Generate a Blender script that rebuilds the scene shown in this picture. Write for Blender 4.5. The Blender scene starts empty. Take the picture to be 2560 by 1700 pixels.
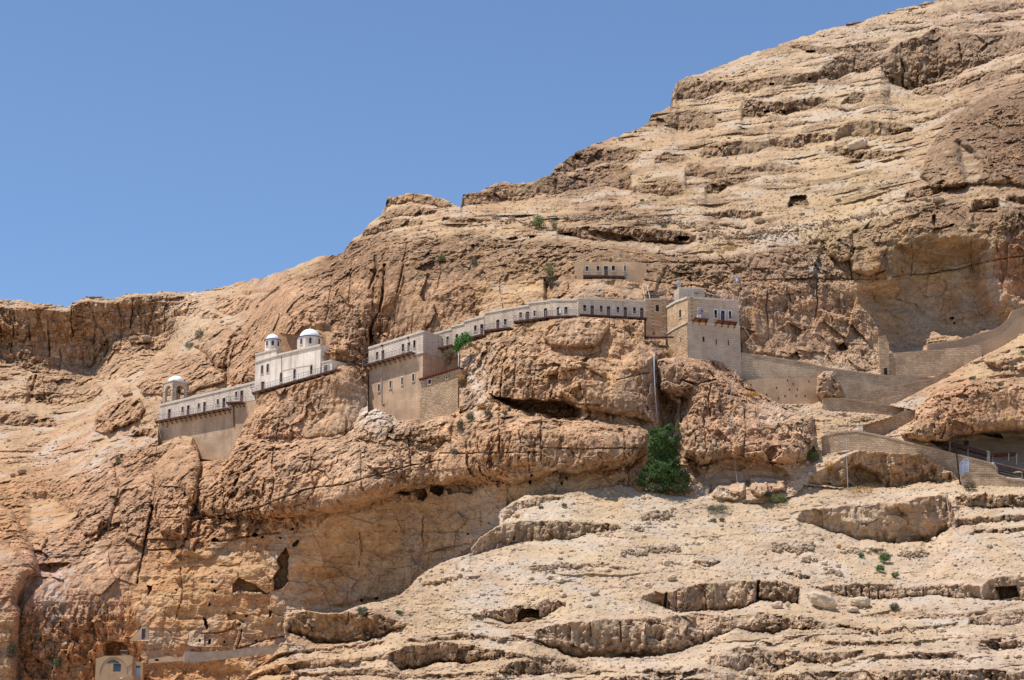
import bpy, math, random
import numpy as np
from mathutils import Vector

# ---------------------------------------------------------------- camera, sky, sun, exposure
scene = bpy.context.scene
COL = scene.collection
F_PX, PITCH, CAMZ = 5200.0, math.radians(14.0), 1.7
cam_d = bpy.data.cameras.new("camera")
cam = bpy.data.objects.new("camera", cam_d)
COL.objects.link(cam)
cam_d.sensor_fit = 'HORIZONTAL'
cam_d.sensor_width = 36.0
cam_d.lens = 36.0 * F_PX / 2560.0
cam_d.clip_start, cam_d.clip_end = 1.0, 20000.0
cam.location = (0, 0, CAMZ)
cam.rotation_euler = (math.pi / 2 + PITCH, 0, 0)
scene.camera = cam

SUN_EL, SUN_AZ = math.radians(67.0), math.radians(72.0)      # high, from the left and a little behind the camera
world = bpy.data.worlds.new("World")
scene.world = world
world.use_nodes = True
wn, wl = world.node_tree.nodes, world.node_tree.links
bg = wn.get("Background") or wn.new("ShaderNodeBackground")
sky = wn.new("ShaderNodeTexSky")
sky.sky_type = 'NISHITA'
sky.sun_disc = False
sky.sun_elevation = SUN_EL
sky.sun_rotation = math.pi + SUN_AZ
sky.altitude = 1600.0
sky.air_density = 1.05
sky.dust_density = 0.35
sky.ozone_density = 5.0
wl.new(sky.outputs[0], bg.inputs[0])
bg.inputs[1].default_value = 0.122
sun_d = bpy.data.lights.new("sun", 'SUN')
sun_d.energy, sun_d.angle, sun_d.color = 4.3, math.radians(0.53), (1.0, 0.955, 0.88)
sun = bpy.data.objects.new("sun", sun_d)
COL.objects.link(sun)
SUNV = Vector((-math.sin(SUN_AZ) * math.cos(SUN_EL), -math.cos(SUN_AZ) * math.cos(SUN_EL), math.sin(SUN_EL)))
sun.rotation_euler = (-SUNV).to_track_quat('-Z', 'Y').to_euler()
sun.location = (-100, -100, 400)
scene.view_settings.view_transform = 'Standard'
scene.view_settings.look = 'None'
scene.view_settings.gamma = 1.0
scene.view_settings.exposure = 0.38
scene.cycles.max_bounces = 6

# ---------------------------------------------------------------- sight lines of the survey photograph
CP, SP = math.cos(PITCH), math.sin(PITCH)
def ray(u, v):
    xc, yc = (u - 1280.0) / F_PX, (850.0 - v) / F_PX
    dy = CP - yc * SP
    return xc / dy, (SP + yc * CP) / dy
def P(u, v, t):
    rx, rz = ray(u, v)
    return Vector((t * rx, t, CAMZ + t * rz))

# ---------------------------------------------------------------- noise
_rs = np.random.RandomState(7)
_perm = np.concatenate([_rs.permutation(256)] * 2).astype(np.int32)
_g = _rs.normal(size=(256, 3)); _g /= np.linalg.norm(_g, axis=1)[:, None]
_g = _g.astype(np.float32)
_r = _rs.rand(256, 6).astype(np.float32)
def _h(ix, iy, iz):
    return _perm[_perm[_perm[ix & 255] + (iy & 255)] + (iz & 255)]
def perlin(x, y, z, seed=0):
    x = x + seed * 17.31; y = y + seed * 5.77; z = z - seed * 9.13
    fx, fy, fz = np.floor(x), np.floor(y), np.floor(z)
    ix, iy, iz = fx.astype(np.int32), fy.astype(np.int32), fz.astype(np.int32)
    x = (x - fx).astype(np.float32); y = (y - fy).astype(np.float32); z = (z - fz).astype(np.float32)
    sx = x * x * x * (x * (x * 6 - 15) + 10); sy = y * y * y * (y * (y * 6 - 15) + 10); sz = z * z * z * (z * (z * 6 - 15) + 10)
    out = 0
    for a in (0, 1):
        wx = sx if a else 1 - sx
        for b in (0, 1):
            wy = sy if b else 1 - sy
            for c in (0, 1):
                g = _g[_h(ix + a, iy + b, iz + c)]
                wz = sz if c else 1 - sz
                out = out + wx * wy * wz * (g[..., 0] * (x - a) + g[..., 1] * (y - b) + g[..., 2] * (z - c))
    return out * 1.7
def fbm(x, y, z, octs, seed=0, gain=.5):
    o, a, f = 0, 1.0, 1.0
    for k in range(octs):
        o = o + a * perlin(x * f, y * f, z * f, seed + k)
        a *= gain; f *= 2.03
    return o
def ridged(x, y, z, octs, seed=0):
    o, a, f = 0, 1.0, 1.0
    for k in range(octs):
        o = o + a * (np.abs(perlin(x * f, y * f, z * f, seed + k)) * 2 - .5)     # sharp creases inwards
        a *= .5; f *= 2.1
    return o
def facets(x, y, z, seed=0, tilt=1.0):
    """broken rock: each cell of a jittered lattice is a tilted flat facet"""
    x = x + seed * 3.7; y = y - seed * 7.1; z = z + seed * 11.9
    bx, by, bz = np.floor(x - .5), np.floor(y - .5), np.floor(z - .5)
    best = np.full(x.shape, 9e9, np.float32); val = np.zeros(x.shape, np.float32)
    for a in (0, 1):
        for b in (0, 1):
            for c in (0, 1):
                r = _r[_h((bx + a).astype(np.int32), (by + b).astype(np.int32), (bz + c).astype(np.int32))]
                dx = x - (bx + a + .15 + .7 * r[..., 0]); dy = y - (by + b + .15 + .7 * r[..., 1]); dz = z - (bz + c + .15 + .7 * r[..., 2])
                d = dx * dx + dy * dy + dz * dz
                v = (r[..., 3] - .5) + tilt * ((r[..., 4] - .5) * 2 * dx + (r[..., 5] - .35) * 1.6 * dz)
                m = d < best
                best = np.where(m, d, best); val = np.where(m, v, val)
    return val

def tps(pts):
    pts = np.array(pts, float)
    p = pts[:, :2] / 1000.0; y = np.log(pts[:, 2])
    n = len(p)
    d = np.linalg.norm(p[:, None] - p[None], axis=2)
    K = np.where(d > 0, d * d * np.log(d + 1e-9), 0) + np.eye(n) * 4e-4
    Q = np.hstack([np.ones((n, 1)), p])
    A = np.zeros((n + 3, n + 3)); A[:n, :n] = K; A[:n, n:] = Q; A[n:, :n] = Q.T
    w = np.linalg.solve(A, np.concatenate([y, [0, 0, 0]]))
    def f(U, V):
        U = np.clip(U, -300, 2860) / 1000.0; V = np.clip(V, -120, 1800) / 1000.0
        o = w[n] + w[n + 1] * U + w[n + 2] * V
        for i in range(n):
            r2 = (U - p[i, 0]) ** 2 + (V - p[i, 1]) ** 2 + 1e-12
            o = o + w[i] * .5 * r2 * np.log(r2)
        return o
    return f
def tps_grid(pts, U, V):
    """evaluate on a coarse lattice, then bilinear"""
    f = tps(pts)
    gu = np.arange(-320, 2881, 16.0); gv = np.arange(-140, 1821, 16.0)
    G = f(*np.meshgrid(gu, gv))
    a = np.clip((U - gu[0]) / 16.0, 0, len(gu) - 1.001); b = np.clip((V - gv[0]) / 16.0, 0, len(gv) - 1.001)
    i, j = a.astype(int), b.astype(int); a = a - i; b = b - j
    return (G[j, i] * (1 - a) * (1 - b) + G[j, i + 1] * a * (1 - b) + G[j + 1, i] * (1 - a) * b + G[j + 1, i + 1] * a * b)

# ---------------------------------------------------------------- survey data
SKY = [(-1600, 690), (-300, 738), (0, 743), (36, 748), (164, 765), (197, 752), (215, 742), (290, 745), (318, 735), (390, 734), (400, 728), (450, 732), (510, 728),
       (560, 716), (620, 702), (700, 680), (760, 656), (800, 642), (860, 634), (866, 618), (880, 600), (905, 583), (925, 560), (950, 540), (964, 520),
       (967, 497), (1000, 488), (1033, 482), (1060, 483), (1091, 492), (1120, 503), (1149, 515), (1154, 512), (1157, 486), (1200, 482), (1240, 457),
       (1338, 455), (1344, 450), (1380, 434), (1392, 415), (1437, 382), (1470, 365), (1560, 335), (1600, 318), (1622, 307), (1627, 290), (1676, 262),
       (1682, 225), (1692, 205), (1702, 200), (1760, 180), (1850, 145), (1960, 108), (2060, 75), (2160, 50), (2260, 20), (2340, 0), (2430, -35),
       (2600, -95), (3000, -200), (4200, -420)]
A_PTS = [(0,1700,333),(300,1700,331),(600,1700,330),(0,1400,340),(300,1400,338),(600,1400,334),(900,1400,335),(1100,1300,332),(1200,1215,327),
 (900,1200,329),(600,1200,345),(400,1200,357),(200,1200,372),(0,1200,385),(1300,1100,322),(1500,1100,321),(1500,1225,319),(1650,1230,318),(1900,1225,316),
 (2050,1100,324),(1850,1050,326),(1660,1000,329),(1400,1000,327),(1150,1000,338),(1000,1080,341),(800,1050,349),(500,1140,362),
 (400,1060,375),(640,1000,363),(850,930,350),(920,1000,352),(1060,1000,344),(1085,890,350),(1210,850,344),(1290,820,341),(1445,795,335.5),(1615,810,335.5),
 (1720,890,332.5),(1845,930,334.5),(400,950,395),(640,870,378),(800,830,362),(920,860,362),(1060,810,353),(1200,770,351),(1400,730,344),(1600,735,343),(1850,740,343),
 (1000,640,367),(1200,640,361),(1500,640,350),(1800,640,353),(2000,640,354),(800,680,385),(700,740,383),(1500,560,368),(1200,560,376),(1000,560,388),(1000,500,402),
 (1400,460,400),(1500,380,420),(1700,300,434),(1700,560,368),(1700,430,396),(2000,560,364),(2000,430,394),(2000,300,420),(2000,130,452),(2300,560,352),
 (2300,400,385),(2300,250,418),(2300,50,462),(2560,520,350),(2560,400,372),(2560,250,402),(2560,0,468),(2000,880,342),(2200,930,343),(2400,830,348),(2560,760,348),
 (2300,700,352),(2450,900,338),(2560,900,335),(2450,960,332),(2300,1030,329),(2150,1010,331),(2150,1070,327),(2450,1080,328),(2560,1080,328),(2250,1120,323),
 (2450,1190,318),(2100,1180,319),(2560,1200,316),(0,760,447),(200,760,445),(400,740,447),(600,705,448),(0,900,440),(250,945,434),(400,890,432),(0,930,436),(500,800,425),
 (100,1010,420),(350,960,395),(250,1060,392),(100,1130,397),(520,940,385),(1860,890,340),(2030,960,336)]
C_PTS = [(600,1700,268),(730,1600,270),(1000,1490,283),(1000,1600,272),(1180,1380,297),(1250,1290,307),(1480,1222,317),(1500,1400,295),(1500,1500,284),
 (1500,1700,262),(1900,1290,311),(1900,1400,298),(1900,1500,286),(1900,1700,262),(2200,1360,303),(2200,1240,314),(2560,1210,315),(2560,1350,302),(2560,1500,284),
 (2560,1700,260),(300,1760,262)]
C_POLY = [(560,1760),(600,1722),(620,1692),(680,1640),(715,1600),(708,1560),(715,1535),(760,1529),(850,1533),(905,1512),(960,1503),(1000,1489),(1050,1442),
 (1100,1408),(1165,1388),(1179,1383),(1180,1370),(1200,1345),(1250,1310),(1247,1290),(1256,1275),(1310,1238),(1400,1236),(1480,1222),(1550,1212),(1600,1225),
 (1700,1240),(1800,1255),(1900,1262),(1990,1240),(2010,1212),(2100,1222),(2250,1219),(2390,1212),(2700,1222),(4400,1222),(4400,2400),(500,2400),(540,1790)]
# rock bands: (crest line, foot line, steepness, undercut)
BANDS = [
 ([(1600,1490),(1640,1480),(1670,1481),(1700,1475),(1755,1458),(1897,1452),(1999,1460)],[(1600,1495),(1640,1515),(1666,1521),(1700,1529),(1857,1524),(1897,1503),(1960,1506),(1999,1510)],1.0,.5),
 ([(1335,1575),(1433,1553),(1542,1549),(1700,1538),(1755,1534),(1846,1542),(1904,1533),(2028,1542),(2064,1560)],[(1335,1600),(1418,1640),(1491,1645),(1542,1645),(1633,1642),(1700,1629),(1736,1614),(1773,1603),(1835,1573),(1882,1583),(1940,1587),(1973,1574),(2064,1572)],1.0,.5),
 ([(716,1537),(760,1530),(857,1534),(941,1534),(988,1549),(1014,1560)],[(716,1578),(790,1608),(850,1611),(886,1607),(930,1600),(970,1582),(1014,1566)],1.0,.4),
 ([(970,1640),(1014,1618),(1105,1604),(1178,1615),(1250,1629),(1342,1640)],[(970,1650),(1003,1676),(1050,1673),(1105,1655),(1160,1658),(1250,1647),(1342,1644)],1.1,.4),
 ([(1178,1534),(1287,1516),(1349,1509),(1367,1498),(1418,1502)],[(1178,1538),(1236,1549),(1280,1562),(1353,1549),(1382,1531),(1418,1509)],.9,.3),
 ([(1174,1378),(1195,1347),(1251,1312),(1323,1305),(1396,1301),(1487,1308),(1560,1312)],[(1174,1388),(1251,1370),(1342,1352),(1418,1349),(1487,1334),(1560,1319)],1.0,.15),
 ([(1993,1292),(2010,1276),(2101,1265),(2174,1265),(2246,1254),(2319,1240),(2367,1238),(2384,1300)],[(1993,1299),(2064,1327),(2152,1349),(2246,1356),(2319,1357),(2341,1349),(2384,1309)],1.15,.1),
 ([(2039,1467),(2137,1461),(2246,1465),(2392,1461),(2458,1458),(2476,1447),(2560,1436),(2800,1430)],[(2039,1470),(2119,1491),(2192,1498),(2283,1496),(2337,1487),(2399,1494),(2461,1498),(2560,1498),(2800,1490)],1.0,.3),
 ([(1773,1640),(1846,1615),(1904,1618),(1955,1629),(2064,1633),(2170,1629)],[(1773,1660),(1846,1676),(1937,1680),(1991,1658),(2083,1660),(2170,1640)],.9,.1),
 ([(1770,1691),(2246,1676),(2392,1673),(2560,1680),(2800,1680)],[(1770,1706),(2246,1704),(2392,1712),(2560,1716),(2800,1716)],.9,.1),
 ([(2420,1548),(2483,1531),(2560,1520),(2800,1520)],[(2420,1563),(2483,1565),(2560,1560),(2800,1560)],.9,.3),
 ([(2443,1604),(2501,1596),(2560,1600)],[(2443,1610),(2495,1627),(2560,1615)],.9,.4),
 ([(1243,1669),(1287,1655),(1360,1636),(1418,1655),(1506,1676)],[(1243,1682),(1305,1686),(1411,1684),(1506,1686)],.9,.1),
 ([(1608,1675),(1650,1672),(1710,1668)],[(1608,1684),(1650,1692),(1710,1688)],.9,.1),
 ([(1860,1612),(1930,1600),(2040,1590),(2060,1600)],[(1860,1616),(1930,1612),(2040,1605),(2060,1602)],.7,.1),
 ([(2150,1540),(2260,1530),(2400,1536)],[(2150,1543),(2260,1543),(2400,1540)],.8,.2),
 ([(1320,1420),(1450,1408),(1600,1418)],[(1320,1423),(1450,1418),(1600,1422)],.7,.1),
 ([(1730,1404),(1770,1402),(1800,1403)],[(1730,1408),(1770,1417),(1800,1408)],1,.5),
 ([(1955,1430),(1990,1432),(2030,1446)],[(1955,1434),(1990,1444),(2030,1450)],1,.3),
 ([(1050,1460),(1110,1446),(1200,1437)],[(1050,1466),(1110,1455),(1200,1440)],.8,.1),

 ([(620,1690),(760,1655),(900,1640),(975,1640)],[(620,1700),(760,1672),(900,1652),(975,1646)],1,.3),
 ([(640,1660),(740,1625),(860,1618),(960,1600)],[(640,1672),(740,1634),(860,1626),(960,1606)],1,.2),
 ([(700,1690),(900,1672),(1060,1690),(1240,1680)],[(700,1698),(900,1684),(1060,1702),(1240,1688)],1,.3),
 ([(1020,1600),(1160,1588),(1300,1600)],[(1020,1606),(1160,1600),(1300,1606)],.9,.2),
 ([(2060,1560),(2200,1572),(2400,1562)],[(2060,1564),(2200,1582),(2400,1568)],.9,.3),
 ([(2050,1600),(2180,1606),(2300,1600)],[(2050,1604),(2180,1618),(2300,1606)],.9,.2),
 ([(2170,1640),(2330,1634),(2440,1644)],[(2170,1644),(2330,1648),(2440,1650)],.9,.2),
 ([(2260,1545),(2400,1535),(2560,1500)],[(2260,1548),(2400,1545),(2560,1508)],.8,.2),
 ([(1230,1590),(1350,1600),(1480,1660)],[(1230,1594),(1350,1612),(1480,1668)],.8,.2),
 ([(1640,1700),(1760,1670),(1800,1690)],[(1640,1706),(1760,1684),(1800,1698)],.9,.2),
 ([(1500,1690),(1640,1688),(1780,1702)],[(1500,1700),(1640,1702),(1780,1712)],.9,.2),
 ([(2390,1240),(2480,1236),(2700,1238)],[(2390,1262),(2480,1270),(2700,1268)],1,.2),
 ([(2370,1300),(2470,1290),(2700,1286)],[(2370,1322),(2470,1304),(2700,1300)],1,.3),
 ([(2420,1330),(2520,1322),(2700,1318)],[(2420,1336),(2520,1332),(2700,1328)],1,.2),
 ([(1260,1276),(1330,1240),(1400,1240)],[(1260,1300),(1330,1262),(1400,1248)],.8,.1),
 # rocks between foreground slope and the paths
 ([(2015,1190),(2060,1172),(2090,1156),(2154,1117),(2202,1130),(2302,1133),(2379,1166),(2392,1180)],[(2015,1206),(2060,1214),(2090,1217),(2154,1220),(2212,1217),(2251,1214),(2386,1201),(2392,1200)],.9,.15),
 # upper right slope
 ([(1970,109),(2020,113),(2101,120),(2155,106),(2225,98)],[(1970,116),(2028,133),(2093,133),(2155,131),(2225,122)],1,.2),
 ([(2028,192),(2064,160),(2119,131),(2221,128),(2239,113),(2337,73),(2429,87),(2560,80),(2800,60)],[(2028,197),(2086,200),(2133,182),(2203,171),(2228,211),(2279,226),(2337,208),(2392,189),(2465,160),(2560,113),(2800,90)],1.0,.1),
 ([(1690,204),(1773,204),(1846,204),(1919,197),(2010,182),(2045,175)],[(1690,250),(1755,248),(1809,233),(1864,233),(1926,219),(1991,211),(2045,204)],1,.1),
 ([(2283,226),(2374,204),(2465,182),(2560,157),(2800,120)],[(2283,240),(2356,237),(2392,222),(2465,204),(2560,182),(2800,150)],.9,.1),
 ([(1850,258),(1875,248),(1904,255),(1955,251),(2010,251),(2046,240),(2075,253)],[(1850,290),(1908,291),(1926,280),(1955,288),(1999,280),(2046,266),(2075,258)],1,.3),
 ([(1640,300),(1690,280),(1740,275),(1790,290)],[(1640,308),(1700,328),(1737,328),(1790,316)],1,.1),
 ([(1755,375),(1784,364),(1846,357),(1919,350),(1991,339),(2064,335),(2086,342)],[(1755,390),(1828,395),(1875,386),(1919,372),(2006,368),(2086,350)],1.1,.1),
 ([(2086,335),(2112,306),(2137,297),(2210,306),(2283,317)],[(2086,353),(2119,342),(2174,344),(2239,339),(2283,326)],1,.1),
 ([(2101,258),(2130,228),(2170,235)],[(2101,262),(2150,258),(2170,240)],1,.1),
 ([(2283,302),(2337,284),(2392,259),(2421,251)],[(2283,311),(2337,297),(2392,273),(2421,262)],.9,.1),
 ([(1710,407),(1746,407),(1761,418),(1819,421),(1910,410),(1965,407)],[(1710,444),(1757,443),(1783,449),(1837,441),(1910,432),(1965,425)],1,.2),
 ([(1760,455),(1819,443),(1903,436)],[(1760,482),(1797,481),(1826,469),(1903,443)],1,.3),
 ([(1386,430),(1437,381),(1470,367),(1560,370),(1601,381)],[(1386,432),(1437,425),(1500,408),(1560,409),(1601,395)],1,.1),
 ([(1340,454),(1382,436),(1433,436),(1477,414),(1557,410),(1582,425)],[(1340,485),(1404,483),(1448,476),(1470,465),(1513,458),(1557,476),(1582,480)],1,.1),
 ([(1586,465),(1622,461),(1652,465),(1684,458),(1710,476)],[(1586,480),(1622,483),(1666,490),(1710,487)],1,.3),
 ([(1757,533),(1830,528),(1910,530)],[(1757,541),(1830,548),(1910,543)],1,.3),
 ([(1770,555),(1820,560),(1870,562)],[(1770,559),(1820,569),(1870,566)],1,.3),
 ([(1473,516),(1560,514)],[(1473,527),(1560,525)],1,.3),
 ([(1500,530),(1545,526),(1570,528)],[(1500,537),(1545,537),(1570,532)],1,.3),
 ([(1634,393),(1660,382),(1720,390)],[(1634,407),(1690,408),(1720,402)],1,.1),
 ([(1395,570),(1528,567),(1673,574),(1745,589)],[(1395,588),(1480,602),(1590,607),(1700,612),(1745,605)],1.1,.5),
 ([(2060,365),(2110,372),(2180,378),(2240,375)],[(2060,378),(2110,394),(2180,402),(2240,385)],1,.2),
 ([(2440,20),(2500,12),(2560,8)],[(2440,28),(2500,30),(2560,20)],1,.3),
 ([(2420,55),(2480,45),(2560,38)],[(2420,60),(2480,58),(2560,50)],1,.3),
 ([(2260,480),(2300,470),(2420,455)],[(2260,498),(2300,492),(2420,470)],1,.3),
 ([(2430,500),(2500,497)],[(2430,528),(2500,520)],1.1,.5),
 ([(2515,490),(2570,490)],[(2515,500),(2570,515)],1.2,.6),
 ([(1990,250),(2060,262),(2140,275)],[(1990,256),(2060,270),(2140,279)],.8,.1),
 ([(1850,320),(1950,310),(2060,300)],[(1850,326),(1950,320),(2060,304)],.8,.1),
 # left peak
 ([(962,496),(1033,484),(1091,494),(1128,511)],[(962,520),(1026,507),(1091,518),(1128,517)],1.2,.3),
 ([(940,546),(1004,516),(1055,518),(1102,529)],[(940,549),(990,540),(1055,537),(1102,533)],1,.3),
 ([(902,580),(975,544),(1060,551)],[(902,591),(938,588),(1004,569),(1060,562)],1,.3),
 ([(866,617),(898,598),(946,588),(989,580)],[(866,631),(909,613),(931,600),(989,584)],1,.3),
 ([(1150,488),(1200,484),(1244,460),(1342,457)],[(1150,515),(1200,509),(1273,507),(1342,490)],1,.1),
 ([(1100,545),(1170,540),(1230,548)],[(1100,552),(1170,556),(1230,554)],1,.3),
 # far left cliffs
 ([(-300,770),(36,770),(164,777),(197,758),(219,750),(291,758),(321,740),(397,737),(450,740),(500,748)],[(-300,900),(0,904),(91,933),(200,940),(255,948),(310,944),(364,926),(383,897),(430,845),(500,765)],.5,.05),
 ([(66,950),(80,933),(146,929),(204,933),(244,955),(255,975)],[(66,991),(117,1010),(164,1013),(233,1002),(248,985),(255,980)],1,.2),
 ([(-300,1028),(0,1028),(73,1035),(146,1050)],[(-300,1056),(0,1058),(73,1068),(146,1066)],.9,.2),
 ([(-100,980),(0,975),(80,985),(150,1002)],[(-100,1000),(0,1003),(80,1010),(150,1008)],.8,.2),
 ([(330,1080),(380,1075),(400,1080)],[(330,1094),(380,1095),(400,1090)],.9,.1),
 ([(430,775),(500,770),(560,790)],[(430,790),(500,795),(560,800)],.9,.2),
 ([(540,740),(610,745),(650,755)],[(540,775),(580,790),(650,770)],.9,.2),
 ([(600,730),(660,726),(700,715)],[(600,738),(660,736),(700,722)],.8,.2),
]
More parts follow.
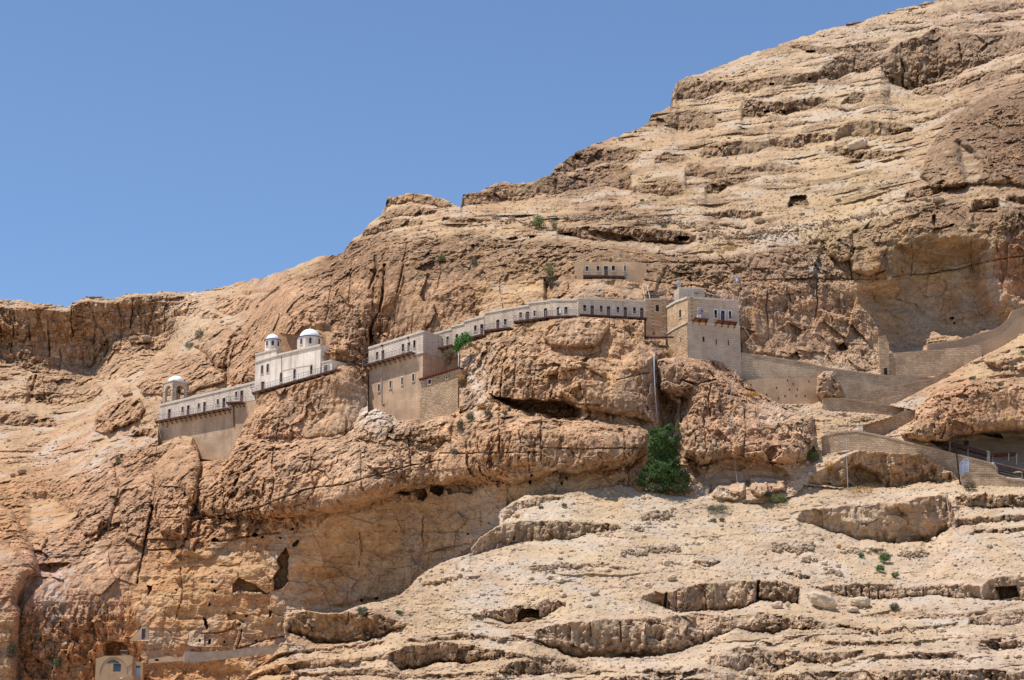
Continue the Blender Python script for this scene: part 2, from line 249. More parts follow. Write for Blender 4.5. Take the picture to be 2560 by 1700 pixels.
# masses standing proud (+) or hollowed out (-): polygon, metres, rounding width px, tag
BLOCKS = [
 ([(568,955),(560,904),(583,846),(619,809),(656,758),(700,715),(790,668),(870,640),(936,640),(934,730),(926,830),(922,900),(640,900),(640,955)],2.8,30,'r'),
 ([(640,1190),(700,1130),(760,1125),(800,1180),(770,1260),(680,1270)],1.8,24,'r'),([(860,1150),(900,1110),(990,1100),(1010,1180),(960,1230),(880,1230)],1.6,24,'r'),
 ([(1190,1080),(1260,1060),(1330,1080),(1330,1160),(1240,1180),(1190,1150)],1.6,20,'r'),([(1440,1080),(1540,1080),(1590,1110),(1560,1150),(1450,1160)],1.4,20,'r'),
 ([(200,1180),(280,1150),(300,1220),(270,1320),(210,1340),(190,1260)],3,20,'r'),([(460,1290),(560,1290),(600,1330),(520,1400),(440,1390)],1.6,18,'r'),
 ([(437,1475),(440,1472),(443,1474),(441,1478)],-2.5,3,'c'),
 ([(529,1455),(532,1451),(535,1454),(533,1459)],-2.5,3,'c'),
 ([(534,1478),(538,1473),(542,1477),(539,1483)],-2.5,3,'c'),
 ([(695,1345),(700,1342),(705,1344),(701,1348)],-2.5,3,'c'),
 ([(650,1343),(655,1340),(660,1342),(656,1346)],-2.5,3,'c'),
 ([(584,1338),(588,1335),(592,1337),(589,1341)],-2.5,3,'c'),
 ([(459,1347),(465,1344),(471,1346),(466,1350)],-2.5,3,'c'),
 ([(596,1562),(600,1559),(604,1561),(601,1565)],-2.5,3,'c'),
 ([(612,1540),(616,1536),(620,1539),(617,1544)],-2.5,3,'c'),
 ([(557,1604),(560,1600),(563,1603),(561,1608)],-2.5,3,'c'),
 ([(637,1602),(642,1598),(647,1601),(643,1606)],-2.5,3,'c'),
 ([(521,1512),(524,1507),(527,1511),(525,1517)],-2.5,3,'c'),
 ([(673,1452),(676,1449),(679,1451),(677,1455)],-2.5,3,'c'),
 ([(537,1430),(540,1427),(543,1429),(541,1433)],-2.5,3,'c'),
 ([(1321,1206),(1325,1198),(1329,1205),(1326,1214)],-2.5,3,'c'),
 ([(1325,1188),(1328,1184),(1331,1187),(1329,1192)],-2.5,3,'c'),
 ([(1401,1208),(1404,1202),(1407,1207),(1405,1214)],-2.5,3,'c'),
 ([(1412,1196),(1415,1192),(1418,1195),(1416,1200)],-2.5,3,'c'),
 ([(1167,1335),(1170,1332),(1173,1334),(1171,1338)],-2.5,3,'c'),
 ([(900,1500),(905,1496),(910,1499),(906,1504)],-2.5,3,'c'),
 ([(937,1496),(942,1492),(947,1495),(943,1500)],-2.5,3,'c'),
 ([(2372,795),(2380,791),(2388,794),(2381,799)],-2.5,3,'c'),
 ([(2381,808),(2385,805),(2389,807),(2386,811)],-2.5,3,'c'),
 ([(1646,842),(1650,838),(1654,841),(1651,846)],-2.5,3,'c'),
 ([(1210,566),(1215,563),(1220,565),(1216,569)],-2.5,3,'c'),
 ([(1555,596),(1560,593),(1565,595),(1561,599)],-2.5,3,'c'),
 ([(1616,590),(1620,587),(1624,589),(1621,593)],-2.5,3,'c'),
 ([(1586,330),(1590,327),(1594,329),(1591,333)],-2.5,3,'c'),
 ([(1794,300),(1800,297),(1806,299),(1801,303)],-2.5,3,'c'),
 ([(2386,195),(2390,192),(2394,194),(2391,198)],-2.5,3,'c'),
 ([(1740,200),(1745,197),(1750,199),(1746,203)],-2.5,3,'c'),
 ([(1355,827),(1384,805),(1428,796),(1501,795),(1519,813),(1515,831),(1486,871),(1421,869),(1377,867),(1362,846)],2.4,11,'r'),
 ([(1217,853),(1289,835),(1345,850),(1355,875),(1428,889),(1501,893),(1555,900),(1600,864),(1632,889),(1636,1055),(1574,1042),(1450,1026),(1413,1008),(1282,1011),(1220,995)],4.5,50,'r'),
 ([(1370,906),(1421,893),(1479,907),(1515,929),(1501,940),(1464,915),(1413,926),(1366,936)],1.4,7,'r'),
 ([(1218,982),(1282,1000),(1355,998),(1413,1002),(1455,1022),(1448,1046),(1399,1050),(1355,1036),(1282,1022)],-8.5,14,'c'),
 ([(600,1090),(700,1108),(860,1090),(900,1040),(940,1018),(1060,1040),(1150,1045),(1200,1022),(1290,1032),(1400,1051),(1500,1050),(1600,1064),(1625,1085),(1620,1130),(1580,1165),(1480,1180),(1390,1187),(1290,1210),(1170,1203),(1000,1233),(900,1273),(800,1290),(650,1300),(500,1290),(440,1200),(480,1130)],5.0,42,'r'),
 ([(1640,900),(1690,890),(1760,905),(1800,930),(1850,960),(1900,990),(1960,1020),(2030,1040),(2040,1100),(2010,1150),(1960,1160),(1880,1150),(1820,1145),(1750,1165),(1712,1140),(1704,1060),(1720,1000),(1650,980)],4.5,40,'r'),
 ([(1638,905),(1648,960),(1700,1010),(1704,1060),(1712,1150),(1700,1200),(1620,1200),(1600,1170),(1625,1110),(1632,1070),(1640,1050)],-4.5,22,'n'),
 ([(1720,1150),(1760,1170),(1820,1150),(1880,1155),(1960,1165),(1990,1190),(1950,1215),(1850,1228),(1760,1215),(1725,1190)],-2.5,20,'s'),
 ([(1770,1240),(1800,1208),(1870,1205),(1862,1245),(1840,1255)],2.0,10,'r'),
 ([(1872,1190),(1900,1188),(1960,1195),(1960,1225),(1900,1242),(1880,1225)],2.2,10,'r'),
 ([(390,1160),(425,1112),(440,1100),(470,1104),(482,1097),(497,1128),(503,1165),(500,1190),(490,1260),(460,1350),(400,1330),(378,1250)],6.0,25,'r'),
 ([(299,1192),(386,1185),(379,1257),(364,1330),(357,1367),(313,1349),(302,1301)],3.0,14,'r'),
 ([(-600,1230),(0,1257),(36,1287),(58,1334),(80,1356),(98,1407),(95,1432),(66,1447),(47,1494),(40,1800),(-600,1800)],6.0,25,'r'),
 ([(98,1410),(142,1404),(180,1412),(150,1420),(138,1435),(112,1437),(99,1428)],-3.0,7,'c'),
 ([(55,1235),(120,1220),(165,1245),(200,1280),(180,1310),(130,1330),(60,1330)],-3.5,25,'s'),
 ([(645,940),(700,930),(780,930),(850,910),(900,905),(915,1010),(870,1080),(780,1095),(640,1090),(610,1060)],2.5,40,'r'),
 # caves and slots
 ([(714,1364),(720,1385),(718,1440),(723,1451),(707,1474),(685,1476),(681,1443),(699,1421),(692,1404)],-4.5,6,'c'),
 ([(583,1462),(597,1445),(637,1461),(652,1474),(674,1480),(650,1484),(583,1483)],-3.5,6,'c'),
 ([(1294,1556),(1296,1534),(1307,1522),(1349,1521),(1352,1545),(1316,1542)],-5,5,'c'),
 ([(2487,1468),(2542,1465),(2549,1491),(2501,1498)],-5,4,'c'),
 ([(2119,1159),(2150,1152),(2199,1182),(2215,1214),(2138,1217),(2109,1190)],-4.5,14,'s'),
 ([(2060,1175),(2095,1172),(2110,1200),(2085,1214),(2060,1208)],-2.0,12,'s'),
 ([(985,1234),(1000,1225),(1025,1233),(1015,1241)],-2.5,6,'c'),
 ([(1035,1224),(1060,1222),(1067,1240),(1055,1252),(1040,1246)],-4.0,5,'c'),
 ([(1075,1222),(1092,1211),(1110,1215),(1108,1234),(1095,1240),(1072,1232)],-4.0,5,'c'),
 ([(1110,1222),(1160,1212),(1185,1218),(1182,1234),(1160,1232),(1120,1236)],-2.6,7,'c'),
 ([(1380,1178),(1394,1176),(1393,1190),(1380,1190)],-1.5,5,'c'),
 ([(528,1350),(536,1345),(548,1350),(545,1355),(530,1355)],-3,4,'c'),
 ([(626,1338),(636,1329),(645,1336),(640,1342)],-3,4,'c'),
 ([(730,1360),(742,1350),(750,1351),(742,1364),(731,1366)],-3,4,'c'),
 ([(724,1324),(732,1319),(737,1323),(730,1328)],-2,3,'c'),
 ([(610,1341),(620,1338),(624,1343)],-2,3,'c'),
 ([(368,1463),(380,1466),(380,1476),(366,1492),(372,1476)],-2,3,'c'),
 ([(508,1542),(514,1546),(521,1570),(517,1577),(511,1560)],-3,3,'c'),
 ([(674,1525),(680,1527),(676,1546),(672,1544)],-2,3,'c'),
 ([(567,1534),(585,1528),(600,1540),(616,1555),(610,1560),(590,1550),(570,1552)],-1.2,5,'c'),
 ([(498,1598),(502,1598),(502,1606),(498,1606)],-1.5,2,'c'),
 ([(521,1597),(526,1597),(526,1610),(521,1610)],-1.5,2,'c'),
 ([(262,1612),(281,1602),(305,1603),(316,1620),(322,1638),(262,1639)],-4.0,8,'c'),
 ([(324,1600),(340,1585),(352,1567),(366,1563),(373,1568),(373,1601)],-1.2,3,'c'),
 ([(458,1650),(468,1632),(482,1622),(500,1625),(500,1655)],-1.2,4,'c'),
 ([(2064,589),(2078,580),(2130,578),(2132,651),(2093,662),(2068,633)],3.5,16,'r'),
 ([(2134,604),(2165,598),(2210,619),(2214,670),(2170,691),(2130,680),(2124,655)],3.5,16,'r'),
 ([(2221,592),(2392,580),(2480,600),(2487,673),(2515,740),(2600,760),(2600,860),(2450,905),(2228,945),(2190,900),(2170,830),(2137,764),(2130,705),(2170,698),(2217,688)],-7,75,'s'),
 ([(2330,540),(2337,535),(2343,560),(2335,566),(2330,556)],-3,4,'c'),
 ([(1975,490),(2012,484),(2018,515),(1970,521)],-4.5,5,'c'),
 ([(2378,352),(2396,340),(2440,370),(2462,400),(2458,440),(2440,458),(2408,458),(2392,410)],-6,20,'s'),
 ([(2320,380),(2350,330),(2400,280),(2480,240),(2600,200),(2900,150),(2900,440),(2600,462),(2460,462),(2400,470),(2330,470),(2300,440)],5,30,'r'),
 ([(1262,597),(1290,589),(1297,596),(1280,602)],-3,4,'c'),
 ([(1322,588),(1340,589),(1335,595),(1324,595)],-3,3,'c'),
 ([(1406,583),(1436,580),(1430,588),(1412,589)],-3,3,'c'),
 ([(1470,576),(1500,574),(1560,585),(1592,600),(1570,606),(1500,600),(1478,590)],-3.0,8,'c'),
 ([(1688,592),(1706,588),(1726,594),(1720,602),(1698,603)],-4,5,'c'),
 ([(1745,598),(1758,595),(1757,604)],-2,3,'c'),
 ([(1483,621),(1500,620),(1496,625)],-2,3,'c'),
 ([(1176,614),(1184,609),(1189,617),(1182,624)],-2,3,'c'),
 ([(1907,276),(1920,274),(1923,281),(1908,282)],-4,3,'c'),
 ([(2019,194),(2028,193),(2028,200),(2020,200)],-4,3,'c'),
 ([(1924,208),(1936,208),(1934,214),(1925,214)],-3,3,'c'),
 ([(2014,126),(2040,125),(2038,131),(2016,133)],-3,3,'c'),
 ([(1950,276),(1990,268),(1998,281),(1960,287)],-2,5,'c'),
 ([(750,812),(790,803),(835,806),(840,830),(820,880),(770,880),(745,850)],-3,14,'s'),
 ([(240,1028),(262,1010),(313,995),(346,991),(364,1024),(350,1050),(310,1064),(270,1079),(244,1079)],4,14,'r'),
 ([(243,1055),(256,1050),(268,1062),(265,1078),(246,1078)],-3.5,8,'c'),
 ([(342,962),(364,919),(393,893),(474,879),(510,893),(568,933),(561,955),(474,985),(400,990),(350,980)],5,28,'r'),
 ([(408,899),(425,894),(438,901),(428,906)],-2,4,'c'),
 ([(485,864),(528,809),(568,813),(597,835),(568,918),(539,915),(510,882)],5,18,'r'),
 ([(510,884),(530,905),(560,930),(560,938),(535,925),(515,905)],-4,8,'n'),
 ([(292,965),(325,957),(330,985),(295,988)],2,6,'r'),
 ([(322,846),(345,840),(385,850),(380,856),(325,852)],2,5,'r'),
 ([(2292,1017),(2347,966),(2444,950),(2560,943),(2900,940),(2900,1060),(2508,1082),(2428,1087),(2360,1103),(2302,1108),(2251,1085),(2283,1050)],6.5,40,'r'),
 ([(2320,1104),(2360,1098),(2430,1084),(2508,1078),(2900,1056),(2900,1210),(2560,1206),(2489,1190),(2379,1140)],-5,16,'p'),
 ([(2445,1086),(2480,1076),(2500,1083),(2504,1096),(2480,1090)],-4,5,'c'),
 ([(2460,900),(2500,885),(2600,880),(2900,870),(2900,925),(2560,930),(2500,925)],3,20,'r'),
 ([(2515,905),(2545,893),(2600,895),(2600,920),(2530,922)],-2,10,'s'),
 ([(2041,935),(2060,927),(2085,930),(2100,958),(2108,985),(2105,998),(2060,1003),(2042,980)],4.5,14,'r'),
 ([(2090,862),(2110,858),(2122,872),(2100,880)],-4,6,'c'),
 ([(1120,880),(1140,862),(1166,850),(1200,870),(1215,995),(1150,1040),(1140,1000),(1150,930)],-1.5,14,'r'),
 ([(1010,1066),(1035,1040),(1110,1020),(1140,1035),(1120,1100),(1010,1100)],2,14,'r'),
 ([(880,1062),(905,1020),(960,1015),(985,1060),(960,1110),(890,1100)],3,16,'r'),
 ([(870,600),(1000,592),(1010,700),(960,830),(860,880),(830,700)],1.5,30,'r'),
 ([(1180,700),(1190,655),(1370,690),(1360,800),(1200,830)],1.2,20,'r'),
 ([(1360,690),(1378,700),(1372,760),(1358,745)],-2.5,6,'n'),
 ([(1605,700),(1612,672),(1650,650),(1668,668),(1650,700),(1640,742),(1612,740)],1.6,10,'r'),
 ([(1592,850),(1620,860),(1640,880),(1655,878),(1660,886),(1600,920),(1590,880)],1.5,10,'r'),
 ([(1566,815),(1590,812),(1604,830),(1600,850),(1575,852)],-1.0,8,'n'),
]
CRACKS = [
([(568,951),(562,904),(583,846),(619,809),(656,758),(695,722)],7,3.0),([(30,790),(34,835),(27,880)],2.6,1.2),([(75,775),(70,812),(77,850)],2.2,1.0),([(120,790),(123,845),(125,900)],2.4,1.2),([(180,765),(177,802),(184,840)],2.2,0.9),([(232,770),(238,815),(234,860)],2.4,1.2),([(335,745),(330,782),(326,820)],2.4,1.1),([(380,742),(384,771),(378,800)],2.2,1.0),([(150,860),(153,897),(146,935)],2.0,0.7),([(205,880),(207,910),(211,940)],2.0,0.7),([(330,860),(324,892),(328,925)],2.0,0.7),([(110,945),(112,965),(110,985)],2.0,0.8),([(190,940),(192,962),(187,985)],2.0,0.8),([(700,700),(691,745),(684,790)],2.5,1.0),([(830,690),(824,745),(816,800)],2.5,1.0),([(880,650),(876,705),(870,760)],2.4,1.0),([(1100,640),(1104,680),(1094,720)],2.4,0.8),([(1250,700),(1253,735),(1257,770)],2.2,0.8),([(1320,1130),(1320,1155),(1324,1180)],2.4,0.8),([(1560,1080),(1563,1115),(1558,1150)],2.4,0.8),([(1020,1090),(1024,1135),(1029,1180)],2.6,0.9),([(900,1110),(905,1165),(902,1220)],2.6,0.9),([(780,1120),(776,1170),(786,1220)],2.6,0.9),([(680,1160),(685,1210),(677,1260)],2.6,0.9),([(560,1180),(557,1235),(565,1290)],2.6,0.9),([(1780,960),(1771,1000),(1776,1040)],2.6,1.0),([(1860,1020),(1865,1070),(1858,1120)],2.6,1.0),([(1760,1050),(1764,1090),(1766,1130)],2.4,0.9),([(2280,610),(2283,650),(2277,690)],2.0,0.7),([(2430,600),(2426,640),(2433,680)],2.0,0.7),([(2040,720),(2046,760),(2037,800)],2.2,0.8),([(1920,720),(1915,765),(1922,810)],2.2,0.8),([(900,1330),(904,1375),(897,1420)],2.0,0.6),([(1060,1290),(1055,1335),(1063,1380)],2.0,0.6),([(450,1420),(456,1480),(442,1540)],2.2,0.7),
 ([(393,1185),(386,1257),(375,1287),(364,1334),(357,1385),(342,1458)],3,1.5),
 ([(938,639),(940,675),(924,722)],4,2.0),([(962,664),(957,730),(949,777),(924,821),(927,857)],5,2.5),([(1019,609),(1004,682),(993,730)],3,1.6),
 ([(1853,702),(1919,699),(2035,697),(2174,699),(2246,690),(2337,682),(2410,671),(2465,653),(2560,640)],1.7,.8),
 ([(1599,657),(1640,655),(1700,657),(1800,657),(1850,654)],2.6,1.2),([(1600,697),(1660,706),(1700,716),(1770,716)],2.2,.8),
 ([(2335,574),(2352,573),(2382,562)],3.5,2.0),([(2425,529),(2490,531)],3.5,1.6),([(2130,700),(2124,655),(2136,620)],3,1.5),
 ([(500,1300),(640,1270),(760,1225),(860,1210),(1000,1170),(1100,1150)],2.5,.9),
 ([(396,1293),(450,1292)],2.5,1.0),([(302,1220),(340,1195)],3,1.2),
 ([(1100,1133),(1330,1132),(1340,1130)],2.2,.9),([(1350,1120),(1400,1122),(1600,1120)],2.2,.9),
 ([(1377,868),(1420,873),(1485,872)],1.4,.35),([(1390,990),(1440,1010),(1500,1012)],3,.8),
 ([(370,1375),(450,1372),(460,1365)],3,1.2),([(545,1354),(625,1340),(700,1332)],3,1.0),
 ([(700,760),(720,720),(790,690),(860,670)],3,.9),([(265,850),(270,870),(262,890)],3.5,1.5),([(295,760),(302,800),(303,870)],3,.9),
 ([(597,818),(605,835)],5,2.5),([(90,940),(80,975)],5,2.0),([(95,982),(160,985),(240,990)],2.2,.7),
 ([(600,1620),(660,1600),(716,1592)],2.5,.8),([(585,1640),(600,1600),(605,1575)],2.5,.8),([(505,1585),(560,1580),(600,1560)],2.5,.7),
 ([(1390,940),(1376,990)],3,.8),([(1260,900),(1250,990)],3,1.2),([(1290,880),(1285,990)],3,1.0),([(1355,1050),(1352,1150)],3,1.2),([(1250,1040),(1248,1130)],3,1.2),
 ([(1540,950),(1620,930)],2.5,.6),([(1790,950),(1740,960),(1700,950)],3,1.2),([(2241,1040),(2243,1020)],3,1),
 ([(1950,1300),(1975,1308)],2,.5),([(2115,1468),(2116,1493)],2.5,.8),([(2151,1465),(2152,1498)],2.5,.8),([(2172,1466),(2173,1499)],2,.6),([(2198,1466),(2196,1499)],2.5,.8),([(2263,1470),(2270,1495)],2.5,.7),
 ([(1764,1478),(1766,1526)],3,1.0),([(1897,1455),(1893,1500)],5,1.8),([(1666,1484),(1662,1520)],5,2.0),([(1550,1556),(1552,1600)],3,1.0),([(1475,1556),(1478,1590)],2.5,.8),([(1759,1570),(1758,1600)],2.5,.8),([(1390,490),(1388,452)],5,2.0),([(1438,424),(1436,390)],4,1.5),([(2255,150),(2258,215)],4,1.6),([(2297,165),(2295,210)],4,1.4),([(2137,140),(2134,180)],4,1.2),([(2342,120),(2345,160)],4,1.4),([(2400,110),(2405,150)],3,1.2),
 ([(1050,1390),(1130,1365),(1180,1360)],3,.7),
]
# built footprints that the rock keeps clear of: polygon, facade depth
KEEP = []
# ---------------------------------------------------------------- facades: vertical planes set out in plan
class Facade:
    """vertical plane through two sight points; local axes s (along), z (up), d (outwards)"""
    def __init__(s, uA, tA, uB, tB, v=850.0):
        rA, rB = ray(uA, v)[0], ray(uB, v)[0]
        s.A = Vector((rA * tA, tA)); B = Vector((rB * tB, tB))
        s.L = (B - s.A).length; s.dir = (B - s.A) / s.L
        s.n = Vector((s.dir.y, -s.dir.x))
        if s.n.y > 0: s.n = -s.n
    def t(s, u, v):
        rx = (u - 1280.0) / F_PX / (CP - (850.0 - v) / F_PX * SP)
        # (t*rx, t) on the line: cross(dir, p - A) = 0
        return (s.dir.x * s.A.y - s.dir.y * s.A.x) / (s.dir.x - s.dir.y * rx)
    def sz(s, u, v):
        t = s.t(u, v); rx, rz = ray(u, v)
        return (Vector((t * rx, t)) - s.A).dot(s.dir), CAMZ + t * rz
    def w(s, a, z, d=0.0):
        p = s.A + s.dir * a + s.n * d
        return Vector((p.x, p.y, z))
def keep(poly, fac, off=1.2, mode='b'):
    KEEP.append((poly, (lambda U, V, f=fac, o=off: f.t(U, V) + o), mode))
F_LG = Facade(396, 375, 640, 363)
F_CH = Facade(639, 362, 803, 352.5)
F_MB = Facade(917, 354, 1058, 346)
F_MBR = Facade(1058, 346, 1084, 353)
F_REC = Facade(1080, 352, 1155, 350)
F_RA = Facade(1050, 344.5, 1150, 341)
F_G1 = Facade(1081, 351, 1211, 345.5)
F_G2 = Facade(1211, 345.3, 1286, 342.5)
F_G3 = Facade(1286, 342.3, 1376, 339.5)
F_G4 = Facade(1376, 339.3, 1445, 337.3)
F_G5 = Facade(1445, 337, 1615, 339.2)
F_T1 = Facade(1613, 339, 1667, 340.6)
F_T2 = Facade(1667, 340.6, 1719, 334)
F_T3 = Facade(1719, 334, 1848, 336.6)
F_UC = Facade(1436, 347, 1620, 347)
keep([(400,1012),(640,950),(640,1008),(612,1052),(600,1082),(585,1112),(568,1148),(500,1153),(496,1122),(482,1092),(462,1088),(440,1092),(396,1114),(396,1050)], F_LG, .9)
keep([(404,952),(435,944),(475,955),(475,1000),(404,1015)], F_LG, 7.0)
keep([(639,884),(700,870),(803,858),(806,905),(830,895),(850,922),(855,928),(640,988)], F_CH, .9)
keep([(650,868),(662,838),(690,832),(735,838),(755,818),(790,814),(812,838),(814,872),(640,890)], F_CH, 9.0)
keep([(919,868),(1058,824),(1060,1046),(1000,1052),(985,1040),(940,1020),(921,1030)], F_MB, .9)
keep([(1056,824),(1084,834),(1084,880),(1150,862),(1150,925),(1056,950)], F_REC, 1.0)
keep([(1048,948),(1146,917),(1146,1020),(1130,1035),(1090,1042),(1050,1060),(1010,1052),(1005,1030)], F_RA, .9)
keep([(1081,832),(1209,787),(1216,843),(1084,882)], F_G1, .9)
keep([(1211,780),(1286,766),(1284,824),(1216,832)], F_G2, .9)
keep([(1286,760),(1376,748),(1372,800),(1288,810)], F_G3, .9)
keep([(1376,746),(1445,744),(1446,793),(1372,796)], F_G4, .9)
keep([(1444,742),(1614,750),(1616,800),(1446,790)], F_G5, .9)
keep([(1613,742),(1668,740),(1668,848),(1613,848)], F_T1, 1.0)
keep([(1667,764),(1690,750),(1719,740),(1719,893),(1690,886),(1667,862)], F_T2, 1.0)
keep([(1719,738),(1850,746),(1850,940),(1809,905),(1784,900),(1749,898),(1719,893)], F_T3, 1.0)
keep([(1693,712),(1764,712),(1764,745),(1693,748)], F_T3, 6.0)
keep([(1438,654),(1616,656),(1612,690),(1600,712),(1570,698),(1440,698)], F_UC, .5, 'w')
# boundary and path walls: top line, foot line, depth at the two ends
WALLS = [
 ('upper', [(1849,884),(1900,891),(2000,906),(2070,922),(2200,940),(2335,946)], [(1849,948),(1890,954),(2045,951),(2120,1000),(2200,978),(2262,966),(2335,948)], 337.0, 341.5, 'masonry_pale'),
 ('plaster', [(1858,951),(1900,947),(2040,944),(2050,946)], [(1858,955),(1900,985),(1950,1013),(2035,1012),(2050,1005)], 335.6, 336.2, 'masonry_plaster'),
 ('ramp', [(2112,998),(2200,974),(2262,962),(2330,948),(2372,925)], [(2112,1004),(2200,1020),(2240,1010),(2290,985),(2374,934)], 334.5, 337.5, 'masonry'),
 ('hairpin', [(2057,1000),(2075,997),(2112,998),(2154,1004),(2260,1022),(2288,1028)], [(2057,1024),(2080,1029),(2112,1031),(2180,1036),(2240,1042),(2288,1036)], 331.0, 333.5, 'masonry'),
 ('lower ramp', [(2158,1066),(2231,1043),(2262,1030),(2288,1030)], [(2158,1079),(2180,1086),(2212,1091),(2288,1050)], 328.5, 331.0, 'masonry'),
 ('long', [(2054,1094),(2090,1083),(2141,1079),(2209,1092),(2283,1111),(2379,1135),(2476,1159),(2494,1172)], [(2054,1142),(2090,1132),(2120,1126),(2186,1128),(2228,1134),(2302,1134),(2379,1180),(2400,1206),(2494,1204)], 324.5, 321.5, 'masonry'),
 ('foot', [(2402,1193),(2412,1185),(2450,1184),(2490,1184),(2494,1188),(2506,1192),(2520,1199),(2560,1203),(2680,1210)], [(2402,1214),(2450,1216),(2560,1220),(2600,1220),(2680,1222)], 318.0, 317.0, 'masonry'),
 ('courtyard', [(2214,884),(2260,880),(2320,875),(2400,868),(2448,861),(2453,862)], [(2214,938),(2300,947),(2380,936),(2420,910),(2453,893),(2454,892)], 341.5, 342.0, 'masonry'),
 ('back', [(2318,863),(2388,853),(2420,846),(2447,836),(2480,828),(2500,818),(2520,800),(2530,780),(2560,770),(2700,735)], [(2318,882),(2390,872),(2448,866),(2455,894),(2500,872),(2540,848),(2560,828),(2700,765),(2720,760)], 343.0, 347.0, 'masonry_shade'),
]
def _mk(wl):
    _, top, bot, t0, t1, _m = wl
    u0, u1 = top[0][0], top[-1][0]
    KEEP.append(([(p[0], p[1] - 1.5) for p in top] + [(p[0], p[1] - 1) for p in bot[::-1]], (lambda U, V: t0 + (t1 - t0) * np.clip((U - u0) / (u1 - u0), 0, 1) + 1.0), 'w'))
for _w in WALLS: _mk(_w)
KEEP.append(([(2197,840),(2206,836),(2223,852),(2223,938),(2204,937)], (lambda U, V: U * 0 + 342.5), 'w'))
# rocks standing in front of walls: outline, nearest depth, bulge
FRONT = [([(2043,940),(2060,927),(2085,930),(2100,958),(2109,985),(2110,1000),(2085,1001),(2060,1004),(2042,985)], 333.6, 2.6, 16)]
def inpoly(U, V, poly):
    ins = np.zeros(U.shape, bool)
    n = len(poly)
    for i in range(n):
        (x0, y0), (x1, y1) = poly[i], poly[(i + 1) % n]
        if y0 == y1: continue
        c = ((V >= y0) != (V >= y1)) & (U < (x1 - x0) * (V - y0) / (y1 - y0) + x0)
        ins ^= c
    return ins
def dline(U, V, pts):
    d = np.full(U.shape, 1e9, np.float32)
    for (x0, y0), (x1, y1) in zip(pts[:-1], pts[1:]):
        ax, ay = x1 - x0, y1 - y0
        k = np.clip(((U - x0) * ax + (V - y0) * ay) / (ax * ax + ay * ay + 1e-9), 0, 1)
        d = np.minimum(d, (U - x0 - k * ax) ** 2 + (V - y0 - k * ay) ** 2)
    return np.sqrt(d)
def sdist(U, V, poly):
    d = dline(U, V, list(poly) + [poly[0]])
    return np.where(inpoly(U, V, poly), d, -d)
def sstep(x):
    x = np.clip(x, 0, 1); return x * x * (3 - 2 * x)

STEP = 2.35
ucore = np.arange(-40, 2601, STEP)
uleft = -40 - np.cumsum(np.linspace(4, 34, 80))
uright = 2600 + np.cumsum(np.linspace(4, 34, 80))
ucols = np.concatenate([uleft[::-1], ucore, uright])
NU = len(ucols)
NV = 770
VBOT = 1790.0
sk = np.array(SKY, float)
vsky = np.interp(ucols, sk[:, 0], sk[:, 1])
jag = perlin(ucols / 17.0, ucols * 0 + .3, ucols * 0, 3) * 3.5 + perlin(ucols / 6.0, ucols * 0 + .3, ucols * 0, 4) * 1.6 + np.sign(perlin(ucols / 30.0, ucols * 0, ucols * 0, 5)) * 1.2
vsky = vsky + jag * np.where((ucols > 1740), .7, 1.0)
S = np.linspace(0, 1, NV)[:, None]
_k = np.exp(-.5 * (np.arange(-60, 61) / 26.0) ** 2); _k /= _k.sum()
vsm = np.convolve(np.pad(vsky, 60, mode='edge'), _k, mode='valid')
V = VBOT + (vsm[None, :] - VBOT) * S + (vsky - vsm)[None, :] * S ** 40      # rows run smoothly; only the topmost follow the ragged skyline
U = np.broadcast_to(ucols[None, :], V.shape).astype(np.float64)
# hand-drawn lines are roughened a little so no edge is ruler-straight
z0 = U * 0
wU = U + 5 * perlin(U / 40, V / 40, z0, 11) + 2.6 * perlin(U / 13, V / 13, z0, 12)
wV = V + 5 * perlin(U / 40, V / 40, z0, 13) + 2.6 * perlin(U / 13, V / 13, z0, 14)
LA = tps_grid(A_PTS, U, V)
LC = tps_grid(C_PTS, U, V)
inC = inpoly(wU * .6 + U * .4, wV * .6 + V * .4, C_POLY)
T = np.exp(np.where(inC, LC, LA))
R = np.zeros(V.shape); SM = np.zeros(V.shape); CV = np.zeros(V.shape)
R_POLY = [(560,960),(590,840),(690,740),(800,650),(870,600),(940,600),(1100,590),(1400,600),(1750,640),(1870,630),(2050,600),(2140,560),(2330,510),(2560,520),(2900,520),(2900,780),(2500,830),(2330,900),(2200,930),(2050,910),(1860,880),(1900,980),(2050,1050),(2040,1150),(1960,1230),(1700,1240),(1480,1220),(1240,1265),(1180,1370),(1000,1490),(720,1530),(640,1700),(620,2400),(-1700,2400),(-1700,1250),(0,1200),(150,1200),(300,1130),(400,1100),(560,1100)]
R = np.where(inC, 0, sstep(sdist(wU, wV, R_POLY) / 18 + .5))
S_POLYS = [[(830,1300),(1000,1247),(1170,1215),(1400,1195),(1480,1200),(1250,1270),(1180,1380),(1000,1500),(840,1540),(780,1420),(800,1340)],
 [(330,1430),(420,1400),(560,1340),(800,1310),(860,1400),(860,1540),(720,1540),(640,1720),(620,1800),(380,1800),(330,1550)],
 [(2221,580),(2392,570),(2520,589),(2483,615),(2465,619),(2487,673),(2515,740),(2600,760),(2600,860),(2450,905),(2228,945),(2190,900),(2170,830),(2137,764),(2130,705),(2170,695),(2217,684)],
 
 [(1180,700),(1370,700),(1360,750),(1200,790)], [(1250,1262),(1390,1192),(1560,1180),(1640,1130),(1620,1180),(1480,1225)],
 [(0,1360),(90,1410),(50,1500),(60,1760),(-300,1760),(-300,1360)],[(1430,690),(1620,700),(1600,745),(1430,745)],
 [(2040,1290),(2360,1270),(2370,1300),(2330,1350),(2246,1350),(2064,1320)]]
for p in S_POLYS:
    SM = np.maximum(SM, sstep(sdist(wU, wV, p) / 26 + .3))
D = np.zeros(V.shape)                                     # metres away from the viewer
PXM = 15.0
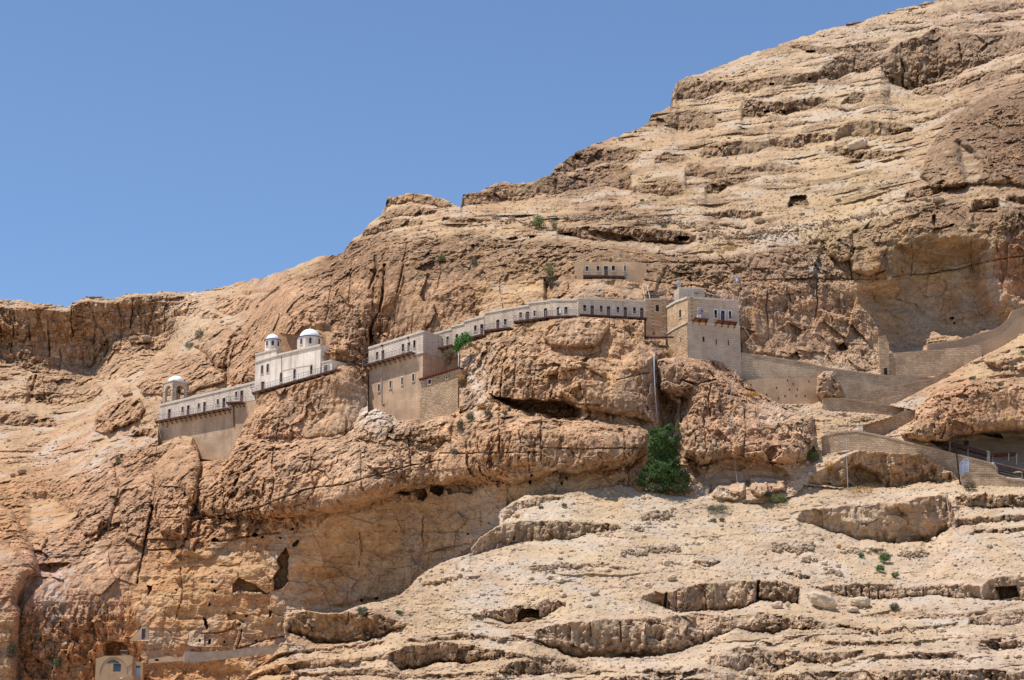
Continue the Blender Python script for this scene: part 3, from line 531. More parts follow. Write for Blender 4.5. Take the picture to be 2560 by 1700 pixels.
for top, bot, k, uc in BANDS:
    top, bot = np.array(top, float), np.array(bot, float)
    u0, u1 = top[0, 0], top[-1, 0]
    ci = np.where((ucols > u0 - 12) & (ucols < u1 + 12))[0]
    if not len(ci): continue
    sl = slice(ci[0], ci[-1] + 1)
    uu, vv = wU[:, sl], wV[:, sl]
    vt = np.interp(uu, top[:, 0], top[:, 1]); vb = np.interp(uu, bot[:, 0], bot[:, 1])
    ends = sstep((uu - u0) / 10 + .3) * sstep((u1 - uu) / 10 + .3)
    h = np.maximum(vb - vt, 1.0)
    x = (vv - vt) / h
    amp = k * (2.3 if top[0, 1] < 620 else 1.5) * h / PXM * ends
    face = np.where(x < 0, 0, np.where(x <= 1, np.clip(x, 0, 1) ** 1.2 * .92 + uc * np.clip((x - .7) / .3, 0, 1) ** 2 * .5, 0))
    below = np.where(x > 1, (.55 + .15 * uc) * np.exp(-np.clip((x - 1) * h, 0, 400) / (7 + .6 * h)), 0)
    lip = np.where(x < 0, -.16 * np.exp(np.clip(x * h, -60, 0) / 5.0), -.16 * np.exp(-np.clip(x, 0, 5) * 3)) * (x < 1.0)
    D[:, sl] += amp * (face + below + lip)
    R[:, sl] = np.maximum(R[:, sl], sstep((x * h + 5) / 6) * sstep(((1 - x) * h + 2) / 5) * ends)
for poly, amp, width, tag in BLOCKS:
    pu = [p[0] for p in poly]; pv = [p[1] for p in poly]
    ci = np.where((ucols > min(pu) - 12) & (ucols < max(pu) + 12))[0]
    if not len(ci): continue
    sl = slice(ci[0], ci[-1] + 1)
    small = tag == 'c' and width < 5
    uu, vv = (wU[:, sl], wV[:, sl]) if not small else (U[:, sl] * .6 + wU[:, sl] * .4, V[:, sl] * .6 + wV[:, sl] * .4)
    sd = sdist(uu, vv, poly)
    w = np.clip(sd / width, 0, 1)
    prof = np.sqrt(np.clip(1 - (1 - w) ** 2, 0, 1)) if tag != 's' and tag != 'n' else sstep(w)
    D[:, sl] += -amp * prof
    if tag in 'rc': R[:, sl] = np.maximum(R[:, sl], sstep(sd / 4 + .5))
    if tag == 's': SM[:, sl] = np.maximum(SM[:, sl], sstep(sd / 10)); R[:, sl] = np.maximum(R[:, sl], sstep(sd / 4 + .5))
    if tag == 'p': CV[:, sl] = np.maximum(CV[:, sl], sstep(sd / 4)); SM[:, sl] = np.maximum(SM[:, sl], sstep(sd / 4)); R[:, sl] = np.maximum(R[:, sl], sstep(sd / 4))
for pts, w_, amp in CRACKS:
    pu = [p[0] for p in pts]
    ci = np.where((ucols > min(pu) - 10) & (ucols < max(pu) + 10))[0]
    sl = slice(ci[0], ci[-1] + 1)
    d = dline(U[:, sl] * .5 + wU[:, sl] * .5, V[:, sl] * .5 + wV[:, sl] * .5, pts)
    D[:, sl] += amp * np.clip(1 - d / w_, 0, 1) ** .7
# --- broken rock, ledges and scree, in world metres
RX, RZ = ray(U, V)
T1 = T + D
X = T1 * RX; Y = T1.copy(); Z = CAMZ + T1 * RZ
rough = R * (1 - .8 * SM)
patch = np.clip(.62 + .75 * fbm(X / 14, Y / 14, Z / 14, 2, 21), .12, 1.3)       # ragged here, calmer there
wx = X + .28 * perlin(X / 2.2, Y / 2.2, Z / 2.2, 31); wz = Z + .28 * perlin(X / 2.2, Y / 2.2, Z / 2.2, 32)
n = 0
n = n + rough * (1.35 * facets(wx / 5.2, Y / 6.0, wz / 7.5, 1) + patch * (1.25 * facets(wx / 2.1, Y / 2.6, wz / 2.9, 2) + .85 * facets(wx / .95, Y / 1.2, wz / 1.5, 3) + .52 * facets(X / .5, Y / .7, Z / .62, 4)))
n = n + rough * .45 * ridged(wx / 7.0, Y / 9.0, wz / 14.0, 3, 41)
n = n + rough * .35 * ridged(wx / 1.6, Y / 2.2, wz / 7.0, 2, 45)                      # vertical fluting
n = n + R * SM * (.8 * fbm(X / 9, Y / 9, Z / 6, 3, 51) + .26 * facets(wx / 1.3, Y / 1.5, wz / .9, 5) + .5 * facets(wx / 4.5, Y / 5, wz / 2.2, 7) + .30 * ridged(X / 3.2, Y / 3.5, Z / 3.2, 3, 55) + .08 * fbm(X / .6, Y / .6, Z / .5, 2, 57))
# bedding: thin beds, each standing out or set back by its own amount
dip = np.interp(U, [-300, 400, 1000, 1700, 2100, 2600], [0, 0, 0, 0, 3.0, 12.0]) * np.where(V < 620, 1, .3)
bz = Z - dip + 1.3 * fbm(X / 26, Y / 26, Z / 60, 2, 61) + .25 * perlin(X / 3, Y / 3, Z / 3, 62)
def beds(th, seed, lx):
    q = bz / th + .35 * perlin(X / lx, Y / lx, Z * 0, seed + 5)
    i = np.floor(q); fr = q - i
    a = perlin(X / lx, Y / lx + i * 5.3, i * 3.71, seed); b = perlin(X / lx, Y / lx + (i + 1) * 5.3, (i + 1) * 3.71, seed)
    return a + (b - a) * sstep((fr - .88) / .12)
slope = 1 - R
str_amt = np.clip(.6 + .9 * fbm(X / 20, Y / 20, Z / 10, 2, 71), .1, 1.5)
b1, b2 = beds(2.3, 81, 9.0), beds(.95, 91, 5.0)
upper = np.where(V < 760, 1.9, np.where(inC, .7 + .6 * sstep((V - 1500) / 120), 1.6))
n = n + slope * str_amt * upper * (1.1 * b1 + .55 * b2) + R * (.45 * b1 + .36 * b2) * (1 - .35 * SM) * (.5 + patch * .5) * (1 + 1.3 * ((U < 560) & (V < 1110)))
lf = fbm(X / 11, Y / 11, Z / 11, 3, 101)
n = n + slope * (1.0 * lf + .32 * upper * facets(X / 1.1, Y / 1.6, Z / .8, 6) * np.clip(.3 + 1.2 * fbm(X / 8, Y / 8, Z / 8, 2, 111), 0, 1) + .22 * fbm(X / .9, Y / 1.1, Z / .7, 4, 115, .6))
n = n * (1 - .85 * CV)
# soften near the polished edges of hand-placed masses is not wanted: add as is
TF = T1 - n
# keep rock out of the buildings
for poly, tb, mode in KEEP:
    pu = [p[0] for p in poly]; u0_, u1_ = min(pu), max(pu)
    ci = np.where((ucols > u0_ - 8) & (ucols < u1_ + 8))[0]
    sl = slice(ci[0], ci[-1] + 1)
    ins = sdist(U[:, sl], V[:, sl], poly) > (-1.0 if mode == 'b' else .5)
    tbv = tb(U[:, sl], V[:, sl])
    TF[:, sl] = np.where(ins, np.maximum(TF[:, sl], tbv), TF[:, sl])

for poly, tf, amp, width in FRONT:
    pu = [p[0] for p in poly]; ci = np.where((ucols > min(pu) - 8) & (ucols < max(pu) + 8))[0]; sl = slice(ci[0], ci[-1] + 1)
    sd = sdist(wU[:, sl] * .5 + U[:, sl] * .5, wV[:, sl] * .5 + V[:, sl] * .5, poly); w = np.clip(sd / width, 0, 1)
    TF[:, sl] = np.where(sd > 0, tf - amp * np.sqrt(1 - (1 - w) ** 2) - .8 * facets(X[:, sl] / 1.0, Y[:, sl] / 1.0, Z[:, sl] / 1.4, 9), TF[:, sl])
    R[:, sl] = np.where(sd > 0, 1, R[:, sl])

# ---- mesh
rows_T = [TF]; Vb = []
def grid_point(u, v, t):
    rx, rz = ray(u, v); return t * rx, t, CAMZ + t * rz
GX, GY, GZ = TF * RX, TF, CAMZ + TF * RZ
# foot of the mountain, running down to the plain
fx, fy, fz = [], [], []
for k, dz in enumerate([0.10, 0.25, 0.45, 0.7, 1.0]):
    z = GZ[0] * (1 - dz) + (-0.6) * dz
    y = GY[0] - (GZ[0] - z) * 1.35
    fx.append(GX[0] * (y / GY[0])); fy.append(y); fz.append(z)
bx, by, bz_ = [], [], []
for k, (dy, dz) in enumerate([(1.0, -.15), (3, -.8), (7, -2.2), (14, -5), (30, -12), (60, -28), (120, -60), (260, -170)]):
    bx.append(GX[-1] * (1 + dy / GY[-1])); by.append(GY[-1] + dy); bz_.append(GZ[-1] + dz + .3 * dy * 0)
AX = np.vstack([np.array(fx)[::-1], GX, np.array(bx)]); AY = np.vstack([np.array(fy)[::-1], GY, np.array(by)]); AZ = np.vstack([np.array(fz)[::-1], GZ, np.array(bz_)])
nb, nt = len(fx), len(bx)
def padrows(a): return np.vstack([np.repeat(a[:1], nb, 0), a, np.repeat(a[-1:], nt, 0)])

# ---- stone colour from place to place; tints in the hollows also carry their shade
TINTS = [ # u, v, r, g, b, spread
 (100,850,.44,.325,.22,190),(300,850,.45,.34,.235,120),(450,790,.49,.39,.28,70),(350,930,.48,.37,.25,30),(150,1010,.41,.31,.21,120),(2180,1310,.56,.48,.39,60),(450,950,.42,.30,.20,100),(200,1120,.43,.29,.19,130),(100,1280,.43,.28,.16,120),
 (60,1450,.40,.25,.17,110),(60,1650,.43,.28,.16,120),(250,1300,.40,.28,.19,110),(250,1480,.42,.29,.20,90),(330,1620,.52,.30,.15,130),(550,1500,.50,.31,.16,150),
 (750,1420,.49,.33,.19,130),(650,1650,.52,.32,.17,90),(560,1220,.44,.30,.19,120),(760,1180,.47,.34,.23,130),(900,1150,.47,.36,.25,110),(1000,1350,.46,.34,.22,130),
 (1150,1280,.44,.35,.25,80),(1250,1110,.48,.34,.22,130),(1500,1120,.46,.33,.22,100),(1250,930,.48,.36,.24,120),(1480,950,.50,.36,.23,110),(1430,830,.47,.35,.25,60),
 (1640,980,.42,.32,.24,70),(1800,980,.44,.31,.21,110),(1900,1100,.45,.31,.21,90),(1800,1190,.44,.34,.24,70),(1960,1050,.49,.39,.28,60),
 (720,820,.42,.29,.19,120),(900,700,.38,.26,.17,120),(1100,700,.41,.29,.19,130),(1300,730,.44,.32,.20,100),(1500,690,.43,.31,.20,100),(1700,680,.40,.30,.20,110),
 (1900,750,.41,.30,.21,120),(1300,560,.42,.31,.20,120),(1500,620,.38,.28,.19,90),(1700,600,.42,.32,.22,80),(1000,530,.46,.34,.22,90),(1450,430,.36,.26,.18,100),
 (1240,490,.42,.29,.19,60),(1700,400,.42,.31,.20,150),(1700,250,.42,.32,.22,110),(1900,300,.46,.36,.25,150),(2150,160,.46,.37,.27,150),(2200,300,.45,.35,.23,140),
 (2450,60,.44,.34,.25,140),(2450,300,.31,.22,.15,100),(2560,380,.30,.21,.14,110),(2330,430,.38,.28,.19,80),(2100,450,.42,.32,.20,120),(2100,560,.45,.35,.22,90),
 (2350,540,.38,.27,.18,90),(2330,650,.44,.34,.22,110),(2300,780,.42,.33,.24,90),(2520,680,.44,.28,.19,60),(2450,800,.40,.29,.20,70),(2100,800,.40,.29,.20,90),
 (2150,890,.45,.36,.26,60),(2480,900,.47,.36,.24,80),(2420,1010,.42,.28,.18,100),(2450,1130,.38,.31,.24,70),(2200,1160,.49,.38,.26,90),(2100,1090,.46,.36,.25,70),
 (700,1600,.50,.37,.24,90),(850,1570,.50,.37,.24,100),(1000,1640,.50,.39,.27,150),(1300,1450,.52,.43,.32,170),(1400,1300,.52,.44,.32,130),(1350,1600,.50,.41,.30,150),
 (1700,1350,.52,.44,.33,140),(1700,1500,.50,.40,.29,150),(1750,1640,.51,.43,.33,150),(2100,1400,.53,.44,.33,160),(2180,1300,.50,.41,.31,90),(2100,1570,.50,.41,.30,160),
 (2400,1400,.52,.43,.33,140),(2450,1250,.52,.43,.31,90),(2400,1600,.50,.42,.33,160),(2050,670,.46,.36,.27,40),(230,1400,.47,.36,.26,50),(950,1030,.47,.42,.36,50)]
gu = np.arange(-320, 2881, 20.0); gv = np.arange(-140, 1821, 20.0)
CU, CVv = np.meshgrid(gu, gv)
acc = np.zeros(CU.shape + (3,)); ws = np.zeros(CU.shape)
for (u_, v_, r_, g_, b_, sp_) in TINTS:
    w_ = 1.0 / (((CU - u_) ** 2 + (CVv - v_) ** 2) / sp_ ** 2 + .12) ** 2.2
    acc += w_[..., None] * np.array([r_, g_, b_]); ws += w_
acc /= ws[..., None]
jU = U + 28 * perlin(U / 60, V / 60, z0, 15) + 9 * perlin(U / 14, V / 14, z0, 16); jV = V + 22 * perlin(U / 60, V / 60, z0, 17) + 9 * perlin(U / 14, V / 14, z0, 18)
a_ = np.clip((jU + 320) / 20.0, 0, len(gu) - 1.001); b_ = np.clip((jV + 140) / 20.0, 0, len(gv) - 1.001)
i_, j_ = a_.astype(int), b_.astype(int); a_ -= i_; b_ -= j_
tint = (acc[j_, i_] * ((1 - a_) * (1 - b_))[..., None] + acc[j_, i_ + 1] * (a_ * (1 - b_))[..., None] + acc[j_ + 1, i_] * ((1 - a_) * b_)[..., None] + acc[j_ + 1, i_ + 1] * (a_ * b_)[..., None])
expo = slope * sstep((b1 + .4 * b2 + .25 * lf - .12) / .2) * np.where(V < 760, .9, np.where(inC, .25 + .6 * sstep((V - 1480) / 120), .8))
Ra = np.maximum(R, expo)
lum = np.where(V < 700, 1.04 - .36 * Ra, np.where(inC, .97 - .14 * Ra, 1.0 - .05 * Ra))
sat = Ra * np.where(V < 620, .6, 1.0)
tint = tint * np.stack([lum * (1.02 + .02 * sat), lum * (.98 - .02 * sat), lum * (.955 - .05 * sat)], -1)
# dry yellow grass on the benches, per bench
grass = slope * np.clip(-.12 + 1.3 * fbm(X / 7, Y / 7, Z / 3.0, 3, 121) + .35 * (V < 600) * .5 + np.where(inC, .0, 0), 0, 1) * (1 - np.clip(b2 * 1.5, 0, 1) * .6)
for (u_, v_, ru_, rv_, k_) in [(2060,1330,90,30,.8),(2250,1365,160,12,.7),(1500,1290,200,18,.4),(1880,1310,60,60,.6),(1700,1040,20,6,1),(2130,720,40,12,.6),(1790,620,60,14,.8),(2150,1215,160,8,.9),(2050,560,200,40,.4),
                             (1640,500,100,22,.6),(1150,1510,60,8,.8),(960,1500,60,7,.9),(1800,1440,120,50,.35),(2200,1600,120,25,.5),(2300,240,150,40,.35),(1600,1065,60,4,.9),(110,1020,70,12,.8),(290,950,60,10,.7),(1900,1330,120,16,.6)]:
    grass = np.maximum(grass, k_ * np.exp(-((U - u_) / ru_) ** 2 - ((V - v_) / rv_) ** 2) * np.clip(.6 + .9 * fbm(X / 2.5, Y / 2.5, Z / 2.5, 2, 131), 0, 1.2))
lime = np.zeros(V.shape)
for (u_, v_, ru_, rv_, k_) in [(2038,665,14,22,1.0),(1195,960,30,70,.6),(930,1040,50,35,.55),(130,1480,40,110,.5),(150,1440,40,25,.6),(1640,930,18,30,.5),(1140,1400,60,60,.25),(1170,930,24,40,.7),(2060,930,30,40,.3),(230,1150,40,40,.45),(1930,1030,60,25,.4),(1780,1230,80,18,.5),(1330,1290,120,16,.4)]:
    lime = np.maximum(lime, k_ * np.exp(-((U - u_) / ru_) ** 2 - ((V - v_) / rv_) ** 2))
lime *= np.clip(.5 + 1.4 * fbm(X / 1.2, Y / 1.2, Z / 3, 2, 141), 0, 1)

def mesh_from_grid(name, AX, AY, AZ):
    nr, nc = AX.shape
    me = bpy.data.meshes.new(name)
    co = np.stack([AX, AY, AZ], -1).reshape(-1, 3).astype(np.float32)
    idx = np.arange(nr * nc).reshape(nr, nc)
    q = np.stack([idx[:-1, :-1], idx[:-1, 1:], idx[1:, 1:], idx[1:, :-1]], -1).reshape(-1, 4).astype(np.int32)
    me.vertices.add(len(co)); me.vertices.foreach_set('co', co.ravel())
    me.loops.add(q.size); me.loops.foreach_set('vertex_index', q.ravel())
    me.polygons.add(len(q)); me.polygons.foreach_set('loop_start', np.arange(0, q.size, 4, dtype=np.int32))
    me.polygons.foreach_set('loop_total', np.full(len(q), 4, np.int32))
    me.update(calc_edges=True)
    return me
ter = mesh_from_grid("mountain", AX, AY, AZ)
def setattr_(me, name, arr):
    if arr.ndim == 3:
        a = me.attributes.new(name, 'FLOAT_COLOR', 'POINT')
        c = np.ones((arr.shape[0] * arr.shape[1], 4), np.float32); c[:, :3] = arr.reshape(-1, 3)
        a.data.foreach_set('color', c.ravel())
    else:
        a = me.attributes.new(name, 'FLOAT', 'POINT'); a.data.foreach_set('value', arr.reshape(-1).astype(np.float32))
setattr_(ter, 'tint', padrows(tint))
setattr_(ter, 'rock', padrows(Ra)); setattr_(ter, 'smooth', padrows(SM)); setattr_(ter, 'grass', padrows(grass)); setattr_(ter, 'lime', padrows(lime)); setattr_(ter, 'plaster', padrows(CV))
ter.shade_flat() if hasattr(ter, 'shade_flat') else None

# depth lookup for everything that stands on the mountain
def tdepth(u, v):
    ci = np.interp(u, ucols, np.arange(NU)); i = int(min(max(ci, 0), NU - 2)); a = ci - i
    r = np.interp(-v, -V[:, i], np.arange(NV)); j = int(min(max(r, 0), NV - 2)); b = min(max(r - j, 0), 1)
    return float((TF[j, i] * (1 - a) + TF[j, i + 1] * a) * (1 - b) + (TF[j + 1, i] * (1 - a) + TF[j + 1, i + 1] * a) * b)
def onground(u, v):
    return P(u, v, tdepth(u, v))
# ---------------------------------------------------------------- materials
def newmat(name):
    m = bpy.data.materials.new(name); m.use_nodes = True
    nt = m.node_tree; b = nt.nodes["Principled BSDF"]
    b.inputs["Roughness"].default_value = .9
    b.inputs["Specular IOR Level"].default_value = .15
    return m, nt, b
class N:
    def __init__(s, nt): s.nt = nt
    def __call__(s, typ, ins=None, **kw):
        n = s.nt.nodes.new("ShaderNode" + typ)
        for k, v in kw.items(): setattr(n, k, v)
        for k, v in (ins or {}).items():
            if isinstance(v, bpy.types.NodeSocket): s.nt.links.new(v, n.inputs[k])
            else: n.inputs[k].default_value = v
        return n
    def math(s, op, a, b=None, clamp=False):
        n = s.nt.nodes.new("ShaderNodeMath"); n.operation = op; n.use_clamp = clamp
        for i, v in enumerate((a, b)):
            if v is None: continue
            if isinstance(v, bpy.types.NodeSocket): s.nt.links.new(v, n.inputs[i])
            else: n.inputs[i].default_value = v
        return n.outputs[0]
    def mix(s, f, a, b, bt='MIX'):
        n = s.nt.nodes.new("ShaderNodeMix"); n.data_type = 'RGBA'; n.blend_type = bt; n.clamp_result = False
        for i, v in ((0, f), (6, a), (7, b)):
            if isinstance(v, bpy.types.NodeSocket): s.nt.links.new(v, n.inputs[i])
            else: n.inputs[i].default_value = v if i == 0 else (tuple(v) + (1,))[:4]
        return n.outputs[2]
    def ramp(s, f, lo, hi, a=0.0, b=1.0):
        n = s.nt.nodes.new("ShaderNodeMapRange")
        s.nt.links.new(f, n.inputs[0]); n.inputs[1].default_value = lo; n.inputs[2].default_value = hi; n.inputs[3].default_value = a; n.inputs[4].default_value = b
        return n.outputs[0]
    def noise(s, vec, scale, detail=4, rough=.55, dim=None):
        n = s.nt.nodes.new("ShaderNodeTexNoise"); n.inputs["Scale"].default_value = scale; n.inputs["Detail"].default_value = detail; n.inputs["Roughness"].default_value = rough
        s.nt.links.new(vec, n.inputs["Vector"]); return n.outputs[0]
def rock_material():
    m, nt, b = newmat("limestone_mountain"); q = N(nt)
    pos = q("NewGeometry").outputs["Position"]
    def at(n, col=False):
        a = q("Attribute", attribute_name=n); return a.outputs["Color"] if col else a.outputs["Fac"]
    tint, rock, sm, grass, lime, plas = at('tint', 1), at('rock'), at('smooth'), at('grass'), at('lime'), at('plaster')
    vert = q("Mapping", {"Vector": pos, "Scale": (1, 1, .22)}).outputs[0]
    flat = q("Mapping", {"Vector": pos, "Scale": (.35, .35, 1.6)}).outputs[0]
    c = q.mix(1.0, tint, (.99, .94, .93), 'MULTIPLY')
    # tone from bed to bed and block to block
    c = q.mix(1.0, c, q.mix(q.ramp(q.noise(pos, .22, 5, .6), .3, .7), (.80, .77, .73), (1.16, 1.15, 1.13)), 'MULTIPLY')
    c = q.mix(1.0, c, q.mix(q.ramp(q.noise(flat, .8, 4, .6), .32, .68), (.88, .85, .80), (1.10, 1.10, 1.10)), 'MULTIPLY')
    # grey-brown desert varnish on the exposed faces, with runs down the cliff
    varn = q.math('MULTIPLY', q.ramp(q.noise(vert, .35, 6, .62), .47, .60), q.ramp(q.noise(pos, .11, 3, .5), .38, .60, .15, 1.0))
    varn = q.math('MULTIPLY', varn, q.math('MULTIPLY', rock, q.math('SUBTRACT', 1.0, q.math('MULTIPLY', sm, .8))))
    c = q.mix(q.math('MULTIPLY', varn, .55), c, (.225, .15, .10))
    # iron orange seepage
    iron = q.math('MULTIPLY', q.ramp(q.noise(vert, .5, 5, .6), .54, .68), q.ramp(q.noise(pos, .07, 2, .5), .42, .6))
    c = q.mix(q.math('MULTIPLY', iron, q.math('MULTIPLY', rock, .6)), c, (.50, .27, .11))
    # fresh pale breaks
    fresh = q.math('MULTIPLY', q.ramp(q.noise(pos, 1.1, 4, .65), .58, .68), q.math('MULTIPLY', rock, q.math('SUBTRACT', 1.0, sm)))
    c = q.mix(q.math('MULTIPLY', fresh, .55), c, (.62, .50, .36))
    # bedded bands of the overhung walls
    band = q.ramp(q.noise(q("Mapping", {"Vector": pos, "Scale": (.06, .06, .9)}).outputs[0], 1.0, 4, .6), .42, .6)
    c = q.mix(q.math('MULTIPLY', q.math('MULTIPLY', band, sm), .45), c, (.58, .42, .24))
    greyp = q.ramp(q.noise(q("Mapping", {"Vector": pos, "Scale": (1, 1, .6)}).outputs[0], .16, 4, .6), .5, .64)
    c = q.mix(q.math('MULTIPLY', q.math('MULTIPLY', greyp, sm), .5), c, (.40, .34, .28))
    # broken blocks differ in tone at random; pale ones also paint in bright highlights
    for sc_, lo_, hi_ in ((.55, .86, 1.13), (1.5, .85, 1.15), (3.2, .86, 1.15)):
        vb = q("TexVoronoi", {"Vector": q("Mapping", {"Vector": pos, "Scale": (1, 1, .7)}).outputs[0], "Scale": sc_}, feature='F1')
        f_ = q.ramp(q("SeparateColor", {0: vb.outputs["Color"]}).outputs[0], 0, 1, lo_, hi_)
        cb = q("CombineColor", {0: f_, 1: f_, 2: f_}).outputs[0]
        c = q.mix(q.math('MULTIPLY', rock, q.math('SUBTRACT', 1.0, q.math('MULTIPLY', sm, .6))), c, q.mix(1.0, c, cb, 'MULTIPLY'))
    # scree: stones lighter and darker than the soil
    vor = q("TexVoronoi", {"Vector": pos, "Scale": 2.2}, feature='F1')
    stone = q.ramp(vor.outputs["Distance"], .16, .30, 1, 0)
    stv = q("SeparateColor", {0: vor.outputs["Color"]})
    stm = q.math('MULTIPLY', q.math('MULTIPLY', stone, q.ramp(stv.outputs[0], .5, .62)), q.math('SUBTRACT', 1.0, rock))
    c = q.mix(q.math('MULTIPLY', stm, .75), c, q.mix(stv.outputs[1], (.40, .30, .21), (.70, .62, .50)))
    scr = q.math('MULTIPLY', q.ramp(q.noise(pos, 3.0, 3, .7), .55, .66), q.math('SUBTRACT', 1.0, rock))
    c = q.mix(q.math('MULTIPLY', scr, .35), c, (.34, .26, .19))
    soil = q.math('MULTIPLY', q.ramp(q.noise(flat, .25, 4, .6), .52, .64), q.math('SUBTRACT', 1.0, rock))
    c = q.mix(q.math('MULTIPLY', soil, .5), c, (.50, .34, .19))
    grv = q.math('MULTIPLY', q.ramp(q.noise(pos, .13, 5, .6), .50, .60), q.math('SUBTRACT', 1.0, rock))
    c = q.mix(q.math('MULTIPLY', grv, .5), c, (.47, .41, .35))
    # dry grass
    gn = q.ramp(q.noise(pos, 2.4, 4, .7), .36, .62)
    c = q.mix(q.math('MULTIPLY', q.math('MULTIPLY', grass, gn), .85), c, q.mix(q.noise(pos, .5, 2), (.52, .34, .15), (.52, .41, .26)))
    c = q.mix(q.math('MULTIPLY', lime, .8), c, (.66, .62, .56))
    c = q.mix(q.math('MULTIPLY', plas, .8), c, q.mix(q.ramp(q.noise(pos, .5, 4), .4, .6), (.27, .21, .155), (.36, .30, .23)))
    c = q.mix(1.0, c, q.mix(q.ramp(q.noise(pos, 6.0, 2, .6), .25, .75), (.86, .85, .84), (1.12, 1.12, 1.12)), 'MULTIPLY')
    nt.links.new(c, b.inputs["Base Color"])
    h = q.math('ADD', q.math('MULTIPLY', q.noise(pos, 2.6, 6, .7), .35), q.math('MULTIPLY', stm, .12))
    bp = q("Bump", {"Height": h, "Strength": .8, "Distance": .6})
    nt.links.new(bp.outputs[0], b.inputs["Normal"])
    b.inputs["Specular IOR Level"].default_value = .05
    return m
M_ROCK = rock_material()
ter.materials.append(M_ROCK)
ter_o = bpy.data.objects.new("mountain_terrain", ter); COL.objects.link(ter_o); ter_o['kind'] = 'structure'
# the plain the viewer stands on
gm = bpy.data.meshes.new("plain")
gm.from_pydata([(-6000, -3000, 0), (6000, -3000, 0), (6000, 9000, 0), (-6000, 9000, 0)], [], [(0, 1, 2, 3)])
m, nt, b = newmat("plain_soil"); q = N(nt); pos = q("NewGeometry").outputs["Position"]
nt.links.new(q.mix(q.noise(pos, .05, 6), (.36, .28, .19), (.50, .42, .31)), b.inputs["Base Color"])
gm.materials.append(m); go = bpy.data.objects.new("ground", gm); COL.objects.link(go); go['kind'] = 'structure'
# ---------------------------------------------------------------- mesh and thing helpers
class MB:
    def __init__(s): s.v, s.f, s.m = [], [], []
    def vert(s, p): s.v.append(Vector(p)); return len(s.v) - 1
    def quad(s, a, b, c, d, mi=0):
        i = len(s.v); s.v += [Vector(a), Vector(b), Vector(c), Vector(d)]; s.f.append((i, i + 1, i + 2, i + 3)); s.m.append(mi)
    def tri(s, a, b, c, mi=0):
        i = len(s.v); s.v += [Vector(a), Vector(b), Vector(c)]; s.f.append((i, i + 1, i + 2)); s.m.append(mi)
    def hexa(s, p, mi=0):
        """8 corners: bottom four (ccw), top four"""
        i = len(s.v); s.v += [Vector(x) for x in p]
        for f in ((0, 3, 2, 1), (4, 5, 6, 7), (0, 1, 5, 4), (1, 2, 6, 5), (2, 3, 7, 6), (3, 0, 4, 7)):
            s.f.append(tuple(i + k for k in f)); s.m.append(mi)
    def fbox(s, F, a0, a1, z0, z1, d0, d1, mi=0, z0b=None, z1b=None):
        """box in facade axes; z0b, z1b let the far end sit higher or lower"""
        z0b = z0 if z0b is None else z0b; z1b = z1 if z1b is None else z1b
        s.hexa([F.w(a0, z0, d0), F.w(a1, z0b, d0), F.w(a1, z0b, d1), F.w(a0, z0, d1), F.w(a0, z1, d0), F.w(a1, z1b, d0), F.w(a1, z1b, d1), F.w(a0, z1, d1)], mi)
    def box(s, c, sx, sy, sz, mi=0, rz=0.0):
        c = Vector(c); ca, sa = math.cos(rz), math.sin(rz)
        def q(x, y, z): return c + Vector((x * ca - y * sa, x * sa + y * ca, z))
        s.hexa([q(-sx, -sy, -sz), q(sx, -sy, -sz), q(sx, sy, -sz), q(-sx, sy, -sz), q(-sx, -sy, sz), q(sx, -sy, sz), q(sx, sy, sz), q(-sx, sy, sz)], mi)
    def tube(s, pts, r, n=6, mi=0, r1=None):
        pts = [Vector(p) for p in pts]; r1 = r if r1 is None else r1
        rings = []
        for k, p in enumerate(pts):
            d = (pts[min(k + 1, len(pts) - 1)] - pts[max(k - 1, 0)]).normalized()
            a = d.cross(Vector((0.31, .95, .07))).normalized(); b = d.cross(a)
            rr = r + (r1 - r) * k / (len(pts) - 1)
            rings.append([s.vert(p + (a * math.cos(2 * math.pi * j / n) + b * math.sin(2 * math.pi * j / n)) * rr) for j in range(n)])
        for r0_, r1_ in zip(rings[:-1], rings[1:]):
            for j in range(n): s.f.append((r0_[j], r0_[(j + 1) % n], r1_[(j + 1) % n], r1_[j])); s.m.append(mi)
        s.f.append(tuple(rings[0][::-1])); s.m.append(mi); s.f.append(tuple(rings[-1])); s.m.append(mi)
    def lathe(s, c, prof, n=20, mi=0, rot=0.0, sm=True):
        c = Vector(c); rings = []
        for r, z in prof:
            rings.append([s.vert(c + Vector((r * math.cos(rot + 2 * math.pi * j / n), r * math.sin(rot + 2 * math.pi * j / n), z))) for j in range(n)])
        for a, b in zip(rings[:-1], rings[1:]):
            for j in range(n): s.f.append((a[j], a[(j + 1) % n], b[(j + 1) % n], b[j])); s.m.append(mi)
        s.f.append(tuple(rings[0][::-1])); s.m.append(mi); s.f.append(tuple(rings[-1])); s.m.append(mi)
    def build(s, name, mats, parent=None, smooth=False, **props):
        me = bpy.data.meshes.new(name)
        o0 = Vector(parent_world(parent)) if parent else Vector(props.pop('origin', (0, 0, 0)))
        me.from_pydata([tuple(p - o0) for p in s.v], [], s.f)
        if not isinstance(mats, (list, tuple)): mats = [mats]
        for m_ in mats: me.materials.append(m_)
        if len(mats) > 1: me.polygons.foreach_set('material_index', s.m)
        if smooth: me.polygons.foreach_set('use_smooth', [True] * len(me.polygons))
        me.update()
        o = bpy.data.objects.new(name, me); COL.objects.link(o)
        if parent: o.parent = parent
        else: o.location = o0
        for k, v in props.items(): o[k] = v
        return o
WORLD0 = {}
def parent_world(p): return WORLD0[p.name]
def part(mb, name, mats, parent, smooth=False, **props):
    o = mb.build(name, mats, parent, smooth, **props); WORLD0[o.name] = WORLD0[parent.name]; return o
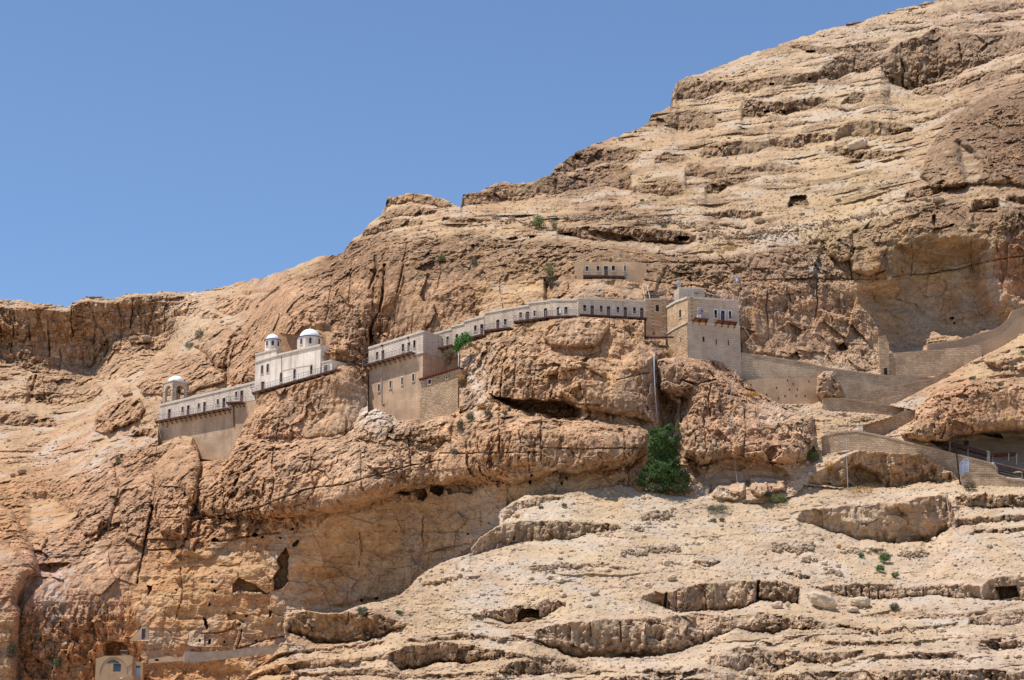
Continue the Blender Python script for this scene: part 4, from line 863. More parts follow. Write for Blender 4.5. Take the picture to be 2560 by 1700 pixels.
def thing(name, label, cat, loc, group=None):
    o = bpy.data.objects.new(name, None); COL.objects.link(o); o.location = loc; o.empty_display_size = .5
    o['label'] = label; o['category'] = cat
    if group: o['group'] = group
    WORLD0[o.name] = Vector(loc); return o
def solid(mb, name, mats, label, cat, loc, group=None, smooth=False):
    o = mb.build(name, mats, None, smooth, origin=loc); o['label'] = label; o['category'] = cat
    if group: o['group'] = group
    return o

# ---------------------------------------------------------------- building materials
def plain(name, col, rough=.8, metal=0.0, vary=.12, sc=1.5):
    m, nt, b = newmat(name); q = N(nt); pos = q("NewGeometry").outputs["Position"]
    k = q.ramp(q.noise(pos, sc, 4, .6), .3, .7, 1 - vary, 1 + vary)
    c = q("Mix", data_type='RGBA', blend_type='MULTIPLY'); c.inputs[0].default_value = 1; c.inputs[6].default_value = (*col, 1)
    cc = q("CombineColor", {0: k, 1: k, 2: k}); nt.links.new(cc.outputs[0], c.inputs[7])
    nt.links.new(c.outputs[2], b.inputs["Base Color"]); b.inputs["Roughness"].default_value = rough; b.inputs["Metallic"].default_value = metal
    return m
def masonry(name, c1, c2, mortar, bw, bh, ms, dx=1.0, dy=.35, stain=.3, bump=.5, streak=.25, pale=None, gain=1.16):
    warm = lambda c: (min(c[0] * gain * 1.05, .85), min(c[1] * gain, .8), min(c[2] * gain * .96, .75))
    c1, c2, mortar = warm(c1), warm(c2), warm(mortar); pale = warm(pale) if pale else None
    m, nt, b = newmat(name); q = N(nt); pos = q("NewGeometry").outputs["Position"]
    sp = q("SeparateXYZ", {0: pos})
    wob = q.math('MULTIPLY', q.math('SUBTRACT', q.noise(pos, .8, 3), .5), bh * 1.6)
    uu = q.math('ADD', q.math('MULTIPLY', sp.outputs[0], dx), q.math('MULTIPLY', sp.outputs[1], dy))
    vec = q("CombineXYZ", {0: uu, 1: q.math('ADD', sp.outputs[2], wob), 2: 0.0}).outputs[0]
    br = q("TexBrick", {"Vector": vec, "Color1": (*c1, 1), "Color2": (*c2, 1), "Mortar": (*mortar, 1), "Scale": 1.0, "Mortar Size": ms, "Mortar Smooth": .3, "Bias": 0.0, "Brick Width": bw, "Row Height": bh})
    c = br.outputs[0]
    if pale:
        w = q("TexWhiteNoise"); w.noise_dimensions = '2D'
        row = q.math('FLOOR', q.math('DIVIDE', q.math('ADD', sp.outputs[2], wob), bh)); cell = q.math('FLOOR', q.math('ADD', q.math('DIVIDE', uu, bw), q.math('MULTIPLY', row, .5)))
        nt.links.new(q("CombineXYZ", {0: cell, 1: row, 2: 0.0}).outputs[0], w.inputs[0])
        f = q.math('MULTIPLY', q.ramp(w.outputs[0], .68, .80), q.math('SUBTRACT', 1.0, br.outputs[1]))
        c = q.mix(q.math('MULTIPLY', f, .8), c, pale)
    c = q.mix(1.0, c, q.mix(q.ramp(q.noise(pos, .35, 5, .6), .35, .65), (1 - stain, 1 - stain * 1.1, 1 - stain * 1.2), (1.08, 1.07, 1.05)), 'MULTIPLY')
    run = q.ramp(q.noise(q("Mapping", {"Vector": pos, "Scale": (1, 1, .08)}).outputs[0], 1.1, 4, .6), .5, .68)
    c = q.mix(q.math('MULTIPLY', run, streak), c, (.20, .15, .11))
    nt.links.new(c, b.inputs["Base Color"])
    h = q.math('ADD', q.math('MULTIPLY', br.outputs[1], -1.0), q.math('MULTIPLY', q.noise(pos, 5, 4, .6), .8))
    nt.links.new(q("Bump", {"Height": h, "Strength": bump, "Distance": .06}).outputs[0], b.inputs["Normal"])
    return m
M = {}
M['pale_stone'] = masonry('pale_ashlar', (.56, .49, .42), (.62, .55, .48), (.40, .33, .27), .62, .30, .03, .71, -.25, .14, .8, .32)
M['gal_stone'] = masonry('pale_limewashed_stone', (.55, .46, .37), (.62, .53, .44), (.44, .35, .27), .6, .3, .03, 1, 0, .24, .8, .34)
M['lower_plaster'] = masonry('buff_plaster_wall', (.50, .37, .26), (.46, .34, .24), (.42, .31, .21), .8, .34, .03, .7, -.3, .26, .6, .3)
M['tower_stone'] = masonry('tower_limestone', (.46, .385, .31), (.52, .435, .355), (.40, .33, .26), .7, .32, .03, 1, 0, .22, .7, .2)
M['tower_sunlit'] = masonry('tower_rough_sunlit', (.42, .28, .17), (.56, .42, .28), (.34, .24, .15), .6, .32, .035, .5, -.8, .2, .8, .15, pale=(.60, .48, .34))  # rough stone; warm grazing sun on the left faces is put into the colour
M['rubble'] = masonry('rubble_masonry', (.40, .27, .17), (.58, .45, .31), (.28, .20, .13), .42, .27, .04, 1, 0, .25, 1.0, .25, pale=(.58, .48, .35))
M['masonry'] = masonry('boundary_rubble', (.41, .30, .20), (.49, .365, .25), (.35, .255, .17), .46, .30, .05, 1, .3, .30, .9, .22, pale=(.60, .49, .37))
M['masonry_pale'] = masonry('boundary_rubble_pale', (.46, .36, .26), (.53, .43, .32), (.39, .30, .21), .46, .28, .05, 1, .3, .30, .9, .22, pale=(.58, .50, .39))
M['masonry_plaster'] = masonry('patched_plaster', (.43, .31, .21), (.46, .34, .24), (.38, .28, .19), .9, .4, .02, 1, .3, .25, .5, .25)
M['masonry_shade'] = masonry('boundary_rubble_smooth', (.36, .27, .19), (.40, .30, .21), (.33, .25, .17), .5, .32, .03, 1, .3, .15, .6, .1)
M['church_wall'] = masonry('church_render', (.66, .60, .53), (.69, .63, .56), (.63, .57, .50), 2.5, .9, .01, .7, -.3, .20, .3, .42)
M['trim'] = plain('dressed_trim', (.60, .52, .43), vary=.15)
M['cream'] = plain('cream_render', (.42, .285, .17), vary=.1)
M['dome'] = plain('white_dome_paint', (.86, .86, .85), rough=.55, vary=.04)
M['blue'] = plain('blue_band', (.05, .06, .20))
M['wood'] = plain('brown_door_paint', (.13, .045, .030), rough=.6, vary=.2, sc=4)
M['wood_pale'] = plain('grey_weathered_door', (.30, .30, .34), rough=.6)
M['rust'] = plain('rusty_steel', (.075, .035, .028), rough=.7, vary=.3)
M['orange'] = plain('bounce_orange_planks', (.36, .11, .035), rough=.7, vary=.3, sc=3)  # brown planks; orange ground bounce on the undersides is put into the colour
M['deck'] = plain('balcony_slab', (.30, .22, .17), vary=.2)
M['rail'] = plain('thin_grey_steel', (.30, .27, .26), rough=.5, metal=.3)
M['dark'] = plain('unlit_interior', (.020, .018, .020), rough=.9)
M['glass'] = plain('dark_window_glass', (.035, .035, .045), rough=.15); M['glass'].node_tree.nodes["Principled BSDF"].inputs["Specular IOR Level"].default_value = .5
M['blueglass'] = plain('blue_grey_shutter', (.16, .20, .28), rough=.5)
M['bronze'] = plain('dark_bronze', (.05, .075, .05), rough=.4, metal=.6)
M['white'] = plain('white_paint', (.78, .78, .78), rough=.5, vary=.05)
M['gold'] = plain('ochre_finial', (.60, .48, .10), rough=.5)
M['roof'] = plain('roof_screed', (.46, .38, .30), vary=.2)
M['black'] = plain('black_plastic', (.015, .015, .02), rough=.4)
M['pole_dark'] = plain('tarred_pole', (.035, .025, .02), rough=.7)
M['pvc'] = plain('grey_pipe', (.42, .41, .42), rough=.4)
M['cloth_blue'] = plain('blue_shirt', (.02, .07, .42), vary=.1)
M['skin'] = plain('skin', (.32, .17, .11), vary=.05)
M['khaki'] = plain('pale_trousers', (.45, .36, .30), vary=.1)
M['hair'] = plain('dark_hair', (.02, .013, .01))

# ---------------------------------------------------------------- walls with true openings
def interp(pts, x):
    if x <= pts[0][0]: return pts[0][1]
    for (a, b), (c, d) in zip(pts[:-1], pts[1:]):
        if x <= c: return b + (d - b) * (x - a) / (c - a) if c > a else d
    return pts[-1][1]
def open_from_px(F, x0, y0, x1, y1, arch=False):
    """door or window opening from its corners on the facade"""
    a0, _ = F.sz(x0, (y0 + y1) / 2); a1, _ = F.sz(x1, (y0 + y1) / 2)
    _, zt = F.sz((x0 + x1) / 2, y0); _, zb = F.sz((x0 + x1) / 2, y1)
    return dict(a0=a0, a1=a1, z0=zb, z1=zt, arch=arch)
def otop(o, a):
    if not o['arch']: return o['z1']
    r = (o['a1'] - o['a0']) / 2; c = (o['a0'] + o['a1']) / 2
    k = 1.0 if o['arch'] is True else o['arch']
    return o['z1'] - r * k + k * math.sqrt(max(r * r - (a - c) ** 2, 0))
def wall(F, top, bot, holes, depth, parent, mat, name='wall', reveal=.32, d=0.0, roof=None, through=False):
    """top/bot: [(s, z)...] lines; body goes 'depth' metres back"""
    mb = MB(); a0, a1 = top[0][0], top[-1][0]
    cuts = {a0, a1}
    for p in list(top) + list(bot):
        if a0 < p[0] < a1: cuts.add(p[0])
    for o in holes:
        cuts |= {o['a0'], o['a1']}
        if o['arch']:
            cuts |= {o['a0'] + (o['a1'] - o['a0']) * k for k in (.06, .2, .35, .5, .65, .8, .94)}
    cuts = sorted(c for c in cuts if a0 <= c <= a1)
    for x0, x1 in zip(cuts[:-1], cuts[1:]):
        if x1 - x0 < 1e-5: continue
        mid = (x0 + x1) / 2; e = 1e-6
        act = sorted([o for o in holes if o['a0'] < mid < o['a1']], key=lambda o: o['z0'])
        L = [interp(bot, x0 + e)]; Rr = [interp(bot, x1 - e)]
        for o in act:
            L += [o['z0'], otop(o, x0)]; Rr += [o['z0'], otop(o, x1)]
            for zl, zr in ((o['z0'], o['z0']), (otop(o, x0), otop(o, x1))):
                mb.quad(F.w(x0, zl, d), F.w(x1, zr, d), F.w(x1, zr, d - reveal), F.w(x0, zl, d - reveal))
            for xx in (o['a0'], o['a1']):
                if abs(xx - x0) < 1e-6 or abs(xx - x1) < 1e-6:
                    mb.quad(F.w(xx, o['z0'], d), F.w(xx, otop(o, xx), d), F.w(xx, otop(o, xx), d - reveal), F.w(xx, o['z0'], d - reveal))
        L.append(interp(top, x0 + e)); Rr.append(interp(top, x1 - e))
        for k in range(0, len(L), 2):
            mb.quad(F.w(x0, L[k], d), F.w(x1, Rr[k], d), F.w(x1, Rr[k + 1], d), F.w(x0, L[k + 1], d))
        zt0, zt1 = L[-1], Rr[-1]
        mb.quad(F.w(x0, zt0, d), F.w(x1, zt1, d), F.w(x1, zt1, -depth), F.w(x0, zt0, -depth), 1)
        mb.quad(F.w(x0, L[0], -depth), F.w(x1, Rr[0], -depth), F.w(x1, Rr[0], d), F.w(x0, L[0], d))
        for k in (range(0, len(L), 2) if through else ()):
            mb.quad(F.w(x1, Rr[k], -depth), F.w(x0, L[k], -depth), F.w(x0, L[k + 1], -depth), F.w(x1, Rr[k + 1], -depth))
        if not through: mb.quad(F.w(x1, Rr[0], -depth), F.w(x0, L[0], -depth), F.w(x0, zt0, -depth), F.w(x1, zt1, -depth))
    for xx in (a0, a1):
        zb, zt = interp(bot, xx), interp(top, xx)
        mb.quad(F.w(xx, zb, d), F.w(xx, zt, d), F.w(xx, zt, -depth), F.w(xx, zb, -depth))
    return part(mb, name, [mat, roof or M['roof']], parent)
def line_px(F, pts): return [F.sz(*p) for p in pts]
def coping(F, top, parent, h=.28, out=.10, mat=None, name='parapet_coping', back=.45):
    mb = MB()
    for (s0, z0), (s1, z1) in zip(top[:-1], top[1:]):
        if s1 - s0 < .05: continue
        mb.hexa([F.w(s0 - .02, z0 - h, out), F.w(s1 + .02, z1 - h, out), F.w(s1 + .02, z1 - h, -back), F.w(s0 - .02, z0 - h, -back),
                 F.w(s0 - .02, z0 + .05, out), F.w(s1 + .02, z1 + .05, out), F.w(s1 + .02, z1 + .05, -back), F.w(s0 - .02, z0 + .05, -back)])
    return part(mb, name, mat or M['trim'], parent)
def surround(F, o, parent, mat=None, w=.12, out=.05, sill=True):
    mb = MB(); mat = mat or M['trim']
    a0, a1, z0, z1 = o['a0'], o['a1'], o['z0'], o['z1']
    spring = z1 - (a1 - a0) / 2 * (1.0 if o['arch'] is True else (o['arch'] or 0))
    mb.fbox(F, a0 - w, a0, z0, spring, -.06, out); mb.fbox(F, a1, a1 + w, z0, spring, -.06, out)
    if o['arch']:
        n = 8; r = (a1 - a0) / 2; c = (a0 + a1) / 2; k = 1.0 if o['arch'] is True else o['arch']
        for i in range(n):
            t0, t1 = math.pi * i / n, math.pi * (i + 1) / n
            def q(t, rr, d): return F.w(c - math.cos(t) * rr, spring + math.sin(t) * rr * k, d)
            mb.hexa([q(t0, r, -.06), q(t1, r, -.06), q(t1, r, out), q(t0, r, out), q(t0, r + w, -.06), q(t1, r + w, -.06), q(t1, r + w, out), q(t0, r + w, out)])
    else:
        mb.fbox(F, a0 - w, a1 + w, z1, z1 + w * 1.1, -.06, out)
    if sill: mb.fbox(F, a0 - w, a1 + w, z0 - .12, z0, -.06, out + .05)
    return part(mb, 'frame', mat, parent)
_wr = random.Random(4)
def window(F, o, parent, pane='glass', bars=True, frame=True, fmat=None, rail=None):
    if pane == 'glass': pane = _wr.choice(['glass', 'glass', 'dark', 'blueglass', 'wood'])
    mb = MB(); a0, a1, z0, z1 = o['a0'], o['a1'], o['z0'], o['z1']
    e = .02
    mb.fbox(F, a0 - e, a1 + e, z0 - e, z1 + e, -.36, -.24)
    win = part(mb, 'window', M[pane], parent)
    if bars:
        b = MB(); c = (a0 + a1) / 2; t = .035
        b.fbox(F, c - t, c + t, z0, z1, -.24, -.19)
        for k in (.36, .68): b.fbox(F, a0, a1, z0 + (z1 - z0) * k - t, z0 + (z1 - z0) * k + t, -.24, -.195)
        for s0, s1 in ((a0, a0 + .05), (a1 - .05, a1)): b.fbox(F, s0, s1, z0, z1, -.24, -.18)
        b.fbox(F, a0, a1, z1 - .05, z1, -.24, -.181); b.fbox(F, a0, a1, z0, z0 + .05, -.24, -.182)
        part(b, 'glazing_bars', M[bars] if isinstance(bars, str) else M['wood'], win)
    if frame: surround(F, o, win, fmat)
    return win
def door(F, o, parent, mat='wood', frame=True, fmat=None, top_light=.22, ajar=False):
    mb = MB(); a0, a1, z0, z1 = o['a0'], o['a1'], o['z0'], o['z1']
    zt = z0 + (z1 - z0) * (1 - top_light)
    mb.fbox(F, a0 - .02, a1 + .02, z0, zt, -.30, -.22)
    mid = (a0 + a1) / 2; w = (a1 - a0)
    for s0, s1 in ((a0 + .07, mid - .05), (mid + .05, a1 - .07)):
        mb.fbox(F, s0, s1, z0 + .15, z0 + (zt - z0) * .45, -.22, -.19); mb.fbox(F, s0, s1, z0 + (zt - z0) * .52, zt - .12, -.22, -.19)
    dr = part(mb, 'door', M[mat], parent)
    if top_light > 0:
        b = MB(); b.fbox(F, a0 - .02, a1 + .02, zt, z1 + .05, -.33, -.25); part(b, 'transom_pane', M['glass'], dr)
    h = MB(); h.fbox(F, a1 - .14, a1 - .10, z0 + .95, z0 + 1.12, -.22, -.15); part(h, 'handle', M['rail'], dr)
    if frame: surround(F, o, dr, fmat, sill=False)
    return dr
def balcony(F, pts, parent, out=.95, th=.16, mat='deck', brackets=True, rail=True, rh=1.0, ends=True, bmat='rust', panel=False, step=1.15):
    """pts: line of the deck on the facade, (s, z)"""
    mb = MB()
    for (s0, z0), (s1, z1) in zip(pts[:-1], pts[1:]):
        mb.fbox(F, s0, s1, z0 - th, z0, 0.0, out, 0, z1 - th, z1)
        mb.fbox(F, s0, s1, z0 - th - .03, z0 + .04, out, out + .06, 1, z1 - th - .03, z1 + .04)
    deck = part(mb, 'balcony_deck', [M[mat], M[bmat]], parent)
    if brackets:
        L = pts[-1][0] - pts[0][0]; n = max(2, int(round(L / step)))
        for i in range(n + 1):
            a = pts[0][0] + .1 + (L - .2) * i / n; z = interp(pts, a) - th
            b = MB(); b.fbox(F, a - .07, a + .07, z - .14, z, 0, out * .92)
            b.hexa([F.w(a - .05, z - .75, 0), F.w(a + .05, z - .75, 0), F.w(a + .05, z - .6, 0), F.w(a - .05, z - .6, 0), F.w(a - .05, z - .14, out * .8), F.w(a + .05, z - .14, out * .8), F.w(a + .05, z - .14, out * .65), F.w(a - .05, z - .14, out * .65)])
            part(b, 'bracket', M[bmat], deck)
    if rail:
        r = MB(); L = pts[-1][0] - pts[0][0]; n = max(2, int(L / (.30 if panel else .55)))
        d = out + .02
        for i in range(n + 1):
            a = pts[0][0] + L * i / n; z = interp(pts, a); big = i in (0, n) or i % 4 == 0
            w = .03 if big else .014
            r.fbox(F, a - w, a + w, z, z + rh, d - w, d + w)
        for hh, w in ((rh, .028), (rh * .52, .016), (.12, .016)):
            for (s0, z0), (s1, z1) in zip(pts[:-1], pts[1:]): r.fbox(F, s0, s1, z0 + hh - w, z0 + hh + w, d - w, d + w, 0, z1 + hh - w, z1 + hh + w)
            for s_, z_ in (pts[0], pts[-1]): r.fbox(F, s_ - w, s_ + w, z_ + hh - w, z_ + hh + w, 0, d)
        part(r, 'railing', M['rail'], parent)
    return deck
def zpx(ox, oy, f, *pts): return [(ox + x / f, oy + y / f) for x, y in pts]
def rpx(ox, oy, f, x0, y0, x1, y1): return (ox + x0 / f, oy + y0 / f, ox + x1 / f, oy + y1 / f)
def holes_px(F, ox, oy, f, lst): return [open_from_px(F, *rpx(ox, oy, f, *r[:4]), arch=(r[4] if len(r) > 4 else False)) for r in lst]

# ================================================================ lower left cell row
F = F_LG; c1 = (380, 800, 4.356)
root = thing('cell_block', 'low pale cell row with five brown doors between the bell tower and white church', 'building', F.w(F.L / 2, F.sz(520, 1040)[1]))
dl = [rpx(*c1, *r) for r in ((172,970,205,1080),(380,930,410,1035),(557,893,587,1000),(767,848,800,955),(960,768,993,892))]
wl_ = [rpx(*c1, *r) for r in ((322,945,345,1005),(498,908,522,970),(706,862,730,925),(905,780,930,843),(1072,692,1085,722))]
dh = [open_from_px(F, *r) for r in dl]; wh = [open_from_px(F, *r) for r in wl_]
top = line_px(F, [(400, 1011), (580, 968), (639, 953)])
flo = line_px(F, [(400, 1054), (579, 1021), (581, 1008), (612, 1004), (639, 1000)])
wall(F, top, [(flo[0][0], flo[0][1]), (flo[1][0], flo[1][1]), (flo[2][0], flo[2][1]), flo[3], flo[4]], dh + wh, 6.5, root, M['pale_stone'])
coping(F, top, root, .34, .12, M['trim'])
for o in dh: door(F, o, root)
for o in wh[:4]: window(F, o, root)
window(F, wh[4], root, 'dark', bars=False)
balcony(F, line_px(F, [(396, 1055.5), (578, 1021.5)]), root, 1.0)
balcony(F, line_px(F, [(575, 1008.5), (613, 1006)]), root, 1.1, step=.9)
lw = line_px(F, [(397, 1052), (579, 1020), (581, 1007), (640, 999)])
lb = [(lw[0][0], F.sz(398, 1135)[1]), (lw[-1][0], F.sz(600, 1165)[1])]
put = [open_from_px(F, *rpx(*c1, 157, 1150, 172, 1172))]
wall(F, [(s, z - .05) for s, z in lw], lb, put, 6.2, root, M['lower_plaster'], 'retaining_wall', d=-.04)
b = MB(); p0, p1 = F.sz(585, 1012), F.sz(586, 1066); b.tube([F.w(p0[0], p0[1], .12), F.w(p1[0], p1[1], .12)], .09); part(b, 'drainpipe', M['rust'], root)
for x, y in ((285, 912), (468, 880), (672, 828), (930, 740)):
    a, z = F.sz(380 + x / 4.356, 800 + y / 4.356); b = MB(); b.fbox(F, a - .03, a + .03, z - .05, z + .02, 0.1, .75); part(b, 'roof_spout', M['rail'], root)

# ---- bell tower
tc = P(439, 985, F.t(439, 985) + 3.9); bt = F_LG.dir
tz1 = CAMZ + (tc.y) * ray(439, 958)[1]; tz0 = CAMZ + tc.y * ray(439, 1006)[1] - 1.0
root = thing('bell_tower', 'open square bell tower with two arches and a small white dome above the cell row', 'bell tower', (tc.x, tc.y, tz0))
hs = 1.72; ang = math.radians(-46)
class Loc:
    """a facade built from a centre, an angle and a half size"""
    def __init__(s, c, a, off, half):
        s.n = Vector((math.cos(a), math.sin(a))); s.dir = Vector((-s.n.y, s.n.x)); s.A = Vector((c[0], c[1])) + s.n * off - s.dir * half; s.L = 2 * half
    w = Facade.w
for k in range(4):
    f2 = Loc(tc, math.radians(-90) + math.radians(42) + k * math.pi / 2, hs, hs)
    zt = tz1 - .5; o = dict(a0=.72, a1=2 * hs - .72, z0=tz0, z1=tz1 - .72, arch=True)
    wall(f2, [(0.0, tz1), (2 * hs, tz1)], [(0.0, tz0), (2 * hs, tz0)], [o], .42, root, M['tower_stone'], 'arched_wall', reveal=.42, through=True)
    b = MB(); b.fbox(f2, -.03, 2 * hs + .03, tz1 - .08, tz1 + .10, -.1, .10 + .002 * k); part(b, 'cornice', M['trim'], root)
    for x0_, x1_ in ((0, .72), (2 * hs - .72, 2 * hs)):
        b = MB(); b.fbox(f2, x0_, x1_, o['z1'] - .95, o['z1'] - .82, 0, .06 + .001 * k); part(b, 'impost', M['trim'], root)
b = MB(); b.box((tc.x, tc.y, tz1 - .06), hs - .05, hs - .05, .08, rz=math.radians(42)); part(b, 'ceiling_slab', M['roof'], root)
b = MB(); rr = 1.45
b.lathe((tc.x, tc.y, tz1 + .05), [(rr, 0), (rr, .18)] + [(rr * math.cos(t), .18 + rr * .78 * math.sin(t)) for t in [math.pi / 2 * i / 8 for i in range(1, 8)]] + [(.05, .18 + rr * .78)], 28)
part(b, 'dome', M['dome'], root, True)
for k, dx in enumerate((-.62, .70)):
    cx = tc + Vector((dx, -.55 + .25 * k, 0)); zz = tz1 - 1.9 - .1 * k
    b = MB(); b.lathe((cx.x, cx.y, zz), [(.42, 0), (.40, .08), (.30, .28), (.25, .55), (.16, .70), (.05, .75)], 14); b.tube([(cx.x, cx.y, zz + .7), (cx.x, cx.y, zz + 1.5)], .04)
    solid(b, 'bell', M['bronze'], ('dark bronze bell hanging in the left arch of the bell tower', 'dark bronze bell hanging in the right arch of the bell tower')[k], 'bell', (cx.x, cx.y, zz), 'bells of the bell tower', True)

# ================================================================ church
F = F_CH
root = thing('church', 'white rendered church with two white domed drums and arched windows on the cliff', 'church', F.w(F.L / 2, F.sz(720, 955)[1]))
top = line_px(F, [(639, 885), (691, 871), (691.5, 885), (696, 885.5), (802, 861)])
bot = line_px(F, [(639, 985), (803, 940)])
hl = holes_px(F, *c1, [(1187,490,1212,588,True),(1248,475,1273,572,True),(1393,570,1418,678,True),(1540,530,1566,640,True),(1722,482,1748,592,True)])
dr = holes_px(F, *c1, [(1187,672,1225,770)])
wall(F, top, bot, hl + dr, 5.0, root, M['church_wall'])
for o in hl: window(F, o, root, 'glass', 'rust')
door(F, dr[0], root, 'wood', top_light=0)
t2 = line_px(F, [(639, 885), (691, 871)]); t3 = line_px(F, [(696, 885.5), (802, 861)])
coping(F, t2, root, .22, .14, M['trim']); coping(F, t3, root, .30, .20, M['trim'])
mc = line_px(F, [(639, 905), (696, 888)])
b = MB(); b.fbox(F, mc[0][0], mc[1][0], mc[0][1] - .15, mc[0][1] + .08, 0, .16, 0, mc[1][1] - .15, mc[1][1] + .08); part(b, 'string_course', M['trim'], root)
mc = line_px(F, [(706, 927), (728, 921), (781, 912)])
b = MB()
for p, q_ in zip(mc[:-1], mc[1:]): b.fbox(F, p[0], q_[0], p[1] - .05, p[1] + .06, 0, .05, 0, q_[1] - .05, q_[1] + .06)
part(b, 'string_course', M['trim'], root)
b = MB(); p0, p1 = F.sz(704, 890), F.sz(705, 975); b.tube([F.w(p0[0], p0[1], .06), F.w(p1[0], p1[1], .06)], .035); part(b, 'drainpipe', M['rust'], root)
# annex
at_ = line_px(F, [(803.5, 906), (829, 899)]); ab = line_px(F, [(803.5, 940), (829, 931)])
oh = holes_px(F, *c1, [(1870,490,1915,586)])
wall(F, at_, ab, oh, 4.5, root, M['church_wall'], 'annex_wall', d=-.15); window(F, oh[0], root, 'blueglass'); coping(F, at_, root, .14, .02)
balcony(F, line_px(F, [(639, 984), (852, 924.5)]), root, .95, step=1.6)
tw = line_px(F, [(645, 984), (800, 941), (845, 928)])
wall(F, [(s, z - .22) for s, z in tw], [(tw[0][0], tw[0][1] - 1.6), (tw[1][0], tw[1][1] - 2.2), (tw[2][0], tw[2][1] - 1.0)], [], 5, root, M['lower_plaster'], 'footing_wall', d=-.1)
def drum(cu, cv_base, back, r, hz, rd, dz, n=8, wins=()):
    t = F.t(cu, cv_base) + back
    c = P(cu, cv_base, t)
    dr_ = MB(); rot = math.radians(22.5 + 8)
    dr_.lathe(c - Vector((0, 0, 1.8)), [(r, 0), (r, hz + 1.8)], n, rot=rot)
    d0 = part(dr_, 'drum', M['church_wall'], root)
    e = MB(); e.lathe(c + Vector((0, 0, hz)), [(r + .16, 0), (r + .16, .10)], n, rot=rot); part(e, 'eave_band', M['blue'], d0)
    dm = MB()
    dm.lathe(c + Vector((0, 0, hz + .10)), [(rd * math.cos(x) , dz * math.sin(x) ** 1.0) for x in [math.pi / 2 * i / 9 for i in range(9)]] + [(.12, dz * 1.02), (.05, dz * 1.12)], 28)
    dd = part(dm, 'dome', M['dome'], root, True)
    g = MB(); g.lathe(c + Vector((0, 0, hz + .10 + dz * 1.08)), [(.03, 0), (.10, .1), (.03, .22), (.01, .4)], 8); part(g, 'finial', M['gold'], dd)
    ri = r * math.cos(math.pi / n)
    for k in range(n):
        a = rot + math.pi * 2 * (k + .5) / n
        nn = Vector((math.cos(a), math.sin(a)))
        if nn.y > .1: continue
        f3 = Loc(c, a, ri, .26); z0 = c.z + hz * .28; z1 = c.z + hz * .86
        wb = MB()
        segs = 6
        wb.fbox(f3, .04, .48, z0, z1 - .22, .0, .03)
        for i in range(segs):
            t0, t1 = math.pi * i / segs, math.pi * (i + 1) / segs
            wb.hexa([f3.w(.26, z1 - .22, 0), f3.w(.26 - .22 * math.cos(t0), z1 - .22 + .22 * math.sin(t0), 0), f3.w(.26 - .22 * math.cos(t1), z1 - .22 + .22 * math.sin(t1), 0), f3.w(.26, z1 - .22, 0),
                     f3.w(.26, z1 - .22, .03), f3.w(.26 - .22 * math.cos(t0), z1 - .22 + .22 * math.sin(t0), .03), f3.w(.26 - .22 * math.cos(t1), z1 - .22 + .22 * math.sin(t1), .03), f3.w(.26, z1 - .22, .03)])
        wi = part(wb, 'window', M['glass'], root)
        surround(f3, dict(a0=.04, a1=.48, z0=z0, z1=z1, arch=True), wi, w=.10, out=.08)
drum(681, 874, 4.0, 1.48, 1.60, 1.22, 1.12)
drum(774, 874, 5.0, 2.35, 1.95, 1.85, 1.68)

# ================================================================ middle block
F = F_MB; c2 = (880, 720, 4.6125)
root = thing('tall_corner_house', 'tall house with white stone top storey over buff plaster wall with four slit windows', 'building', F.w(F.L / 2, F.sz(990, 1000)[1]))
top = line_px(F, [(922, 868.5), (1058, 826)]); mid = line_px(F, [(921, 915), (1058, 880)])
wh = holes_px(F, *c2, [(275,738,305,828),(573,645,603,735),(706,602,735,693)]); dh = holes_px(F, *c2, [(340,718,373,822),(640,627,673,742)])
wall(F, top, mid, wh + dh, 7.5, root, M['pale_stone'], 'upper_wall')
for o in wh: window(F, o, root)
for i, o in enumerate(dh): door(F, o, root, 'wood_pale' if i else 'wood')
coping(F, top, root, .32, .14, M['trim'])
balcony(F, line_px(F, [(916, 916.5), (1039, 881.5)]), root, 1.0)
sl = holes_px(F, *c2, [(298,1108,322,1195),(433,1070,455,1155),(567,1030,588,1115),(694,990,718,1075),(466,1188,473,1222),(355,1335,372,1365)])
lowt = [(s, z - .02) for s, z in line_px(F, [(923, 914.5), (1058, 880)])]
wall(F, lowt, line_px(F, [(923, 1045), (1000, 1052), (1058, 1056)]), sl, 7.3, root, M['lower_plaster'], 'lower_wall', d=-.06)
for o in sl[:4]: window(F, o, root, 'dark', False, True, M['trim'])
b = MB(); m2 = line_px(F, [(1038, 886), (1058, 881)]); b.fbox(F, m2[0][0], m2[1][0] + .1, m2[0][1] - .1, m2[0][1] + .1, 0, .1, 0, m2[1][1] - .1, m2[1][1] + .1); part(b, 'string_course', M['trim'], root)
p0, p1 = F.sz(954, 912), F.sz(954, 1008); b = MB(); b.tube([F.w(p0[0], p0[1], .06), F.w(p1[0], p1[1], .06)], .10); part(b, 'drainpipe', M['pvc'], root)
for x, y in ((350, 665), (652, 575)):
    a, z = F.sz(880 + x / 4.6125, 720 + y / 4.6125); b = MB(); b.fbox(F, a - .1, a + .1, z - .15, z + .12, 0, .3); part(b, 'wall_lamp', M['black'], root)
F = F_MBR
top = line_px(F, [(1058.2, 826), (1083, 835)]); bot = line_px(F, [(1058.2, 950), (1083, 945)])
wall(F, top, bot, [], .03, root, M['lower_plaster'], 'side_wall', d=.0)
up = line_px(F, [(1058.2, 826), (1083, 835)]); ub = line_px(F, [(1058.2, 882), (1083, 889)])
wall(F, up, ub, [], .01, root, M['pale_stone'], 'upper_side_wall', d=.03); coping(F, up, root, .32, .16, M['trim'])

